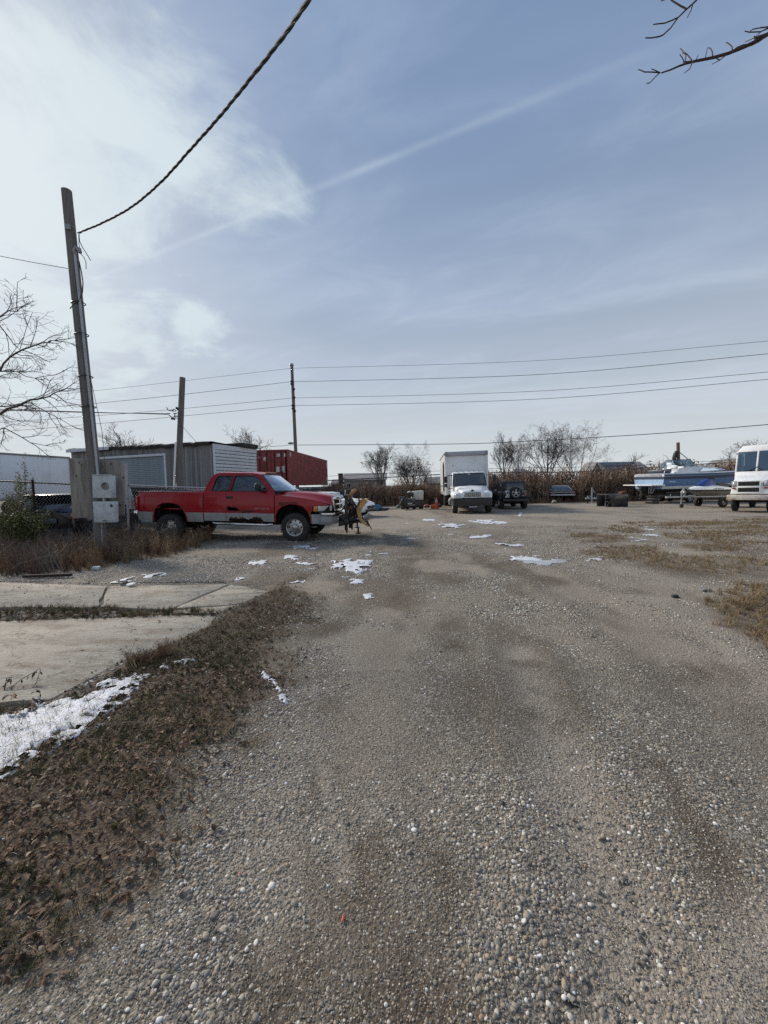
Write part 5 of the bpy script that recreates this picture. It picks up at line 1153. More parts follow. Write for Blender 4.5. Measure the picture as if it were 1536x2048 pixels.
# ------------------------------------------------------------------ houses beyond the thicket
def house(px0,px1,Y,eave_py,ridge_py,wm,label,gable='x',depth=8,wins=(),solar=False,chim=None,floor2=True,yaw=0.0,hip=0.0):
    a=P(px0,972,Y); b=P(px1,972,Y); w=b.x-a.x; ze=P((px0+px1)/2,eave_py,Y).z; zr=P((px0+px1)/2,ridge_py,Y+depth/2).z
    t=thing('house',label,'house',((a.x+b.x)/2,Y,0),yaw,'houses beyond the thicket'); hw=w/2
    q=MB()
    if gable=='x':
        q.hexa([(-hw,0,-3),(hw,0,-3),(hw,depth,-3),(-hw,depth,-3)],[(-hw,0,ze),(hw,0,ze),(hw,depth,ze),(-hw,depth,ze)]); q.add([(-hw,0,ze),(-hw,depth,ze),(-hw+hip,depth/2,zr-.05),(hw,0,ze),(hw,depth,ze),(hw-hip,depth/2,zr-.05)],[(0,1,2),(4,3,5)])
        q.build('wall',M[wm],t,smooth=0); f=MB(); e=.35; th=.18
        for s in (-1,1):
            y0=-e if s<0 else depth+e; f.hexa([(-hw-e,y0,ze-.15),(hw+e,y0,ze-.15),(hw+e-hip,depth/2,zr-.0),(-hw-e+hip,depth/2,zr-.0)],[(-hw-e,y0,ze-.15+th),(hw+e,y0,ze-.15+th),(hw+e-hip,depth/2,zr+th),(-hw-e+hip,depth/2,zr+th)])
            if hip: f.add([(s*(hw+e),-e,ze-.15+th),(s*(hw+e),depth+e,ze-.15+th),(s*(hw+e-hip),depth/2,zr+th)],[(0,1,2)])
        rf=f.build('roof',M['asphalt_shingle'],t,smooth=0)
        g=MB(); g.box((0,-e-.03,ze-.12),(w+2*e,.05,.25)); g.build('gutter',M['house_trim'],t)
        if solar:
            for i in range(9):
                for j in range(2):
                    fx=-hw*.62+i*hw*1.2/8; f0,f1=.12+j*.42,.50+j*.42; pt=lambda fx,f: Vector((fx,-e+(depth/2+e)*f,ze-.15+th+(zr-ze+.15)*f+.10)); s_=MB(); ww=hw*.6/8*1.85
                    s_.hexa([pt(fx,f0),pt(fx+ww,f0),pt(fx+ww,f1),pt(fx,f1)],[pt(fx,f0)+Vector((0,0,.06)),pt(fx+ww,f0)+Vector((0,0,.06)),pt(fx+ww,f1)+Vector((0,0,.06)),pt(fx,f1)+Vector((0,0,.06))]); s_.build('solar_panel',M['solar'],rf,smooth=0)
    else:
        q.hexa([(-hw,0,-3),(hw,0,-3),(hw,depth,-3),(-hw,depth,-3)],[(-hw,0,ze),(hw,0,ze),(hw,depth,ze),(-hw,depth,ze)]); q.add([(-hw,0,ze),(hw,0,ze),(0,0,zr-.05),(-hw,depth,ze),(hw,depth,ze),(0,depth,zr-.05)],[(0,1,2),(4,3,5)]); q.build('wall',M[wm],t,smooth=0)
        f=MB(); e=.35
        for s in (-1,1): f.hexa([(0,-e,zr),(s*(hw+e),-e,ze-.2),(s*(hw+e),depth+e,ze-.2),(0,depth+e,zr)],[(0,-e,zr+.2),(s*(hw+e),-e,ze),(s*(hw+e),depth+e,ze),(0,depth+e,zr+.2)])
        rf=f.build('roof',M['asphalt_shingle'],t,smooth=0)
    for px,py,ww,hh in wins:
        c=P(px,py,Y)-Vector(t.location); fr=MB()
        for dx,dz,sx,sz in ((0,hh/2,ww+.2,.12),(0,-hh/2,ww+.2,.12),(-ww/2,0,.12,hh),(ww/2,0,.12,hh),(0,0,.07,hh)): fr.box((c.x+dx,-.06,c.z+dz),(sx,.10,sz))
        fo=fr.build('window',M['house_trim'],t,smooth=0); g=MB(); g.box((c.x,-.015,c.z),(ww,.02,hh)); g.build('pane',M['dark_glass'],fo,smooth=0); bk=MB(); bk.box((c.x,-.0,c.z),(ww,.006,hh)); bk.build('blind',M['dark_inside'],fo,smooth=0)  # near-black backing puts the dark of the room behind each pane
    if chim:
        c=P(*chim,Y)-Vector(t.location); m=MB(); m.box((c.x,.3,c.z/2+.0),(1.1,1.1,c.z),.03); m.box((c.x,.3,c.z-.1),(1.3,1.3,.25),.03); m.build('chimney',M['brick_dark'],rf)
    return t
house(688,772,96,958,947.5,'house_grey','grey house with dark chimney behind the snow plow',wins=((697,971,1.2,1.1),(721,972,1.1,1.2)),chim=(681,947),depth=9)
house(664,682,110,968,960,'house_brown','low brown outbuilding left of the grey house chimney',depth=6)
house(1022,1078,105,953,938,'house_tan','pale house with hipped roof behind the slim trees',wins=((1031,957,1.6,1.4),(1052,957,1.4,1.4)),depth=9,hip=3)
house(1196,1300,92,942.5,925,'house_brown','brown house with solar panels behind the right thicket',wins=((1216,951.5,1.5,1.3),(1229,950.5,1.2,1.3)),depth=9,solar=True)
house(1184,1199,90,944,927,'house_tan','tan gable end adjoining the brown solar house',gable='y',depth=5)
house(1471,1512,88,933,919,'house_brown','dark brown gable seen between boat bow and step van',gable='y',depth=9)
house(855,884,104,965,955,'house_brown','dim brown roof beside the box truck',depth=7)
# ------------------------------------------------------------------ vehicles
_wm={}
def wheel(parent, c, r, w, side=-1, rim='wheel_metal', lugs=0, hubr=.62, name='wheel', style='steel', flat=False):
    """tyre with a rim child; side: which way the rim faces along local y"""
    key=(r,w,rim,lugs,hubr,style)
    if key not in _wm:
        t=MB(); h=w/2; rr=r*hubr
        t.lathe([(rr,-h*.8),(rr*1.04,-h),(r*.86,-h*1.04),(r*.965,-h*.9),(r,-h*.62),(r,h*.62),(r*.965,h*.9),(r*.86,h*1.04),(rr*1.04,h),(rr,h*.8)],(0,0,0),'y',32)
        for k in range(lugs):
            a=6.2832*k/lugs
            for s in (-1,1): t.box((math.cos(a+s*.03)*r*.995,s*h*.62,math.sin(a+s*.03)*r*.995),(.045,h*.62,.035),.004,rot=(0,-a+1.5708,0),seg=1)
        tm=t.mesh('tyre',M['rubber'],smooth=40)
        m=MB(); mats=[M[rim],M['dark_inside'],M['grey_metal']]
        if style=='steel':
            m.lathe([(rr*1.02,-h*.86),(rr*1.0,-h*.92),(rr*.93,-h*.88),(rr*.90,-h*.55),(rr*.86,-h*.30),(rr*.62,-h*.34),(rr*.50,-h*.46),(rr*.44,-h*.50),(rr*.40,-h*.46),(rr*.34,-h*.5),(rr*.30,-h*.72),(rr*.27,-h*.76),(.001,-h*.78)],(0,0,0),'y',32)
            for k in range(8):
                a=6.2832*k/8; cx,cz=math.cos(a)*rr*.74,math.sin(a)*rr*.74; m.lathe([(.001,-h*.39),(rr*.095,-h*.385),(rr*.10,-h*.30)],(cx,0,cz),'y',10,1)
                a+=.39; m.lathe([(.001,-h*.56),(rr*.035,-h*.55),(rr*.045,-h*.46)],(math.cos(a)*rr*.40,0,math.sin(a)*rr*.40),'y',6,2)
        else:
            m.lathe([(rr*1.02,-h*.86),(rr*.99,-h*.95),(rr*.90,-h*.86),(rr*.86,-h*.3)],(0,0,0),'y',28); m.lathe([(rr*.88,-h*.2),(.001,-h*.2)],(0,0,0),'y',20,1)
            for k in range(5):
                a=6.2832*k/5+.3; m.box((math.cos(a)*rr*.5,-h*.62,math.sin(a)*rr*.5),(rr*.9,h*.35,rr*.28),.01,0,rot=(0,-a,0))
            m.lathe([(rr*.30,-h*.5),(rr*.28,-h*.9),(.001,-h*.95)],(0,0,0),'y',14)
        rm=m.mesh('rim',mats,smooth=40); _wm[key]=(tm,rm)
    tm,rm=_wm[key]; o=link(name,tm,parent,c); ri=link('rim',rm,o)
    if side>0: ri.rotation_euler=(0,0,math.pi)
    return o
def lettering(name, text, size, mname, parent, loc, rot):
    fc=bpy.data.curves.new(name,'FONT'); fc.body=text; fc.size=size; fc.extrude=.002; fo=bpy.data.objects.new(name,fc); COL.objects.link(fo)
    dg=bpy.context.evaluated_depsgraph_get(); me=bpy.data.meshes.new_from_object(fo.evaluated_get(dg)); bpy.data.objects.remove(fo); me.materials.clear(); me.materials.append(M[mname]); return link(name,me,parent,loc,rot)
def mirror(poly): return [(a,b) for a,b in poly]

def ram():
    pf=G(587,1083); h=R(-5.95); lv=Vector((-math.sin(h),math.cos(h),0)); HW=1.0
    t=thing('pickup_truck','rust eaten red extended cab pickup truck with silver lower sides','pickup truck',pf+lv*HW); t.rotation_euler=(0,R(1.47),h)
    RP=[M['red_paint'],M['silver_paint'],M['rust'],M['dark_inside']]
    def wy(x,z,front=True):
        if z<=1.40: w=HW-.05*((z-1.0)/.42)**2 if z>1.0 else HW-.03*((1.0-z)/.45)**2
        else: w=.952-(z-1.40)*.30
        if x>.35: w-=.13*((x-.35)/.7)**2
        if x<-4.6: w-=.05*((-4.6-x)/.28)**2
        w-=.012*math.exp(-((z-1.17)/.05)**2)*0+ .010*math.exp(-((z-.83)/.018)**2)
        return w
    def side(s): return lambda x,z,i: Vector((x,s*(wy(x,z)-i),z))
    TR=.80
    def cmat(holes,pad=.05):
        def f(x,z):
            for hpoly in holes:
                n=len(hpoly)
                for i in range(n):
                    ax,az=hpoly[i]; bx,bz=hpoly[(i+1)%n]; dx,dz=bx-ax,bz-az; u=max(0,min(1,((x-ax)*dx+(z-az)*dz)/(dx*dx+dz*dz+1e-9)))
                    if math.hypot(x-ax-u*dx,z-az-u*dz)<pad*(.5+.6*abs(mnoise.noise(Vector((x*6,z*6,2))))): return 2
            return 1 if z<TR else 0
        return f
    farch=[(.52,.54),(.50,.70),(.44,.88),(.30,1.02),(.10,1.085),(-.10,1.095),(-.30,1.04),(-.45,.93),(-.53,.78),(-.555,.54)]
    rarch=[(-3.27,.52),(-3.29,.68),(-3.38,.90),(-3.50,1.02),(-3.68,1.075),(-3.86,1.085),(-4.04,1.075),(-4.19,1.01),(-4.29,.88),(-4.355,.68),(-4.37,.52)]
    H1=[(-2.02,.985),(-1.93,.99),(-1.86,.965),(-1.78,.97),(-1.68,.925),(-1.62,.885),(-1.70,.868),(-1.86,.872),(-1.99,.88)]
    H2=[(-1.60,.855),(-1.45,.868),(-1.25,.872),(-1.16,.855),(-1.22,.832),(-1.40,.826),(-1.55,.818)]
    H3=[(-1.97,.625),(-1.80,.648),(-1.66,.630),(-1.58,.645),(-1.48,.655),(-1.36,.61),(-1.24,.66),(-1.14,.672),(-1.04,.665),(-.95,.615),(-.92,.575),(-1.2,.560),(-1.6,.562),(-1.95,.575)]
    F1=[(-.40,1.02),(-.36,1.115),(-.22,1.13),(-.05,1.145),(.08,1.135),(.15,1.10),(.0,1.105),(-.2,1.09)]
    for s in (-1,1):
        hh=(lambda l:l) if s<0 else (lambda l:[])
        b=MB(); panel(b,[(-4.88,.54),(-4.90,.80),(-4.875,1.30),(-4.83,1.395),(-2.775,1.40),(-2.775,.52)]+rarch,[],side(s),.13,.03,split=[((-4.895,TR),(-4.33,TR)),((-3.34,TR),(-2.776,TR))],matf=cmat([])); b.build('bed_side',RP,t,smooth=40)
        door=[(-2.045,.56),(-2.045,1.40),(-1.955,1.425),(-1.86,1.925),(-1.25,1.93),(-1.06,1.86),(-.66,1.42),(-.585,1.37),(-.585,.56)]
        dwin=[(-1.925,1.445),(-1.825,1.895),(-1.27,1.90),(-1.09,1.825),(-.80,1.445)]
        qwin=[(-2.50,1.445),(-2.43,1.78),(-2.35,1.885),(-1.905,1.895),(-1.99,1.445)]
        c=MB(); out=[(-2.745,.56),(-2.745,1.38),(-2.70,1.55),(-2.60,1.80),(-2.50,1.92),(-2.40,1.97),(-1.25,1.975),(-1.02,1.925),(-.60,1.46),(-.565,1.42),(-.565,.54)]
        gap=[(-2.054,.545)]+[(-2.054,1.40)]+[(-1.966,1.43),(-1.868,1.934),(-1.245,1.939),(-1.055,1.868),(-.655,1.428),(-.576,1.375),(-.576,.545)]
        outr=[(-2.745,.56),(-2.745,1.38),(-2.70,1.55),(-2.60,1.80),(-2.50,1.92),(-2.40,1.97),(-1.25,1.975),(-1.02,1.925),(-.60,1.46),(-.568,1.42),(-.568,.56),(-.576,.56)]+gap[::-1][1:]+[(-2.054,.56)]
        panel(c,outr,[qwin],side(s),.14,.03,split=[((-2.74,TR),(-2.055,TR))],matf=cmat([])); c.build('cab_side',RP,t,smooth=40)
        d=MB(); panel(d,door,[dwin]+hh([H1,H2,H3]),side(s),.07 if s<0 else .14,.025,split=[((-2.04,TR),(-.59,TR))],matf=cmat(hh([H1,H2,H3]),.04)); do=d.build('door',RP,t,smooth=40)
        for nm,w_ in (('door_window',dwin),('quarter_window',qwin)):
            g=MB(); panel(g,w_,[],lambda x,z,i,s=s:Vector((x,s*(wy(x,z)-.018-i),z)),.5,.004); g.build(nm,M['window_glass'] if nm[0]=='d' else M['dark_glass'],do if nm[0]=='d' else t,smooth=0)
        for w_,nm in ((dwin,'window_seal'),(qwin,'window_seal')):
            g=MB(); g.tube([Vector((x,s*(wy(x,z)+.0),z)) for x,z in w_],.014,4,closed=True); g.build(nm,M['black_plastic'],do if w_ is dwin else t,smooth=0)
        f=MB(); fo=[(-.555,.54),(-.555,1.335),(-.2,1.31),(.3,1.255),(.7,1.18),(.98,1.10),(1.0,1.06),(.585,1.045),(.56,1.0),(.56,.885),(.50,.84),(.52,.54)]+farch[1:]
        panel(f,fo,hh([F1]) if False else [],side(s),.12,.025,split=[((-.554,TR),(-.53,TR))],matf=cmat(hh([F1]),.035)); f.build('fender',RP,t,smooth=40)
        for arch,nm in ((farch,'arch_lip'),(rarch,'arch_lip')):
            g=MB(); g.tube([Vector((x,s*(wy(x,max(z,.6))+.004),z)) for x,z in arch],.016,6); g.build(nm,M['red_paint'],t)
        # wheel house liners
        for cx,cz,r_ in ((0.0,.60,.47),(-3.83,.60,.47)):
            g=MB(); pts=[(cx+math.cos(a)*r_,cz+math.sin(a)*r_) for a in [math.pi*i/12 for i in range(13)]]; g.loft([[Vector((x,s*.95,z)) for x,z in pts],[Vector((x,s*.5,z)) for x,z in pts]]); g.add([Vector((x,s*.52,z)) for x,z in pts]+[Vector((cx+r_,s*.52,.3)),Vector((cx-r_,s*.52,.3))],[tuple(range(15))]); g.build('wheel_liner',M['dark_inside'],t)
        # door handle, mirror, step bar, trim line
        g=MB(); g.box((-1.93,s*(wy(-1.93,1.25)+.004),1.26),(.20,.02,.075),.008); g.build('handle',M['black_plastic'],do)
        g=MB(); g.box((-.98,s*1.16,1.58),(.12,.24,.21),.05,seg=3); g.tube([(-.84,s*.93,1.47),(-.90,s*1.02,1.47),(-.96,s*1.12,1.50)],[.05,.04,.05],8); mo=g.build('mirror',M['black_plastic'],t)
        g=MB(); g.box((-1.043,s*1.16,1.58),(.006,.19,.16),.002); g.build('mirror_glass',M['chrome'],mo)
        g=MB(); g.tube([(-2.50,s*.92,.50),(-2.38,s*1.0,.485),(-.80,s*1.0,.465),(-.66,s*.92,.48)],.040,10); g.build('step_bar',M['chrome'],t)
        for xx in (-2.2,-1.5,-.95): g=MB(); g.box((xx,s*.86,.52),(.06,.25,.04),.005); g.build('step_bracket',M['black_metal'],t)
        g=MB(); g.box((-2.42,s*.985,.77),(.0,.0,.0),0)
        # marks of the trim
        for xa,xb,par in ((-4.88,-4.33,t),(-3.34,-2.79,t),(-2.735,-2.06,t),(-2.035,-.60,do)):
            g=MB(); g.tube([Vector((x_,s*(wy(x_,.845)+.003),.845)) for x_ in (xa,(xa+xb)/2,xb)],.008,4); g.build('trim_strip',M['silver_paint'] if False else M['red_paint'],par)
        # headlight
        hl=MB(); hl.hexa([(.70,s*(wy(.70,1)-.10),.885),(1.03,s*.60,.885),(1.06,s*.62,.885),(.72,s*(wy(.70,1)+.005),.885)] if s>0 else [(.72,s*(wy(.70,1)+.005),.885),(1.06,s*.62,.885),(1.03,s*.60,.885),(.70,s*(wy(.70,1)-.10),.885)],
            [(.70,s*(wy(.70,1)-.10),1.045),(1.03,s*.60,1.05),(1.06,s*.62,1.05),(.72,s*(wy(.70,1)+.005),1.045)] if s>0 else [(.72,s*(wy(.70,1)+.005),1.045),(1.06,s*.62,1.05),(1.03,s*.60,1.05),(.70,s*(wy(.70,1)-.10),1.045)],.015); hl.build('headlight',M['lamp_clear'],t)
        g=MB(); g.hexa([(.575,s*.95,.885),(.71,s*.93,.885),(.71,s*(wy(.71,1)+.006),.885),(.58,s*(wy(.58,1)+.006),.885)] if s>0 else [(.58,s*(wy(.58,1)+.006),.885),(.71,s*(wy(.71,1)+.006),.885),(.71,s*.93,.885),(.575,s*.95,.885)],[(.60,s*.95,1.035),(.71,s*.93,1.045),(.71,s*(wy(.71,1)+.006),1.045),(.60,s*(wy(.60,1)+.006),1.035)] if s>0 else [(.60,s*(wy(.60,1)+.006),1.035),(.71,s*(wy(.71,1)+.006),1.045),(.71,s*.93,1.045),(.60,s*.95,1.035)],.01); g.build('turn_signal',M['lamp_amber'],t)
        # tail lamp
        g=MB(); g.box((-4.875,s*.93,1.05),(.06,.14,.42),.015); g.build('tail_lamp',M['lamp_red'],t)
    # body lower front and rear
    g=MB(); g.box((-2.0,0,.62),(5.6,1.0,.40),.05); g.box((-1.75,0,.72),(1.9,1.86,.30),.05); g.tube([(-3.86,-.75,.31),(-3.86,.75,.31)],.09,8); g.tube([(.03,-.75,.42),(.03,.75,.42)],.08,8); g.box((.3,0,.75),(1.1,1.0,.5),.05); g.box((-3.83,0,.93),(1.25,1.08,.26),.02); g.build('chassis',M['dark_inside'],t)
    # roof, cab back, bed
    xs=[-2.50,-2.40,-2.2,-1.7,-1.3,-1.1,-1.0]; zs=[1.92,1.97,1.985,1.985,1.982,1.955,1.93]; rows=[]
    for x,z in zip(xs,zs):
        e=wy(x,z); rows.append([Vector((x,e*q,z+(.055 if 0.2<abs(x+1.7)<2 or True else 0)*(1-abs(q)**2.6))) for q in (-1,-.93,-.8,-.5,0,.5,.8,.93,1)])
    g=MB(); g.loft(rows); g.build('roof',M['red_paint'],t,smooth=50)
    for y in (-.32,-.16,0,.16,.32): g=MB(); g.sphere((-1.06+.02*(1-abs(y)),y,2.005),.05,8,sq=(1.2,1,.55)); g.build('marker_lamp',M['lamp_amber'],t)
    g=MB(); bk=[(-2.72,.9,1.40),(-2.72,.6,.9)]; rows=[]
    for x,z in ((-2.735,.75),(-2.735,1.38),(-2.70,1.55),(-2.60,1.80),(-2.50,1.92)): e=wy(x,z)-.005; rows.append([Vector((x+.03*0,e*q,z)) for q in (-1,-.5,0,.5,1)])
    g.loft(rows); g.build('cab_back',M['red_paint'],t)
    g=MB(); rr=[Vector((-2.715,y,1.50)) for y in (-.62,.62)]+[Vector((-2.605,y,1.82)) for y in (.58,-.58)]; g.add([p+Vector((-.02,0,0)) for p in rr],[(0,1,2,3)]); g.build('rear_window',M['dark_glass'],t,smooth=0)
    g=MB(); g.box((-3.8,0,.88),(2.08,1.5,.05),.01); g.box((-2.80,0,1.15),(.03,1.86,.5),.005); g.box((-4.86,0,1.1),(.05,1.72,.56),.02)
    for s in (-1,1): g.box((-3.82,s*.86,1.392),(2.06,.10,.03),.008); g.box((-3.82,s*.80,1.25),(2.0,.02,.27),.004)
    g.build('bed',M['red_paint'],t)
    for s in (-1,1): g=MB(); g.box((-3.82,s*.925,1.408),(2.08,.05,.012),.004); g.build('bed_rail',M['silver_paint'],t)
    g=MB(); g.box((-4.98,0,.74),(.14,1.86,.17),.03); g.box((-4.99,0,.84),(.18,.9,.03),.01); g.build('rear_bumper',M['chrome'],t)
    g=MB(); g.box((-2.66,0,.80),(.0,.0,.0),0)
    # windshield between the pillars, dash, seats, wheel
    rows=[]
    for k in range(6):
        f=k/5; x0=-.60-.42*f; z=1.455+.475*f; e=wy(x0,z)-.03; rows.append([Vector((x0+(.46*(1-f)+.10*f)*(1-abs(q)**2.0),e*q,z+.02*(1-q*q)*(f))) for q in (-1,-.85,-.5,0,.5,.85,1)])
    g=MB(); g.loft(rows); g.build('windshield',M['screen_glass'],t,smooth=60)
    g=MB(); g.tube([rows[k][0] for k in range(6)],.025,5); g.tube([rows[k][-1] for k in range(6)],.025,5); g.tube(rows[5],.02,5); g.tube([p+Vector((.02,0,-.01)) for p in rows[0]],.03,5); g.build('windshield_seal',M['black_plastic'],t)
    for y0 in (-.55,.15): g=MB(); a=Vector((-.10,y0,1.475)); g.tube([a,a+Vector((-.06,.25,.035)),a+Vector((-.10,.55,.05))],.013,5); g.build('wiper',M['black_plastic'],t)
    g=MB(); g.box((-.72,0,1.32),(.5,1.7,.2),.05); g.build('dashboard',M['cloth_dark'],t)
    for y in (-.42,.42):
        g=MB(); g.box((-1.45,y,1.15),(.5,.55,.2),.06); g.box((-1.74,y,1.45),(.18,.54,.6),.06,rot=(0,-.2,0)); g.box((-1.82,y,1.80),(.10,.26,.18),.04); g.build('seat',M['seat_brown'],t)
    g=MB(); g.tube([Vector((-1.02+.07*math.sin(a),.42+.19*math.cos(a),1.40+.17*math.sin(a))) for a in [6.283*i/18 for i in range(18)]],.017,5,closed=True); g.build('steering_wheel',M['black_plastic'],t)
    # hood
    rows=[]
    for x,zf,zh,yw in ((-.57,1.335,1.43,.955),(-.3,1.32,1.435,.95),(.0,1.292,1.425,.955),(.3,1.258,1.405,.95),(.6,1.205,1.375,.93),(.85,1.145,1.33,.87),(1.0,1.095,1.285,.80),(1.07,1.06,1.23,.74)):
        e=min(wy(x,zf),yw+.02); k=1-.18*max(0,x)/1.07; half=[(e,zf),(e-.05,zf+.022),(e-.16,zf+.03),(.70*k,zh-.03),(.64*k,zh),(.35*k,zh+.018),(0,zh+.024)]; rows.append([Vector((x+(.05 if x>.8 else 0)*(1-abs(y)),-y,z)) for y,z in half]+[Vector((x+(.05 if x>.8 else 0)*(1-abs(y)),y,z)) for y,z in half[-2::-1]])
    g=MB(); g.loft(rows); g.build('hood',M['red_paint'],t,smooth=55)
    # grille: chrome crosshair frame around dark mesh
    gr=MB()
    def bar(a,b,r): gr.tube([a,b],r,8)
    z0,z1=.905,1.235; yb,yt=.47,.56; xf=1.13
    cor=[Vector((xf+.0,-yb,z0)),Vector((xf,yb,z0)),Vector((xf-.05,yt,z1)),Vector((xf-.05,-yt,z1))]
    gr.tube([Vector((xf-.02,-yb-.02,z0)),Vector((xf+.03,0,z0-.015)),Vector((xf-.02,yb+.02,z0))],.035,8); gr.tube([Vector((xf-.09,-yt-.02,z1-.01)),Vector((xf-.01,0,z1+.02)),Vector((xf-.09,yt+.02,z1-.01))],[.05,.055,.05],8)
    for s in (-1,1): gr.tube([Vector((xf-.02,s*(yb+.02),z0)),Vector((xf-.05,s*(yt),z0+.17)),Vector((xf-.09,s*(yt+.02),z1-.01))],.045,8)
    gr.tube([Vector((xf+.03,0,z0)),Vector((xf+.0,0,z1))],.030,8); gr.tube([Vector((xf-.03,-yt,1.075)),Vector((xf+.02,0,1.07)),Vector((xf-.03,yt,1.075))],.028,8)
    go=gr.build('grille',M['chrome'],t)
    g=MB()
    for k in range(9): g.tube([Vector((xf-.10,-yt,z0+.02+k*.036)),Vector((xf-.05,0,z0+.02+k*.036)),Vector((xf-.10,yt,z0+.02+k*.036))],.006,4)
    g.box((xf-.14,0,(z0+z1)/2),(.03,1.1,.34),.0); g.build('grille_mesh',M['black_plastic'],go)
    g=MB(); g.hexa([(.60,-.9,.84),(1.0,-.86,.84),(1.0,.86,.84),(.60,.9,.84)],[(.60,-.86,1.06),(1.0,-.66,1.08),(1.0,.66,1.08),(.60,.86,1.06)]); g.build('grille_surround',M['dark_inside'],t)
    # bumper
    def bump(zb,zt,out,inn,mat_,nm,bev=.02,y1=.95):
        rows=[]
        for y in (-y1,-y1*.9,-.6,-.3,0,.3,.6,y1*.9,y1):
            q=abs(y)/y1; x=out-.10*q**2-.34*max(0,(q-.86)/.14)**1.5; rows.append([Vector((x-.06,y,zb)),Vector((x,y,zb+.02)),Vector((x+.015,y,(zb+zt)/2)),Vector((x,y,zt-.015)),Vector((x-.08,y,zt))])
        g=MB(); g.loft(rows); return g.build(nm,M[mat_],t,smooth=40)
    bump(.745,.845,1.26,1.1,'chrome','front_bumper',y1=.95); bump(.50,.74,1.235,1.0,'silver_paint','bumper_valance',y1=.985)
    g=MB(); g.box((1.16,0,.62),(.2,.9,.12),.01); g.build('bumper_opening',M['dark_inside'],t)
    for s in (-1,1):
        g=MB(); panel(g,[(.53,.52),(.53,.80),(1.0,.80),(.98,.52)],[],lambda x,z,i,s=s:Vector((x,s*(min(wy(x,z),.99)-i),z)),.15,.02); g.build('bumper_end',M['silver_paint'],t)
    for y in (-.52,.52): g=MB(); g.sphere((1.21,y,.635),.07,10,sq=(.4,1,.8)); g.build('fog_lamp',M['lamp_clear'],t)
    # badge
    lettering('badge_lettering','RAM 2500 V8',.08,'grey_metal',t,(-1.18,-1.0005,.915),(R(90),0,0))
    # antenna base, wheels
    for s in (-1,1):
        wheel(t,(.03,s*.865,.41),.41,.26,s,lugs=34); wheel(t,(-3.86,s*.865,.315),.41,.26,s,lugs=34)
    # snow plow
    p=thing('snow_plow','yellow bladed snow plow raised on a black frame before the pickup','snow plow',t.location); p.rotation_euler=t.rotation_euler
    g=MB()
    for s in (-1,1):
        g.box((1.42,s*.32,.80),(.09,.07,1.05),.012); g.box((1.30,s*.30,.62),(.4,.07,.16),.01); g.box((1.46,s*.42,.32),(.05,.05,.22),.006); g.tube([(1.40,s*.30,1.30),(1.62,s*.2,1.0),(1.75,s*.12,.62)],.03,6)
    g.box((1.42,0,1.30),(.14,.9,.10),.015); g.box((1.42,0,.95),(.12,.7,.12),.015); g.box((1.46,0,.55),(.14,1.0,.16),.015); g.box((1.50,-.05,1.12),(.12,.26,.22),.03); g.build('mount_frame',M['black_metal'],p)
    g=MB()
    for s in (-1,1): g.hexa([(1.2,s*.36-.05,.40),(2.02,s*.10-.05,.56),(2.02,s*.10+.05,.56),(1.2,s*.36+.05,.40)],[(1.2,s*.36-.05,.52),(2.02,s*.10-.05,.66),(2.02,s*.10+.05,.66),(1.2,s*.36+.05,.52)],.01)
    g.box((1.55,0,.50),(.1,.6,.1),.01); g.box((1.98,0,.62),(.12,1.7,.14),.015); g.build('push_frame',M['black_metal'],p)
    for s in (-1,1):
        g=MB(); g.cyl((1.50,s*.42,.56),(1.78,s*.52,.64),.045,n=10); co=g.build('angle_cylinder',M['black_metal'],p); g=MB(); g.cyl((1.78,s*.52,.64),(2.0,s*.60,.72),.024,n=8); g.build('piston_rod',M['chrome'],co)
    g=MB(); g.cyl((1.52,0,1.22),(1.62,0,.72),.05,n=10); g.tube([(1.5,-.1,1.2),(1.62,-.25,1.02),(1.6,-.35,.75),(1.72,-.3,.62)],.018,6); g.tube([(1.5,.1,1.15),(1.68,.1,.95),(1.7,-.15,.7)],.016,6); g.tube([(1.42,-.2,1.1),(1.55,-.45,.9),(1.5,-.4,.6)],.014,6); g.build('hydraulic_hose',M['black_metal'],p)
    g=MB(); a=Vector((1.48,-.05,1.34)); b=Vector((1.66,-.05,1.53)); d=Vector((.03,0,-.03)); e=Vector((0,.05,0)); g.hexa([a-d-e,a+d-e,a+d+e,a-d+e],[b-d-e,b+d-e,b+d+e,b-d+e],.012); g.build('lift_arm',M['plow_yellow'],p)
    g=MB(); a=Vector((1.58,.06,1.42)); g.tube([a+Vector((.02,0,.05)),a+Vector((.14,0,.04)),a+Vector((.17,0,-.05)),a+Vector((.16,0,-.55))],.02,6); g.build('lift_chain',M['dark_rust'],p)
    for s in (-1,1):
        g=MB(); g.box((1.36,s*.55,1.44),(.14,.20,.15),.025); g.cyl((1.40,s*.46,1.30),(1.36,s*.55,1.40),.018,n=6); lo=g.build('plow_lamp',M['black_plastic'],p); g=MB(); g.box((1.435,s*.55,1.44),(.012,.17,.12),.005); g.build('lens',M['lamp_clear'],lo)
    # curved blade, turned a little
    bc=Vector((1.84,0,0)); rot=Matrix.Rotation(R(11),3,'Z'); prof=[]
    for k in range(11):
        f=k/10; a=R(-62+118*f); prof.append((.50-.50*math.cos(a)-.05, .86+.415*math.sin(a)))
    g=MB(); rows=[]
    for y in (-1.18,-.6,0,.6,1.18): rows.append([bc+rot@Vector((x,y,z)) for x,z in prof])
    rows2=[[q+rot@Vector((-.015,0,0)) for q in r_] for r_ in rows]; g.loft(rows); g.loft(rows2); g.build('blade',M['plow_yellow'],p,smooth=50)
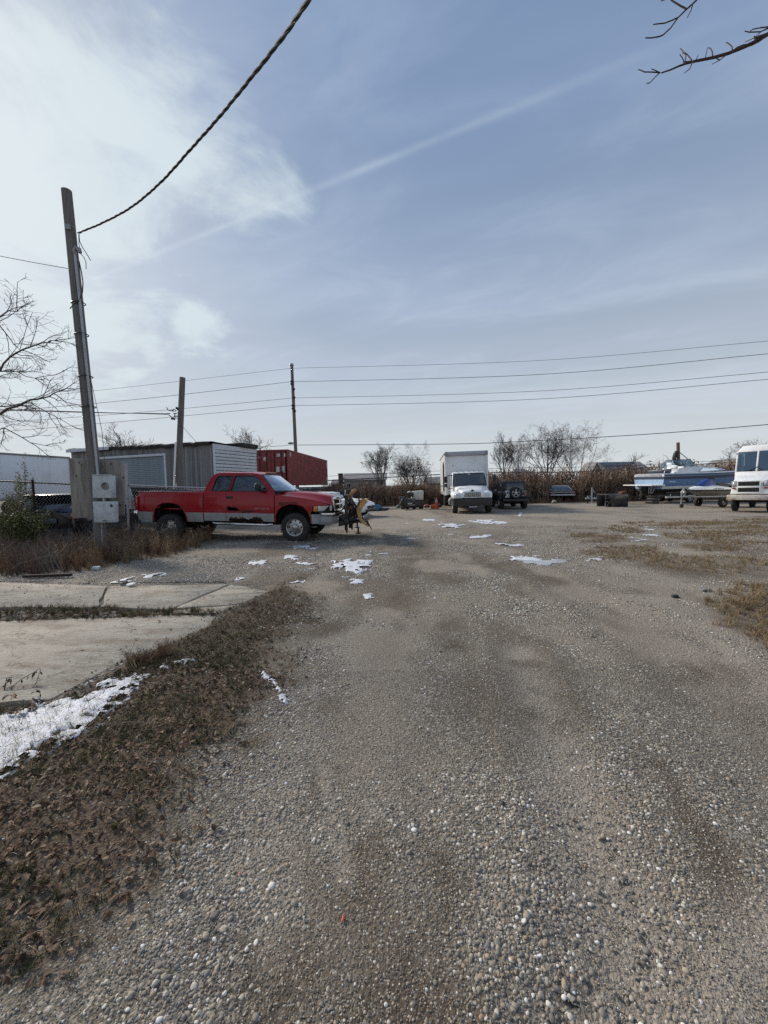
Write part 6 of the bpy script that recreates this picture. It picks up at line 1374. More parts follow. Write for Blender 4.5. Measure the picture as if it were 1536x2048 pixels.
    for y in (-1.185,-.62,-.2,.2,.62,1.185):
        g=MB(); th=.012; pr=[(x,z) for x,z in prof]; back=[(x-.085-.02*math.sin(3.14*i/10),z) for i,(x,z) in enumerate(prof)]; poly=pr+back[::-1]; g.prism(poly,lambda a,b,h:bc+rot@Vector((a,y+h,b)),-th,th); g.build('blade_rib',M['plow_yellow'],p,smooth=0)
    x0_,z0_=prof[0]
    g=MB(); q=lambda x,y,z: bc+rot@Vector((x,y,z)); g.hexa([q(x0_+.02,-1.2,z0_-.08),q(x0_+.05,-1.2,z0_-.09),q(x0_+.05,1.2,z0_-.09),q(x0_+.02,1.2,z0_-.08)],[q(x0_-.07,-1.2,z0_+.07),q(x0_-.04,-1.2,z0_+.07),q(x0_-.04,1.2,z0_+.07),q(x0_-.07,1.2,z0_+.07)],.004); g.build('cutting_edge',M['dark_rust'],p)
    for y in (-.75,.75): g=MB(); g.cyl(q(-.12,y,.42),q(-.12,y,.26),.028,n=8); g.cyl(q(-.12,y,.27),q(-.12,y,.24),.08,n=12); g.build('skid_shoe',M['black_metal'],p)
ram()

def box_truck():
    c=G(943,1025.5); t=thing('box_truck','white box truck facing the camera with black bumper and chrome grille','box truck',(c.x,c.y,0)); hd=math.atan2(-math.cos(R(6)),-math.sin(R(6))); t.rotation_euler=(0,R(-.3),hd+0); t.rotation_euler=(R(.9),0,hd)
    WP=M['white_paint']
    # local: x forward, y left, origin between the front tyres' contact
    FX=.62                                                       # bumper face
    # hood as ridged lofts: centre and two fenders
    rows=[]
    for x,hw,zt in ((FX-.04,.50,1.16),(FX-.10,.56,1.22),(FX-.5,.64,1.32),(FX-.95,.76,1.45),(FX-1.2,.84,1.52)):
        rows.append([Vector((x,y,z)) for y,z in ((-hw-.08,.85),(-hw-.04,zt-.14),(-hw,zt-.05),(-hw*.8,zt),(-hw*.4,zt+.02),(0,zt+.03),(hw*.4,zt+.02),(hw*.8,zt),(hw,zt-.05),(hw+.04,zt-.14),(hw+.08,.85))])
    g=MB(); g.loft(rows,cap=True); g.build('hood',WP,t,smooth=50)
    for s in (-1,1):
        rows=[]
        for x,yo,yi,zt,zb in ((FX-.06,.93,.52,1.06,.84),(FX-.12,1.02,.50,1.13,.83),(FX-.4,1.09,.55,1.20,.90),(FX-.8,1.10,.6,1.21,1.02),(FX-1.15,1.08,.65,1.24,.85)):
            rows.append([Vector((x,s*y,z)) for y,z in ((yi,zb),(yi,zt),(yi+.12,zt+.01),((yi+yo)/2,zt+.005),(yo-.06,zt-.04),(yo,zt-.14),(yo,zb))])
        g=MB(); g.loft(rows,cap=True); g.build('fender',WP,t,smooth=50)
        g=MB(); g.hexa([(FX-.10,s*.80-.15,.93),(FX+.0,s*.76-.15,.92),(FX+.0,s*.76+.15,.92),(FX-.10,s*.80+.15,.93)],[(FX-.10,s*.80-.14,1.06),(FX-.05,s*.76-.13,1.07),(FX-.05,s*.76+.14,1.07),(FX-.10,s*.80+.14,1.06)],.02); g.build('headlight',M['lamp_clear'],t)
    gm=MB(); z0,z1=.86,1.14
    for k in range(7): gm.box((FX+.005-.01*k*0,0,z0+.02+k*.042),(.03,.86,.016),.004)
    for y in (-.44,.44): gm.box((FX,y,(z0+z1)/2),(.04,.03,z1-z0),.006)
    for z in (z0,z1): gm.box((FX,0,z),(.04,.92,.03),.006)
    for k in range(8): gm.box((FX-.002,-.36+k*.103,(z0+z1)/2),(.02,.012,z1-z0-.02),.002)
    go=gm.build('grille',M['chrome'],t); g=MB(); g.box((FX-.03,0,(z0+z1)/2),(.03,.86,z1-z0)); g.build('grille_back',M['dark_inside'],go)
    g=MB(); g.lathe([(.001,.03),(.07,.025),(.075,0)],(FX-.07,0,1.215),'x',14); g.box((FX-.03,0,1.215),(.02,.2,.045),.01); g.build('emblem',M['black_metal'],t)
    # bumper
    rows=[]
    for y in (-1.06,-.98,-.7,0,.7,.98,1.06): q=abs(y)/1.06; x=FX+.06-.05*q*q-.25*max(0,(q-.9)/.1); rows.append([Vector((x-.2,y,.40)),Vector((x,y,.42)),Vector((x+.01,y,.6)),Vector((x,y,.80)),Vector((x-.2,y,.82))])
    g=MB(); g.loft(rows); bo=g.build('bumper',M['black_metal'],t,smooth=40); g=MB(); g.box((FX+.075,0,.36),(.012,.42,.05),.003); g.build('number_plate',M['placard'],bo)
    # cab with windshield and windows
    g=MB(); bx=FX-1.18; zr=2.30
    g.hexa([(bx-1.5,-.98,.80),(bx+.02,-.98,.80),(bx+.02,.98,.80),(bx-1.5,.98,.80)],[(bx-1.5,-.98,1.46),(bx+.0,-.96,1.46),(bx+.0,.96,1.46),(bx-1.5,.98,1.46)],.03); g.hexa([(bx-1.5,-.95,zr-.12),(bx-.42,-.92,zr-.12),(bx-.42,.92,zr-.12),(bx-1.5,.95,zr-.12)],[(bx-1.5,-.86,zr),(bx-.62,-.80,zr),(bx-.62,.80,zr),(bx-1.5,.86,zr)],.05,seg=3); g.box((bx-1.45,0,1.8),(.08,1.9,.8),.02)
    for s in (-1,1): g.hexa([(bx-.10,s*.95-.045,1.44),(bx+.02,s*.93-.045,1.44),(bx+.02,s*.93+.045,1.44),(bx-.10,s*.95+.045,1.44)],[(bx-.58,s*.88-.045,zr-.06),(bx-.44,s*.86-.045,zr-.06),(bx-.44,s*.86+.045,zr-.06),(bx-.58,s*.88+.045,zr-.06)],.02); g.box((bx-1.12,s*.95,1.82),(.16,.05,.8),.01)
    cab_=g.build('cab',WP,t,smooth=40)
    rows=[]
    for k in range(5): f=k/4; x=bx+.05-.47*f; z=1.50+.68*f; e=.92-.06*f; rows.append([Vector((x+.10*(1-q*q),e*q,z)) for q in (-1,-.7,-.3,0,.3,.7,1)])
    g=MB(); g.loft(rows); g.build('windshield',M['dark_glass'],t,smooth=60)
    g=MB(); g.tube(rows[0]+rows[1][-1:]+rows[2][-1:]+rows[3][-1:]+rows[4][::-1]+[rows[3][0],rows[2][0],rows[1][0]],.028,5,closed=True); g.build('windshield_seal',M['black_plastic'],t)
    g=MB(); g.sphere((bx-.25,0,2.13),.05,8,sq=(.4,1.4,.7)); g.build('inside_mirror',M['placard'],t)
    for y in (-.42,.42): g=MB(); g.box((bx-1.2,y,1.65),(.15,.5,.65),.05); g.build('seat',M['seat_brown'],t)
    g=MB(); g.box((bx-.35,0,1.40),(.55,1.7,.14),.04); g.build('dashboard',M['cloth_dark'],t)
    for s in (-1,1):
        g=MB(); g.hexa([(bx-1.03,s*.965-.006,1.48),(bx-.12,s*.955-.006,1.48),(bx-.12,s*.955+.006,1.48),(bx-1.03,s*.965+.006,1.48)],[(bx-1.03,s*.93-.006,2.15),(bx-.52,s*.91-.006,2.15),(bx-.52,s*.91+.006,2.15),(bx-1.03,s*.93+.006,2.15)]); g.build('side_window',M['dark_glass'],t,smooth=0)
        g=MB(); g.box((bx+.10,s*1.33,1.86),(.12,.16,.36),.03); g.box((bx+.10,s*1.33,1.54),(.12,.15,.18),.03); g.tube([(bx-.05,s*.97,1.38),(bx+.08,s*1.12,1.36),(bx+.10,s*1.3,1.44)],.022,6); g.tube([(bx-.2,s*.93,2.08),(bx+.06,s*1.15,2.10),(bx+.10,s*1.3,2.05)],.022,6); g.build('mirror',M['black_plastic'],t)
    for y in (-.66,-.36,0,.30,.60): g=MB(); g.box((bx-.62,y,zr+.035),(.10,.06,.05),.015); g.build('marker_lamp',M['lamp_amber'],t)
    for y in (-.5,.25): g=MB(); g.tube([(bx+.17,y,1.50),(bx+.10,y+.3,1.57),(bx+.05,y+.55,1.60)],.012,5); g.build('wiper',M['black_plastic'],t)
    # cargo box
    xb=bx-1.68; L=7.6; HWb=1.27; b0,b1=.95,3.55
    g=MB(); g.box((xb-L/2,0,(b0+b1)/2),(L,2*HWb-.06,b1-b0-.05),.02); bo=g.build('cargo_box',M['white_panel'],t)
    g=MB()
    g.box((xb+.03,0,b1-.13),(.16,2*HWb-.3,.26),.05,seg=3)
    for s in (-1,1): g.box((xb-L/2,s*(HWb-.02),b1-.03),(L,.07,.07),.01); g.box((xb-L/2,s*(HWb-.015),b0+.06),(L,.06,.22),.01)
    g.build('grey_rail',M['galvanized'],bo)
    for s in (-1,1):
        g=MB(); g.tube([(xb-.0,s*(HWb-.06),b0),(xb-.0,s*(HWb-.06),b1-.22)],.085,8); g.build('corner_post',M['white_panel'],bo); g=MB(); g.box((xb+.02,s*(HWb-.10),b1-.13),(.20,.24,.27),.06,seg=3); g.build('corner_cap',M['grey_metal'],bo)
    g=MB(); g.sphere((xb+.01,-HWb*.62,2.72),.035,6); g.build('bolt',M['black_plastic'],bo)
    for k in range(10): g=MB(); g.box((xb-.35-k*.75,-HWb+.025,(b0+b1)/2),(.04,.02,b1-b0-.25),.003); g.build('panel_seam',M['white_panel'],bo)
    g=MB(); g.box((xb-1.9,-HWb+.02,2.05),(.95,.03,2.0),.004); d=g.build('side_door',M['white_panel'],bo); g=MB(); g.box((xb-1.43,-HWb-.0,2.05),(.05,.04,2.0),.004); g.box((xb-2.38,-HWb-.0,2.05),(.05,.04,2.0),.004); g.tube([(xb-1.55,-HWb-.03,1.2),(xb-1.55,-HWb-.03,2.9)],.02,6); g.build('door_edge',M['black_plastic'],d)
    g=MB(); g.box((xb-3.4,-HWb-.005,1.50),(5.6,.02,.05),.004); g.build('rub_rail',M['grey_metal'],bo)
    # chassis, tanks, wheels
    g=MB(); g.box((xb-3,0,.72),(9.0,.9,.22),.02); g.box((FX-.9,0,.70),(1.2,1.3,.4),.03); g.tube([(0,-.85,.48),(0,.85,.48)],.08,8); g.box((xb-5.2,0,.5),(.3,1.7,.3),.05); g.build('chassis',M['dark_inside'],t)
    for s in (-1,1): g=MB(); g.cyl((bx-.2,s*.88,.58),(bx-1.3,s*.88,.58),.27,n=16); g.box((bx-.7,s*1.04,.44),(.9,.2,.04),.01); g.build('fuel_tank',M['grey_metal'],t)
    g=MB(); g.box((xb-3.1,-1.0,.68),(.9,.35,.5),.02); g.build('tool_box',M['black_metal'],t)
    for s in (-1,1):
        wheel(t,(0,s*.90,.49),.49,.27,s,hubr=.55,rim='white_paint'); wheel(t,(xb-5.2,s*.98,.49),.49,.26,s,hubr=.55); wheel(t,(xb-5.2,s*.66,.49),.49,.26,s,hubr=.55)
    g=MB(); g.box((xb-4.4,0,.55),(.04,2.2,.6),.005); g.build('mud_flap',M['black_plastic'],t)
box_truck()

def jeep():
    c=G(1030,1018.5); t=thing('jeep','dark open sided off road jeep seen from behind with spare wheel','car',(c.x,c.y,0)); t.rotation_euler=(0,0,R(90-4)); B=M['black_paint']
    # local x forward; rear face at x=0
    g=MB(); g.box((1.95,0,.80),(3.9,1.42,.46),.05); g.hexa([(0,-.72,.62),(2.2,-.72,.62),(2.2,.72,.62),(0,.72,.62)],[(0,-.72,1.12),(2.2,-.72,1.12),(2.2,.72,1.12),(0,.72,1.12)],.05); g.box((3.0,0,1.05),(1.6,1.2,.22),.06); g.build('body',B,t)
    g=MB(); g.hexa([(.03,-.70,1.10),(2.0,-.70,1.10),(2.0,.70,1.10),(.03,.70,1.10)],[(.14,-.62,1.70),(1.75,-.62,1.72),(1.75,.62,1.72),(.14,.62,1.70)],.07,seg=3); g.build('hard_top',M['black_plastic'],t,smooth=40)
    g=MB(); g.hexa([(.015,-.52,1.18),(.05,-.52,1.18),(.05,.52,1.18),(.015,.52,1.18)],[(.10,-.50,1.60),(.13,-.50,1.60),(.13,.50,1.60),(.10,.50,1.60)],.02); g.build('rear_window',M['dark_glass'],t)
    for s in (-1,1):
        g=MB(); g.box((.9,s*.665,1.40),(.9,.02,.36),.02,rot=(-s*.13,0,0)); g.build('side_window',M['dark_glass'],t); g=MB(); g.box((1.75,s*.70,1.42),(.06,.04,.55),.01); g.box((1.9,s*.84,1.28),(.1,.16,.16),.03); g.build('mirror',M['black_plastic'],t)
        for x in (.62,3.15): g=MB(); g.box((x,s*.78,.86),(.95,.22,.06),.02); g.box((x-.45,s*.78,.72),(.06,.22,.26),.02); g.build('fender_flare',M['black_plastic'],t)
        g=MB(); g.box((-.02,s*.60,.90),(.05,.14,.2),.01); g.build('tail_lamp',M['lamp_red'] if s<0 else M['black_plastic'],t)
    g=MB(); g.box((-.10,0,.55),(.16,1.5,.16),.02); g.build('rear_bumper',M['black_metal'],t)
    g=MB(); g.box((-.025,.46,.93),(.03,.26,.42),.01); g.build('tailgate_plate',M['white_panel'],t); g=MB(); g.box((-.045,.47,1.02),(.03,.10,.12),.01); g.build('latch',M['black_plastic'],t)
    for z in (1.10,.82): g=MB(); g.box((-.03,-.52,z),(.03,.28,.05),.01); g.build('hinge',M['galvanized'],t)
    w=wheel(t,(-.20,.02,1.0),.36,.24,-1,hubr=.66,name='spare_wheel',style='spoke',rim='wheel_metal'); w.rotation_euler=(0,0,R(-90))
    g=MB(); g.box((1.9,0,.52),(3.4,.8,.25),.05); g.tube([(.62,-.6,.38),(.62,.6,.38)],.07,8); g.build('chassis',M['dark_inside'],t)
    for s in (-1,1):
        for x in (.62,3.1): wheel(t,(x,s*.70,.39),.39,.26,s,hubr=.55)
    g=MB(); g.hexa([(2.05,-.66,1.12),(2.12,-.66,1.12),(2.12,.66,1.12),(2.05,.66,1.12)],[(1.80,-.60,1.68),(1.86,-.60,1.68),(1.86,.60,1.68),(1.80,.60,1.68)],.01); g.build('windshield',M['dark_glass'],t)
jeep()

def car(name,label,cat,loc,yaw,paint,L,W,prof,belt,gh,wheels,wr=.32,chrome=False,glassm='dark_glass',roofm=None,rim='wheel_metal'):
    """prof: (x,halfwidth,zbottom,ztop) stations back to front; gh: (x rear base, x rear top, x front top, x front base, roof height, roof halfwidth)"""
    t=thing(name,label,cat,loc,yaw); rows=[]
    for x,w,zb,zt in prof:
        half=[(w*.80,zb),(w*.96,zb+.05),(w,zb+.20),(w,(zb+zt)/2+.05),(w*.975,zt-.10),(w*.92,zt-.025),(w*.78,zt),(w*.4,zt+.018),(0,zt+.024)]; rows.append([Vector((x,-a,b)) for a,b in half]+[Vector((x,a,b)) for a,b in half[-2::-1]])
    g=MB(); g.loft(rows,cap=True); g.build('body',M[paint],t,smooth=42)
    xr,xrt,xft,xf,zr,wr_=gh; wb=W/2*.90
    g=MB(); g.hexa([(xr,-wb,belt),(xf,-wb,belt),(xf,wb,belt),(xr,wb,belt)],[(xrt,-wr_,zr-.05),(xft,-wr_,zr-.05),(xft,wr_,zr-.05),(xrt,wr_,zr-.05)],.03); g.build('windows',M[glassm],t)
    g=MB(); g.hexa([(xrt-.06,-wr_-.01,zr-.07),(xft+.06,-wr_-.01,zr-.07),(xft+.06,wr_+.01,zr-.07),(xrt-.06,wr_+.01,zr-.07)],[(xrt+.05,-wr_+.10,zr),(xft-.1,-wr_+.10,zr-.01),(xft-.1,wr_-.10,zr-.01),(xrt+.05,wr_-.10,zr)],.03,seg=3); g.build('roof',M[roofm or paint],t,smooth=45)
    pl=MB()
    for s in (-1,1):
        for (xa,xb) in ((xr,xrt),(xf,xft),((xr*.45+xf*.55),(xrt*.45+xft*.55))): pl.tube([(xa,s*(wb+.004),belt-.02),(xb,s*(wr_+.004),zr-.05)],.04,6)
    pl.build('pillar',M[paint],t)
    for s in (-1,1):
        for x in wheels:
            g=MB(); g.lathe([(.001,0),(wr+.07,0),(wr+.08,-.05*s)],(x,s*(W/2+.004),wr+.02),'y',20); g.build('wheel_well',M['dark_inside'],t); wheel(t,(x,s*(W/2-.07),wr),wr,.20,s,hubr=.64,rim=rim,style='spoke')
    return t
# white sedan half hidden behind the plow
q=P(742,1028,19.6)
t=car('sedan','white sedan half hidden behind the snow plow','car',(q.x,q.y,0),R(-19),'white_paint',4.5,1.75,[(-4.5,.70,.35,.86),(-4.3,.80,.28,.90),(-3.6,.86,.2,.92),(-2.6,.875,.2,.93),(-1.4,.875,.2,.93),(-.75,.86,.2,.88),(-.3,.80,.22,.80),(-.06,.70,.28,.70),(0,.6,.34,.62)],.90,(-4.0,-3.3,-2.2,-1.25,1.30,.62),(-3.65,-.85),.31,glassm='dark_glass')
for s in (-1,1):
    g=MB(); g.hexa([(-.30,s*.66-.14,.60),(-.03,s*.56-.14,.60),(-.03,s*.56+.14,.60),(-.30,s*.72+.10,.60)],[(-.34,s*.66-.14,.74),(-.10,s*.56-.14,.72),(-.10,s*.56+.14,.72),(-.34,s*.72+.10,.74)],.02); g.build('headlight',M['lamp_clear'],t)
g=MB(); g.box((.0,0,.50),(.06,1.0,.16),.02); g.box((-.02,0,.36),(.08,1.3,.08),.02); g.build('grille',M['black_plastic'],t)
g=MB(); g.box((-.6,0,.895),(.6,.9,.02),.01); g.build('hood_seam',M['white_paint'],t)
# dark hatchback behind the fence, seen from the rear
q=P(86,1050,11.3)
t=car('suv','dark grey hatchback with roof spoiler parked behind the chain link fence','car',(q.x,q.y,-.10),R(97),'black_paint',4.3,1.80,[(0,.80,.45,1.02),(.06,.86,.35,1.06),(.4,.90,.25,1.08),(1.2,.90,.22,1.07),(2.6,.90,.22,1.06),(3.3,.88,.22,1.02),(3.9,.84,.24,.95),(4.2,.74,.3,.85),(4.3,.6,.4,.7)],1.04,(.06,.50,2.2,3.1,1.60,.66),(.75,3.4),.33,rim='wheel_metal')
g=MB(); g.hexa([(.22,-.66,1.52),(.62,-.66,1.53),(.62,.66,1.53),(.22,.66,1.52)],[(.18,-.64,1.575),(.66,-.66,1.60),(.66,.66,1.60),(.18,.64,1.575)],.012); g.build('spoiler',M['black_paint'],t)
for s in (-1,1): g=MB(); g.box((.05,s*.83,.93),(.12,.16,.17),.03); g.build('tail_lamp',M['lamp_red'],t)
g=MB(); g.box((-.03,-.12,.80),(.03,.54,.16),.01); g.build('number_plate',M['blue_steel'],t); g=MB(); g.box((-.02,-.1,1.0),(.03,.22,.05),.01); g.build('emblem',M['chrome'],t)
g=MB(); g.tube([(.10,-.1,1.10),(.16,.15,1.20),(.17,.3,1.21)],.014,5); g.build('wiper',M['black_plastic'],t)
g=MB(); g.box((-.05,0,.45),(.16,1.6,.25),.05); g.build('bumper',M['black_plastic'],t)
# low black vintage coupe by the thicket
q=G(1126,1004)
t=car('vintage_coupe','low black vintage coupe with chrome bumper by the reed thicket','car',(q.x,q.y+.1,0),R(90-17),'black_paint',4.9,1.9,[(0,.86,.46,.80),(.05,.92,.34,.88),(.35,.95,.28,.93),(1.3,.95,.26,.95),(2.6,.95,.26,.95),(3.4,.95,.26,.94),(4.4,.94,.28,.90),(4.8,.92,.34,.86),(4.9,.86,.4,.8)],.92,(.85,1.65,2.55,3.15,1.33,.66),(1.0,3.9),.34,roofm='silver_paint',glassm='pale_glass')
g=MB(); g.box((-.04,0,.56),(.12,1.86,.09),.03); g.build('bumper',M['chrome'],t); g=MB(); g.box((-.015,0,.78),(.05,1.84,.035),.01); g.build('chrome_strip',M['chrome'],t)
g=MB(); g.box((-.012,0,.67),(.04,1.75,.13),.01); g.build('tail_panel',M['black_plastic'],t)
for s in (-1,1): g=MB(); g.box((-.025,s*.74,.68),(.04,.30,.09),.02); g.build('tail_lamp',M['lamp_red'],t)
for s in (-1,1): g=MB(); g.box((2.4,s*.955,.62),(4.0,.012,.025),.004); g.build('trim_strip',M['chrome'],t)

def step_van():
    t=thing('step_van','old white step van with rusty bumper at the right frame edge','van',tuple(P(1500,972,18.3).to_2d())+(0,)); X=P(1499,972,18.3); S=.0
    zb=lambda py: P(1499,py,18.3).z
    t.scale=(1,.79,1); g0=.18                                                       # ground falls below the camera's zero here
    hd=math.atan2(-.60,-.80); t.rotation_euler=(R(.8),0,hd); WP=M['white_paint']; HWv=1.02
    # local x forward (to the camera), y left = right in the picture
    z=dict(top=zb(884),ws0=zb(940),ws1=zb(902),hood=zb(944),gr1=zb(961.5),gr0=zb(986),bt=zb(988.5),bb=zb(1000))
    g=MB(); g.hexa([(-1.35,-.98,z['bt']),(.0,-.88,z['bt']),(.0,.88,z['bt']),(-1.35,.98,z['bt'])],[(-1.42,-.90,z['hood']-.02),(-.10,-.76,z['hood']-.40),(-.10,.76,z['hood']-.40),(-1.42,.90,z['hood']-.02)],.05,seg=3)
    g.build('nose',WP,t,smooth=45)
    g=MB(); g.hexa([(-6,-HWv,.75),(-.40,-HWv,.75),(-.40,HWv,.75),(-6,HWv,.75)],[(-6,-HWv,z['ws0']-.04),(-.55,-HWv,z['ws0']-.04),(-.55,HWv,z['ws0']-.04),(-6,HWv,z['ws0']-.04)],.03)
    g.hexa([(-6,-HWv,z['ws1']+.06),(-.92,-HWv,z['ws1']+.06),(-.92,HWv,z['ws1']+.06),(-6,HWv,z['ws1']+.06)],[(-6,-HWv+.14,z['top']),(-1.10,-HWv+.22,z['top']-.03),(-1.10,HWv-.22,z['top']-.03),(-6,HWv-.14,z['top'])],.06,seg=3); g.box((-4.2,0,(z['ws0']+z['ws1'])/2),(3.6,2*HWv-.01,z['ws1']-z['ws0']+.3),.02); g.build('body',WP,t,smooth=40)
    g=MB(); g.box((-1.0,-HWv-.02,z['ws1']+.02),(.4,.12,.07),.02); g.build('gutter',WP,t)
    pil=MB()
    for y in (-.98,0,.98): pil.hexa([(-.66,y-.04,z['ws0']-.05),(-.55,y-.04,z['ws0']-.05),(-.55,y+.04,z['ws0']-.05),(-.66,y+.04,z['ws0']-.05)],[(-1.02,y-.04,z['ws1']+.1),(-.92,y-.04,z['ws1']+.1),(-.92,y+.04,z['ws1']+.1),(-1.02,y+.04,z['ws1']+.1)],.01)
    pil.build('pillar',WP,t)
    for s in (-1,1):
        g=MB(); a,b=s*.48-.45,s*.48+.45; g.hexa([(-.60,a,z['ws0']),(-.585,a,z['ws0']),(-.585,b,z['ws0']),(-.60,b,z['ws0'])],[(-.95,a,z['ws1']+.05),(-.935,a,z['ws1']+.05),(-.935,b,z['ws1']+.05),(-.95,b,z['ws1']+.05)]); g.build('windshield',M['van_glass'],t,smooth=0)
        g=MB(); g.tube([(-.55,s*.35,z['ws0']+.0),(-.60,s*.10,z['ws0']+.12),(-.64,s*-.05+.0,z['ws0']+.18)],.014,5); g.build('wiper',M['black_plastic'],t)
        hz=(zb(961)+zb(974))/2; fx=.0-.10*((hz-z['bt'])/(z['hood']-.42-z['bt']))
        g=MB(); g.box((fx+.015,s*.70,hz),(.06,.26,.28),.03); lo=g.build('headlight_rim',M['galvanized'],t); g=MB(); g.lathe([(.001,.03),(.07,.022),(.10,0)],(fx+.045,s*.70,hz),'x',16); g.build('headlight',M['lamp_clear'],lo)
        hz2=zb(976); g=MB(); g.box((.0,s*.71,hz2),(.06,.19,.07),.02); g.build('marker_lamp',M['lamp_red'],t)
        g=MB(); g.hexa([(-1.9,s*HWv-.01,z['ws0']),(-.75,s*HWv-.01,z['ws0']),(-.75,s*HWv+.01,z['ws0']),(-1.9,s*HWv+.01,z['ws0'])],[(-1.9,s*HWv-.01,z['ws1']),(-1.0,s*HWv-.01,z['ws1']),(-1.0,s*HWv+.01,z['ws1']),(-1.9,s*HWv+.01,z['ws1'])]); g.build('side_window',M['dark_glass'],t,smooth=0)
    gm=MB(); zm=(z['gr0']+z['gr1'])/2
    for zz,hh in ((z['gr1']-.02,.05),(zm,.09),(z['gr0']+.02,.05)): gm.box((.0,-.03,zz),(.06,1.02,hh),.012)
    for y in (-.53,.47): gm.box((.0,y,zm),(.06,.05,z['gr1']-z['gr0']),.012)
    go=gm.build('grille',WP,t); g=MB(); g.box((-.012,-.03,zm),(.06,.98,z['gr1']-z['gr0']-.04)); 
    g.build('grille_back',M['black_plastic'],go)
    for k in range(4):
        for zz in (zm+.18,zm-.18): g=MB(); g.box((.022,-.03,zz-.09+.06*k),(.012,.95,.014)); g.build('grille_bar',M['black_metal'],go)
    g=MB(); g.hexa([(-.3,-1.06,z['bb']),(.16,-1.0,z['bb']),(.16,1.0,z['bb']),(-.3,1.06,z['bb'])],[(-.3,-1.06,z['bt']-.03),(.16,-1.0,z['bt']-.03),(.16,1.0,z['bt']-.03),(-.3,1.06,z['bt']-.03)],.03); g.build('bumper',M['bumper_rusty'],t)
    g=MB(); g.box((-2.8,0,.72),(5.4,1.3,.36),.03); g.box((-.5,0,.62),(.5,.9,.34),.04); g.tube([(-.75,-.8,.52),(-.75,.8,.52)],.07,8); g.tube([(-.3,-.5,.62),(-.5,-.6,.36),(-.75,-.7,.4)],.05,6); g.build('chassis',M['dark_rust'],t)
    g=MB(); g.box((-2.35,0,(z['ws0']+z['ws1'])/2-.2),(.05,1.9,1.5),.01); g.box((-1.0,-.45,z['ws0']-.1),(.3,.5,.7),.06); g.build('bulkhead',M['dark_inside'],t); g=MB(); g.tube([(-.95+.1*math.sin(a),.42+.24*math.cos(a),z['ws0']+.05+.2*math.sin(a)) for a in [6.283*i/16 for i in range(16)]],.02,5,closed=True); g.build('steering_wheel',M['black_plastic'],t)
    for s in (-1,1): wheel(t,(-.75,s*.80,.43),.43,.25,s,hubr=.55); wheel(t,(-4.6,s*.80,.43),.43,.25,s,hubr=.55)
    for ch in t.children:
        if ch.name.split('.')[0] in ('body','gutter','pillar','windshield','wiper','side_window','bulkhead','steering_wheel'): ch.location.x-=.85
mat('bumper_rusty',(.62,.60,.55),.5,col2=(.52,.49,.44),vs=3,dirt=(.28,.14,.07),dirt_amt=.9,dsc=2.6)
step_van()

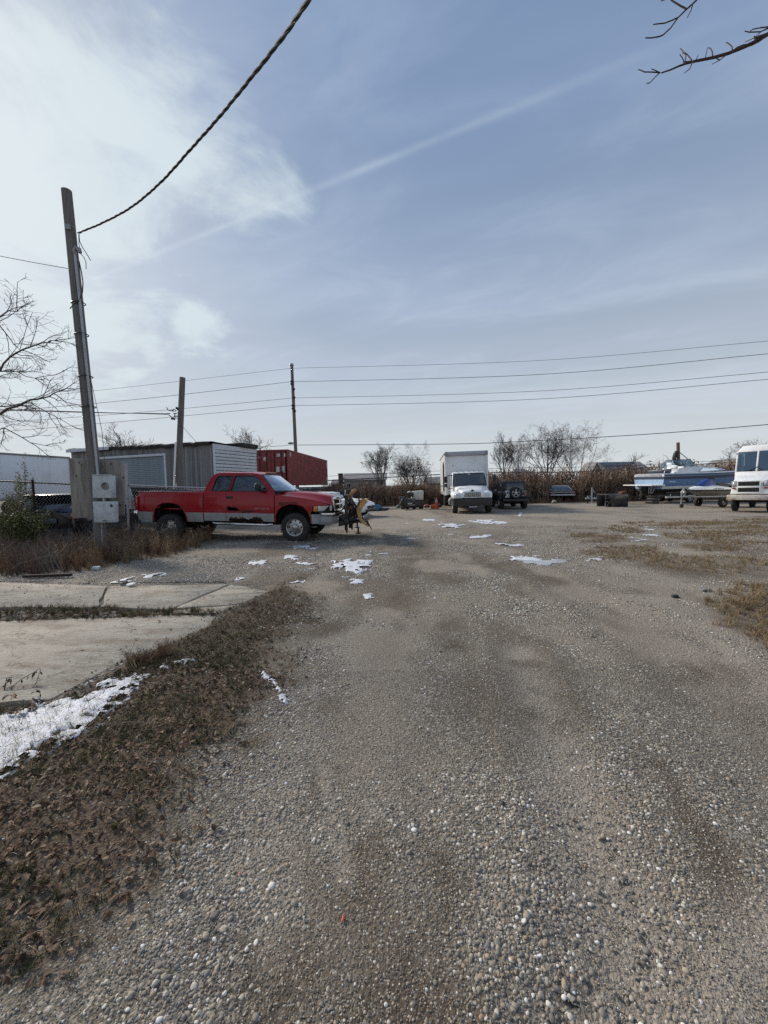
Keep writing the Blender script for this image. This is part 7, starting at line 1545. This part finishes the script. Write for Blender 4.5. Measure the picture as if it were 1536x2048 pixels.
def boat():
    # stern corner nearest the camera and the hull running to the right and a little away
    A=P(1327,972,26.2); a0=Vector((A.x,A.y,0)); hd=R(13); t=thing('motor_boat','blue and white cabin cruiser with teal windshield resting on blocks','boat',a0); t.rotation_euler=(R(.6),0,hd)
    zt=lambda py,Y=26.2: P(1327,py,Y).z
    B=2.35; Lb=8.4
    # local x toward the bow, y away from camera; near side y=0
    zk=[.55,.98,1.30,1.55,1.78,1.90,2.02]                        # keel, chine, ... sheer at the stern
    st=[0,.8,2.0,3.4,4.8,6.2,7.4,8.1,8.4]; rows=[]
    for x in st:
        f=x/Lb; n=max(0,(f-.62)/.38); hw=B/2*(1-n**2.2)+.02; up=.55*max(0,(f-.38)/.62)**2; sh=.12*f
        c=B/2
        def pt(w,z): return w,z
        prof=[(0,.55+up*1.15),(.45*hw,.72+up*1.1),(.80*hw,.92+up*1.0),(.86*hw,1.0+up*.95),(.91*hw,1.18+up*.75+sh*.5),(.95*hw,1.42+up*.5+sh*.7),(.975*hw,1.62+up*.35+sh*.8),(.985*hw,1.66+up*.34+sh*.8),(1.0*hw,1.84+up*.25+sh),(1.0*hw,1.88+up*.25+sh),(.97*hw,2.0+up*.2+sh),(.86*hw,2.06+up*.2+sh)]
        rows.append([(x,prof)])
    ns=len(st); mi=[6,6,6,0,1,1,1,3,1,3,0]                        # materials by strake
    mats=[M['hull_white'],M['hull_blue'],M['hull_sky'],M['hull_dark'],M['white_paint'],M['black_plastic'],M['bottom_black']]
    g=MB()
    for s in (-1,1):
        b=len(g.v)
        for r_ in rows:
            x,prof=r_[0]; rake=.0
            for w,z in prof: g.v.append((x+.10*(z-.9)*(x/Lb)**4*3,B/2+s*w,z))
        k=len(rows[0][0][1])
        for i in range(ns-1):
            for j in range(k-1):
                q=(b+i*k+j,b+(i+1)*k+j,b+(i+1)*k+j+1,b+i*k+j+1); g.f.append(q if s<0 else q[::-1]); g.m.append(mi[j])
    # transom: paler blue than the sides puts its sunlight into the colour
    k=len(rows[0][0][1]); left=list(range(0,k)); right=[ns*k+i for i in range(k)]
    for j in range(k-1): g.f.append((left[j],left[j+1],right[j+1],right[j])); g.m.append([6,6,6,2,2,2,2,3,2,0,0][j])
    g.build('hull',mats,t,smooth=30)
    # deck and cabin
    d=MB(); z0=2.05
    d.hexa([(0,.12,z0-.25),(5.2,.12,z0-.25),(5.2,B-.12,z0-.25),(0,B-.12,z0-.25)],[(0,.14,z0),(5.2,.14,z0+.1),(5.2,B-.14,z0+.1),(0,B-.14,z0)],.02); d.hexa([(1.0,.16,z0-.1),(2.4,.14,z0-.1),(2.4,.30,z0-.1),(1.0,.30,z0-.1)],[(1.5,.20,z0+.36),(2.4,.20,z0+.5),(2.4,.30,z0+.5),(1.5,.30,z0+.36)],.02)
    d.hexa([(2.2,.13,z0-.1),(6.9,B*.40,z0+.24),(6.9,B*.60,z0+.24),(2.2,B-.13,z0-.1)],[(2.3,.24,z0+.52),(6.0,B*.42,z0+.42),(6.0,B*.58,z0+.42),(2.3,B-.24,z0+.52)],.06,seg=3); d.build('cabin',M['hull_white'],t,smooth=40)
    g=MB(); g.hexa([(3.4,.20,z0+.12),(5.8,.66,z0+.20),(5.8,.68,z0+.20),(3.4,.22,z0+.12)],[(3.75,.24,z0+.36),(5.4,.62,z0+.34),(5.4,.66,z0+.34),(3.75,.28,z0+.36)],.0); 
    g2=MB(); pts=[(3.45,z0+.13),(3.9,z0+.36),(5.2,z0+.36),(5.7,z0+.22)]; ys=lambda x,z: .13+(B*.40-.13)*((x-2.2)/4.7)+.11*((z-(z0-.1+.34*(x-2.2)/4.7))/.6)-.06
    g2.add([(x,ys(x,z),z) for x,z in pts]+[(x,ys(x,z)+.05,z) for x,z in pts],[(0,1,2,3),(0,4,5,1),(1,5,6,2),(2,6,7,3),(3,7,4,0)]); g2.build('cabin_window',M['dark_glass'],t,smooth=0)
    g=MB(); 
    # windshield frame with panes
    W0=[(1.95,.25),(3.05,.34),(3.75,.75),(3.95,B/2),(3.75,B-.75),(3.05,B-.34),(1.95,B-.25)]; W1=[(2.35,.38),(2.75,.48),(3.15,.82),(3.25,B/2),(3.15,B-.82),(2.75,B-.48),(2.35,B-.38)]; zz0,zz1=z0+.52,z0+1.02
    g=MB(); fr=[Vector((*p,zz0+(-.06 if i in(0,6) else 0))) for i,p in enumerate(W0)]; ft=[Vector((*p,zz1-(.05 if i in (0,6) else 0))) for i,p in enumerate(W1)]; g.tube(fr,.025,5); g.tube(ft,.022,5)
    for a,b in zip(fr,ft): g.tube([a,b],.02,5)
    wo=g.build('windshield',M['hull_dark'],t)
    for i in range(6): g=MB(); g.add([fr[i],fr[i+1],ft[i+1],ft[i]],[(0,1,2,3)]); g.build('pane',M['pale_glass'],wo,smooth=0)
    g=MB(); g.tube([(.2,.18,z0+.02),(.25,.18,z0+.20),(1.3,.18,z0+.42)],.02,6); g.tube([(.9,.2,z0),(.55,.3,z0+.30),(1.6,.4,z0+.40)],.018,6); g.build('rail',M['galvanized'],t)
    g=MB(); g.tube([(3.0,.16,z0+.35),(3.3,.14,z0+.38),(4.3,.36,z0+.45)],.014,5); g.tube([(4.6,.52,z0+.3),(4.75,.56,z0+.55)],.016,5); g.build('bow_rail',M['chrome'],t)
    g=MB(); g.box((.55,.9,z0+.12),(.7,1.2,.3),.05); g.box((.9,.55,z0+.22),(.3,.4,.25),.05); g.build('seat',M['hull_dark'],t)
    g=MB(); g.box((2.45,1.7,z0+.55),(.25,.45,.55),.06); g.box((2.0,1.0,z0+.40),(.2,.5,.4),.06); g.build('helm_seat',M['hull_white'],t)
    # swim platform, brackets, drive
    g=MB(); g.box((-.55,B*.45,1.27),(1.15,B*.98,.07),.02); g.build('swim_platform',M['white_paint'],t)
    g=MB()
    for y in (.55,.72): g.tube([(-.02,y,1.25),(-.30,y,.75),(-.40,y,.70),(-.45,y,.80),(-.42,y,1.2)],.03,6)
    g.build('ladder',M['galvanized'],t)
    g=MB(); g.box((-.25,B/2,.95),(.4,.35,.4),.06); g.box((-.45,B/2,.55),(.35,.16,.6),.05); g.box((-.5,B/2,.30),(.55,.10,.1),.03); g.build('stern_drive',M['black_metal'],t)
    g=MB(); g.sphere((-.015,.55,1.55),.05,8,sq=(.3,2.2,.6)); g.build('emblem',M['chrome'],t)
    # flat print on the side
    for x0,w_,h_ in ((.35,.75,.09),): g=MB(); g.prism([(x0,1.50),(x0+w_*.4,1.55),(x0+w_,1.53),(x0+w_*.8,1.46),(x0+w_*.3,1.45)],lambda a,b,h: Vector((a,B/2-1.150-h-.0+.0,b)),0,.004); g.build('side_lettering',M['hull_sky'],t,smooth=0)
    # cradle of dark blocks and trailer under the hull, things of their own
    for x,y,l in ((.35,.6,'dark block stack under the stern of the cabin cruiser'),):
        for k in range(3):
            m=MB(); m.box((0,0,0),(.55-.06*k,.6,.17),.02); b=m.build('support_block',M['black_metal']); b.location=a0+Matrix.Rotation(hd,3,'Z')@Vector((-.35+.1*k,.5,.10+.19*k)); b.rotation_euler=(0,0,hd+.1*k); tag(b,['bottom dark block of the stack under the cruiser stern','middle dark block of the stack under the cruiser stern','top dark block of the stack under the cruiser stern'][k],'block','blocks under the boat')
    tr=thing('boat_trailer','dark trailer frame under the blue cabin cruiser','trailer',a0,hd); g=MB(); 
    for y in (.5,B-.5): g.box((3.2,y,.52),(6.4,.12,.16),.01); g.box((3.2,y,.72),(5.0,.2,.14),.02)
    for x in (.4,2.5,4.6): g.box((x,B/2,.44),(.12,B-.8,.12),.01)
    g.build('frame',M['black_metal'],tr)
    for x in (2.4,3.2):
        for y in (.12,B-.12): wheel(tr,(x,y,.32),.32,.2,-1 if y<1 else 1,hubr=.55)
boat()

def jet_ski():
    c=G(1385,1017); Y=c.y; hd=R(12); t=thing('jet_ski','white jet ski with a blue seat cover on its trailer','jet ski',P(1392,972,Y+.3).to_2d().to_3d()); o=t.location.copy(); t.rotation_euler=(R(1),0,hd)
    # local x from nose to stern, y away
    z=lambda py: P(1400,py,Y+.3).z
    zl=z(981); rows=[]
    for x,hw,zt,zb in ((0,.04,zl+.06,zl-.02),(.25,.20,zl+.14,zl-.14),(.7,.36,zl+.22,zl-.30),(1.3,.48,zl+.28,zl-.42),(2.0,.52,zl+.24,zl-.46),(2.7,.50,zl+.16,zl-.44),(3.0,.46,zl+.10,zl-.38)):
        rows.append([Vector((x,.55+y,q)) for y,q in ((-hw*.2,zb),(-hw*.8,zb+.16),(-hw*.95,zl-.05),(-hw,zl),(-hw*.98,zl+.03),(-hw*.8,(zl+zt)/2+.03),(-hw*.4,zt),(0,zt+.03),(hw*.4,zt),(hw*.8,(zl+zt)/2+.03),(hw,zl),(hw*.8,zb+.16),(hw*.2,zb))])
    g=MB(); k=len(rows[0]); b=0
    g.v=[tuple(p) for r_ in rows for p in r_]
    for i in range(len(rows)-1):
        for j in range(k-1): g.f.append((i*k+j,i*k+j+1,(i+1)*k+j+1,(i+1)*k+j)); g.m.append([1,1,2,2,0,0,0,0,0,0,2,1][j])
    g.f.append(tuple((len(rows)-1)*k+j for j in range(k))); g.m.append(1)
    g.build('hull',[M['white_paint'],M['hull_grey'],M['black_plastic']],t,smooth=40)
    g=MB(); rows=[]
    for x,hw,zt in ((.62,.10,zl+.24),(.9,.22,zl+.38),(1.25,.27,zl+.58),(1.42,.26,zl+.62),(1.6,.20,zl+.55),(1.9,.20,zl+.36),(2.1,.19,zl+.30)): rows.append([Vector((x,.55+y,q)) for y,q in ((-hw,zl+.18),(-hw*.9,zt-.10),(-hw*.5,zt),(0,zt+.03),(hw*.5,zt),(hw*.9,zt-.1),(hw,zl+.18))])
    g.loft(rows,cap=True); g.build('cover',M['blue_cover'],t,smooth=50)
    g=MB(); g.tube([(1.55,.25,zl+.60),(1.75,.35,zl+.66),(1.95,.55,zl+.68),(1.75,.75,zl+.66),(1.55,.85,zl+.60)],.035,6); g.build('handlebar',M['black_plastic'],t)
    g=MB(); g.hexa([(2.0,.35,zl+.18),(2.9,.35,zl+.12),(2.9,.75,zl+.12),(2.0,.75,zl+.18)],[(2.0,.42,zl+.42),(2.9,.42,zl+.34),(2.9,.68,zl+.34),(2.0,.68,zl+.42)],.06,seg=3); g.build('seat',M['black_plastic'],t)
    g=MB()
    for i in range(8): g.box((1.40+.085*i,.55-.495+.0,zl+.085),(.05 if i not in (2,6) else .015,.012,.06),.002)
    g.build('registration_marks',M['hull_dark'],t)
    tr=thing('jet_ski_trailer','galvanized small trailer with jack wheel under the jet ski','trailer',o,hd); zf=z(994)
    g=MB(); g.box((.6,.55,zf),(3.6,.07,.09),.01); 
    for s in (-1,1): g.tube([(.2,.55,zf),(1.2,.55+s*.55,zf),(3.0,.55+s*.6,zf)],.04,6); g.box((1.9,.55+s*.25,zl-.42),(2.0,.12,.07),.01)
    g.tube([(-.15,.5,zf),(.55,.5,zl-.28)],.045,6); g.tube([(-.10,.55,zf),(-.20,.55,zl+.10)],.06,6); g.build('frame',M['galvanized'],tr)
    g=MB(); g.box((-.2,.55,zl-.10),(.16,.12,.24),.03); g.cyl((-.2,.45,zl-.1),(-.2,.65,zl-.1),.08,n=10); g.build('winch',M['grey_metal'],tr)
    g=MB(); g.tube([(-.45,.45,zf+.30),(-.45,.45,.20)],.032,8); g.build('jack_post',M['galvanized'],tr); g=MB(); g.lathe([(.01,-.04),(.11,-.04),(.12,0),(.11,.04),(.01,.04)],(-.42,.45,.12),'y',14); g.build('jack_wheel',M['rubber'],tr)
    g=MB(); g.box((-1.3,.55,zf),(.25,.12,.10),.03); g.tube([(-1.1,.55,zf),(-1.15,.5,zf+.18)],.02,5); g.build('coupler',M['galvanized'],tr)
    for y in (-.15,1.25): wheel(tr,(1.75,y,.27),.27,.18,-1 if y<0 else 1,hubr=.55)
mat('hull_grey',(.20,.20,.17),.5,col2=(.15,.15,.13),vs=3)
jet_ski()
# ------------------------------------------------------------------ smaller things about the yard
def lump(name, c, size, m, label, cat, seed, sub=3, amp=.35, group=None):
    bm=bmesh.new(); bmesh.ops.create_icosphere(bm,subdivisions=sub,radius=.5)
    for v in bm.verts:
        n=mnoise.noise(v.co*2.4+Vector((seed*5.1,seed,0)))+.5*mnoise.noise(v.co*5.5+Vector((seed,0,3))); v.co*=1+n*amp; v.co=Vector((v.co.x*size[0],v.co.y*size[1],max(v.co.z,-.35)*size[2]+.35*size[2]))
    me=bpy.data.meshes.new(name); bm.to_mesh(me); bm.free(); me.materials.append(M[m]); me.polygons.foreach_set('use_smooth',[True]*len(me.polygons)); me.set_sharp_from_angle(angle=R(50)); o=link(name,me,loc=c); return tag(o,label,cat,group)
lump('tarp',G(738,1021.5),(1.5,.9,.55),'tarp_blue','crumpled blue tarp on the ground behind the plow blade','tarp',1)
lump('tarp',G(757,1021),(1.3,.6,.22),'cloth_dark','dark flat cloth trailing right of the blue tarp','cloth',2)
# dead machine with white tank
def machine():
    c=G(828,1018); t=thing('scrap_machine','black scrap engine with a dirty white tank by the thicket','machine',c)
    s=c.y/768; u=lambda px,py,dy=0: P(px,py,c.y+dy)-c
    g=MB(); q=[u(824,1000),u(847,1000),u(847,981),u(823,983)]; d=Vector((0,.8,0)); g.hexa([q[0],q[1],q[1]+d,q[0]+d],[q[3],q[2],q[2]+d,q[3]+d],.04); g.build('tank',M['tank_white'],t)
    g=MB(); g.box(u(818,1006),(.75,.7,.62),.05); g.box(u(805,1002),(.42,.6,.55),.05); g.box(u(833,1009),(.9,.6,.4),.04); g.box(u(822,989),(.3,.4,.28),.05); g.cyl(u(812,990),u(812,982),.07,n=10); g.cyl(u(806,1015,-.2),u(806,1015,.4),.16,n=14); g.build('engine_block',M['black_metal'],t)
    g=MB()
    for a,b,c2,d2 in ((815,985,824,984),(816,998,830,1002),(825,995,826,1008),(800,1008,806,996)): g.tube([u(a,b,-.3),u((a+c2)/2,(b+d2)/2-2,-.4),u(c2,d2,-.3)],.03,6)
    g.build('pipe',M['grey_metal'],t)
    g=MB(); g.box(u(820,1007,-.42),(.26,.02,.08),.004); g.box(u(823,1010,-.42),(.5,.02,.03),.004); g.build('plate',M['placard'],t)
    for a in (815,828,842): g=MB(); g.cyl(u(a,1014,-.1),u(a,1014,.3),.15,n=12); g.build('roller',M['rubber'],t)
machine()
for k,(a,b,l) in enumerate(((840.5,1013.5,'left white jar on the ground below the scrap tank'),(845,1013.5,'right white jar on the ground below the scrap tank'))):
    g=MB(); g.lathe([(.001,.2),(.05,.2),(.055,.17),(.07,.15),(.07,0),(.001,0)],(0,0,0),'z',10); tag(g.build('jar',M['tank_white'],loc=G(a,b+1.5)),l,'jar','white jars by the scrap machine')
c=G(873,1018); t=thing('traffic_cone','orange traffic cone with white collar left of the box truck','traffic cone',c)
g=MB(); g.lathe([(.001,.72),(.03,.72),(.05,.62)],(0,0,0),'z',14); g.lathe([(.085,.46),(.12,.32),(.16,.04)],(0,0,0),'z',14); g.box((0,0,.02),(.42,.42,.04),.01); g.build('body',M['cone_orange'],t); g=MB(); g.lathe([(.05,.62),(.085,.46)],(0,0,0),'z',14); g.build('collar',M['placard'],t)
lump('plastic_drum',G(867,1017.5)+Vector((0,.15,0)),(.36,.4,.36),'cone_orange','faded orange plastic lump leaning by the traffic cone','debris',5,2,.2)
lump('scrap_pile',G(855,1016)+Vector((0,.6,0)),(.5,.4,.25),'container_red','small dark red scrap lump left of the traffic cone','debris',6,2,.3)
lump('scrap_pile',G(880,1016)+Vector((0,.7,0)),(.55,.4,.3),'hull_dark','dark blue bundle between traffic cone and box truck','debris',7,2,.3)
lump('scrap_pile',G(797,1016),(.3,.3,.28),'blue_steel','small grey green lump left of the scrap machine','debris',8,2,.3)
# boards lying in the weeds at the thicket
for k,(a0_,b0_,a1_,b1_,l) in enumerate(((775,1019,795,1018,'grey board lying left of the scrap machine'),(811,1021,832,1019.5,'reddish board lying before the scrap machine'),(745,1018,768,1022,'dark plank lying right of the blue tarp'))):
    p,q=G(a0_,b0_),G(a1_,b1_); g=MB(); d=(q-p); g.box((0,0,.03),(d.length,.14,.035),.004); o=g.build('board',M['grey_wood'],loc=(p+q)/2,rot=(0,0,math.atan2(d.y,d.x))); tag(o,l,'board')
# dark things between truck and jeep
lump('scrap_pile',G(988,1012)+Vector((.1,2.2,0)),(1.0,1.2,1.5),'black_plastic','heap of dark scrap in the gap between box truck and jeep','debris',9,3,.4)
g=MB(); q=G(983,1012)+Vector((0,2.8,0)); g.box((0,0,1.25),(.34,.3,2.5),.03); tag(g.build('machine_post',M['black_plastic'],loc=q),'tall narrow dark post right of the truck mirror','post')
# black cage on its side
def bin_():
    c=G(1212,1014.5); hd=R(8); t=thing('metal_bin','black steel bin tipped on its side on the gravel','bin',c,hd); t.rotation_euler=(R(1),0,hd); L,Wd,Hh=1.35,.8,.78
    g=MB(); g.box((.55+L*.36,Wd/2,Hh/2),(L*.72,Wd,Hh),.03); g.build('body',M['hull_dark'] if False else M['black_paint'],t)
    g=MB()
    for a,b in (((0,0,0),(0,0,Hh)),((.52,0,0),(.52,0,Hh)),((0,0,0),(.52,0,0)),((0,0,Hh),(.52,0,Hh)),((0,0,Hh*.72),(.52,0,Hh*.72)),((0,Wd,0),(0,Wd,Hh)),((0,0,Hh),(0,Wd,Hh)),((0,0,0),(0,Wd,0)),((.08,0,.1),(.42,0,.5)),((.1,0,.35),(.45,0,.18))): g.tube([a,b],.022,5)
    g.box((.26,Wd-.02,Hh/2),(.52,.02,Hh),.003); g.build('open_frame',M['black_metal'],t)
    for z in (.15,.6): g=MB(); g.lathe([(.01,-.05),(.12,-.05),(.13,0),(.12,.05),(.01,.05)],(.55+L*.72+.06,.3,z),'x',14); g.build('caster',M['rubber'],t)
    g=MB(); g.hexa([(1.15,.1,Hh),(1.5,.1,Hh-.02),(1.5,.5,Hh-.02),(1.15,.5,Hh)],[(1.2,.15,Hh+.16),(1.52,.15,Hh+.20),(1.52,.45,Hh+.20),(1.2,.45,Hh+.16)],.03); g.build('hinge_bracket',M['rust'],t)
bin_()
def small_trailer():
    c=G(1183,1006); t=thing('utility_trailer','small grey utility trailer tongue with clutter near the tipped bin','trailer',c); u=lambda px,py,dy=0: P(px,py,c.y+dy)-c
    g=MB(); g.tube([u(1175,997),u(1212,998)],.05,6); g.tube([u(1175,993,.4),u(1212,992,.8)],.05,6); g.tube([u(1171,997),u(1178,996)],.08,6); g.box(u(1200,994,.4),(1.0,.5,.35),.04); g.build('frame',M['galvanized'],t)
    g=MB(); g.tube([u(1184,975),u(1184,1006)],.05,8); g.tube([u(1184,976),u(1192,990)],.04,6); g.build('jack_post',M['galvanized'],t)
    g=MB(); g.box(u(1188,989,.1),(.3,.3,.4),.05); g.box(u(1194,1000,.3),(.9,.4,.12),.03); g.build('winch',M['black_metal'],t)
small_trailer()
lump('scrap_pile',G(1175,1007),(.16,.16,.14),'rubber','small dark lump on gravel left of the utility trailer','debris',10,2,.25)
lump('boulder',G(1106,1006.5)+Vector((0,-.2,0)),(.35,.3,.32),'concrete','small pale stone by the wheel of the vintage coupe','stone',11,2,.3)
# pale bleached stalks and boards leaning in the thicket
r=random.Random(8)
g=MB()
for i in range(38):
    a=r.uniform(1150,1245); b=P(a,985,31.5); b.z=r.uniform(.8,1.6); d=Vector((r.gauss(0,.35),r.gauss(0,.1),1)).normalized()*r.uniform(.4,1.3); g.tube([b,b+d],[.016,.007],4,cap=False)
tag(g.build('bleached_stalks',M['shrub_pale']),'pale bleached stalks sticking out of the right thicket','dead stalks',kind='stuff')
g=MB(); q=P(1222,972,33); g.box((q.x,q.y,.95),(2.4,.5,.5),.1,rot=(0,0,.1)); tag(g.build('scrap_heap',M['blue_steel']),'grey covered heap in the thicket behind the tipped bin','debris')
# short pole with black bundle behind the boat
c=P(1357,972,34); c.z=0; t=thing('wooden_post','short wooden post with a black bundle behind the boat','post',c); u=lambda px,py: P(px,py,34)-c
g=MB(); g.tube([(0,0,0),u(1357,930),u(1356,885)],[.16,.14,.13],10); g.build('post',M['pole_brown'] if 'pole_brown' in M else M['pole_wood'],t)
g=MB(); g.tube([u(1353,902),u(1351,908),u(1348,917),u(1350,922),u(1355,928)],[.10,.17,.15,.14,.18],8); g.build('bundle',M['black_plastic'],t)
g=MB(); g.tube([u(1357,903),u(1376,918)],.035,5); g.tube([u(1353,903),u(1357,902)],.08,6); g.build('bracket',M['galvanized'],t)
# litter in front
c=G(191,1140); g=MB(); g.lathe([(.001,0),(.034,0),(.036,.01),(.045,.12),(.047,.125),(.043,.12),(.032,.012)],(0,0,0),'x',18); tag(g.build('paper_cup',M['paper_cup'],loc=(c.x-.05,c.y,gz(c.x,c.y).item()+.05),rot=(0,.12,.25)),'crushed white paper cup lying by the weeds','cup')
p,q=G(48,1159),G(143,1156); d=q-p; g=MB(); g.box((0,0,0),(d.length,.07,.05),.006); tag(g.build('wooden_stick',M['dark_rust'],loc=(p+q)/2+Vector((0,0,.06)),rot=(0,0,math.atan2(d.y,d.x))),'dark wooden stick lying on the far edge of the pad','stick')
p,q=G(1398,1182),G(1418,1182); d=q-p; g=MB(); g.box((0,0,.02),(d.length,.10,.03),.005); tag(g.build('wood_scrap',M['grey_wood'],loc=(p+q)/2,rot=(0,0,.1)),'flat grey wood scrap on gravel at right','wood scrap')
lump('boulder',G(1350,1195),(.11,.09,.05),'black_plastic','single dark lump on gravel near the right tyre track','stone',12,2,.25)
for k,(a,b,s,l) in enumerate(((686,1843,.0075,'small orange red plastic shard near the bottom of the gravel'),(480,1747,.007,'tiny orange shard by the pebbles left of the track'),(1006,1612,.016,'dark slate chip right of the centre in the gravel'))):
    g_=G(a,b); lump('shard' if k<2 else 'slate_chip',(g_.x,g_.y,gz(g_.x,g_.y).item()+.006),(s*1.2,s*3.0 if k==0 else s*1.6,s*.8),'cone_orange' if k<2 else 'black_plastic',l,'shard' if k<2 else 'stone',20+k,2,.2)
for k,(a,b,c_,d_) in enumerate(((552,1640,570,1615),(207,1478,230,1450),(680,1380,700,1372))):
    p,q=G(a,b),G(c_,d_); z=gz(np.array([p.x,q.x]),np.array([p.y,q.y])); g=MB(); g.tube([(p.x,p.y,z[0]+.012),((p.x+q.x)/2+.004,(p.y+q.y)/2,z.mean()+.018),(q.x,q.y,z[1]+.012)],.003,5); tag(g.build('twig',M['twig']),['thin dark twig on gravel by the leaf litter edge','thin stick poking from the large snow patch','short twig on gravel near the track centre'][k],'twig')
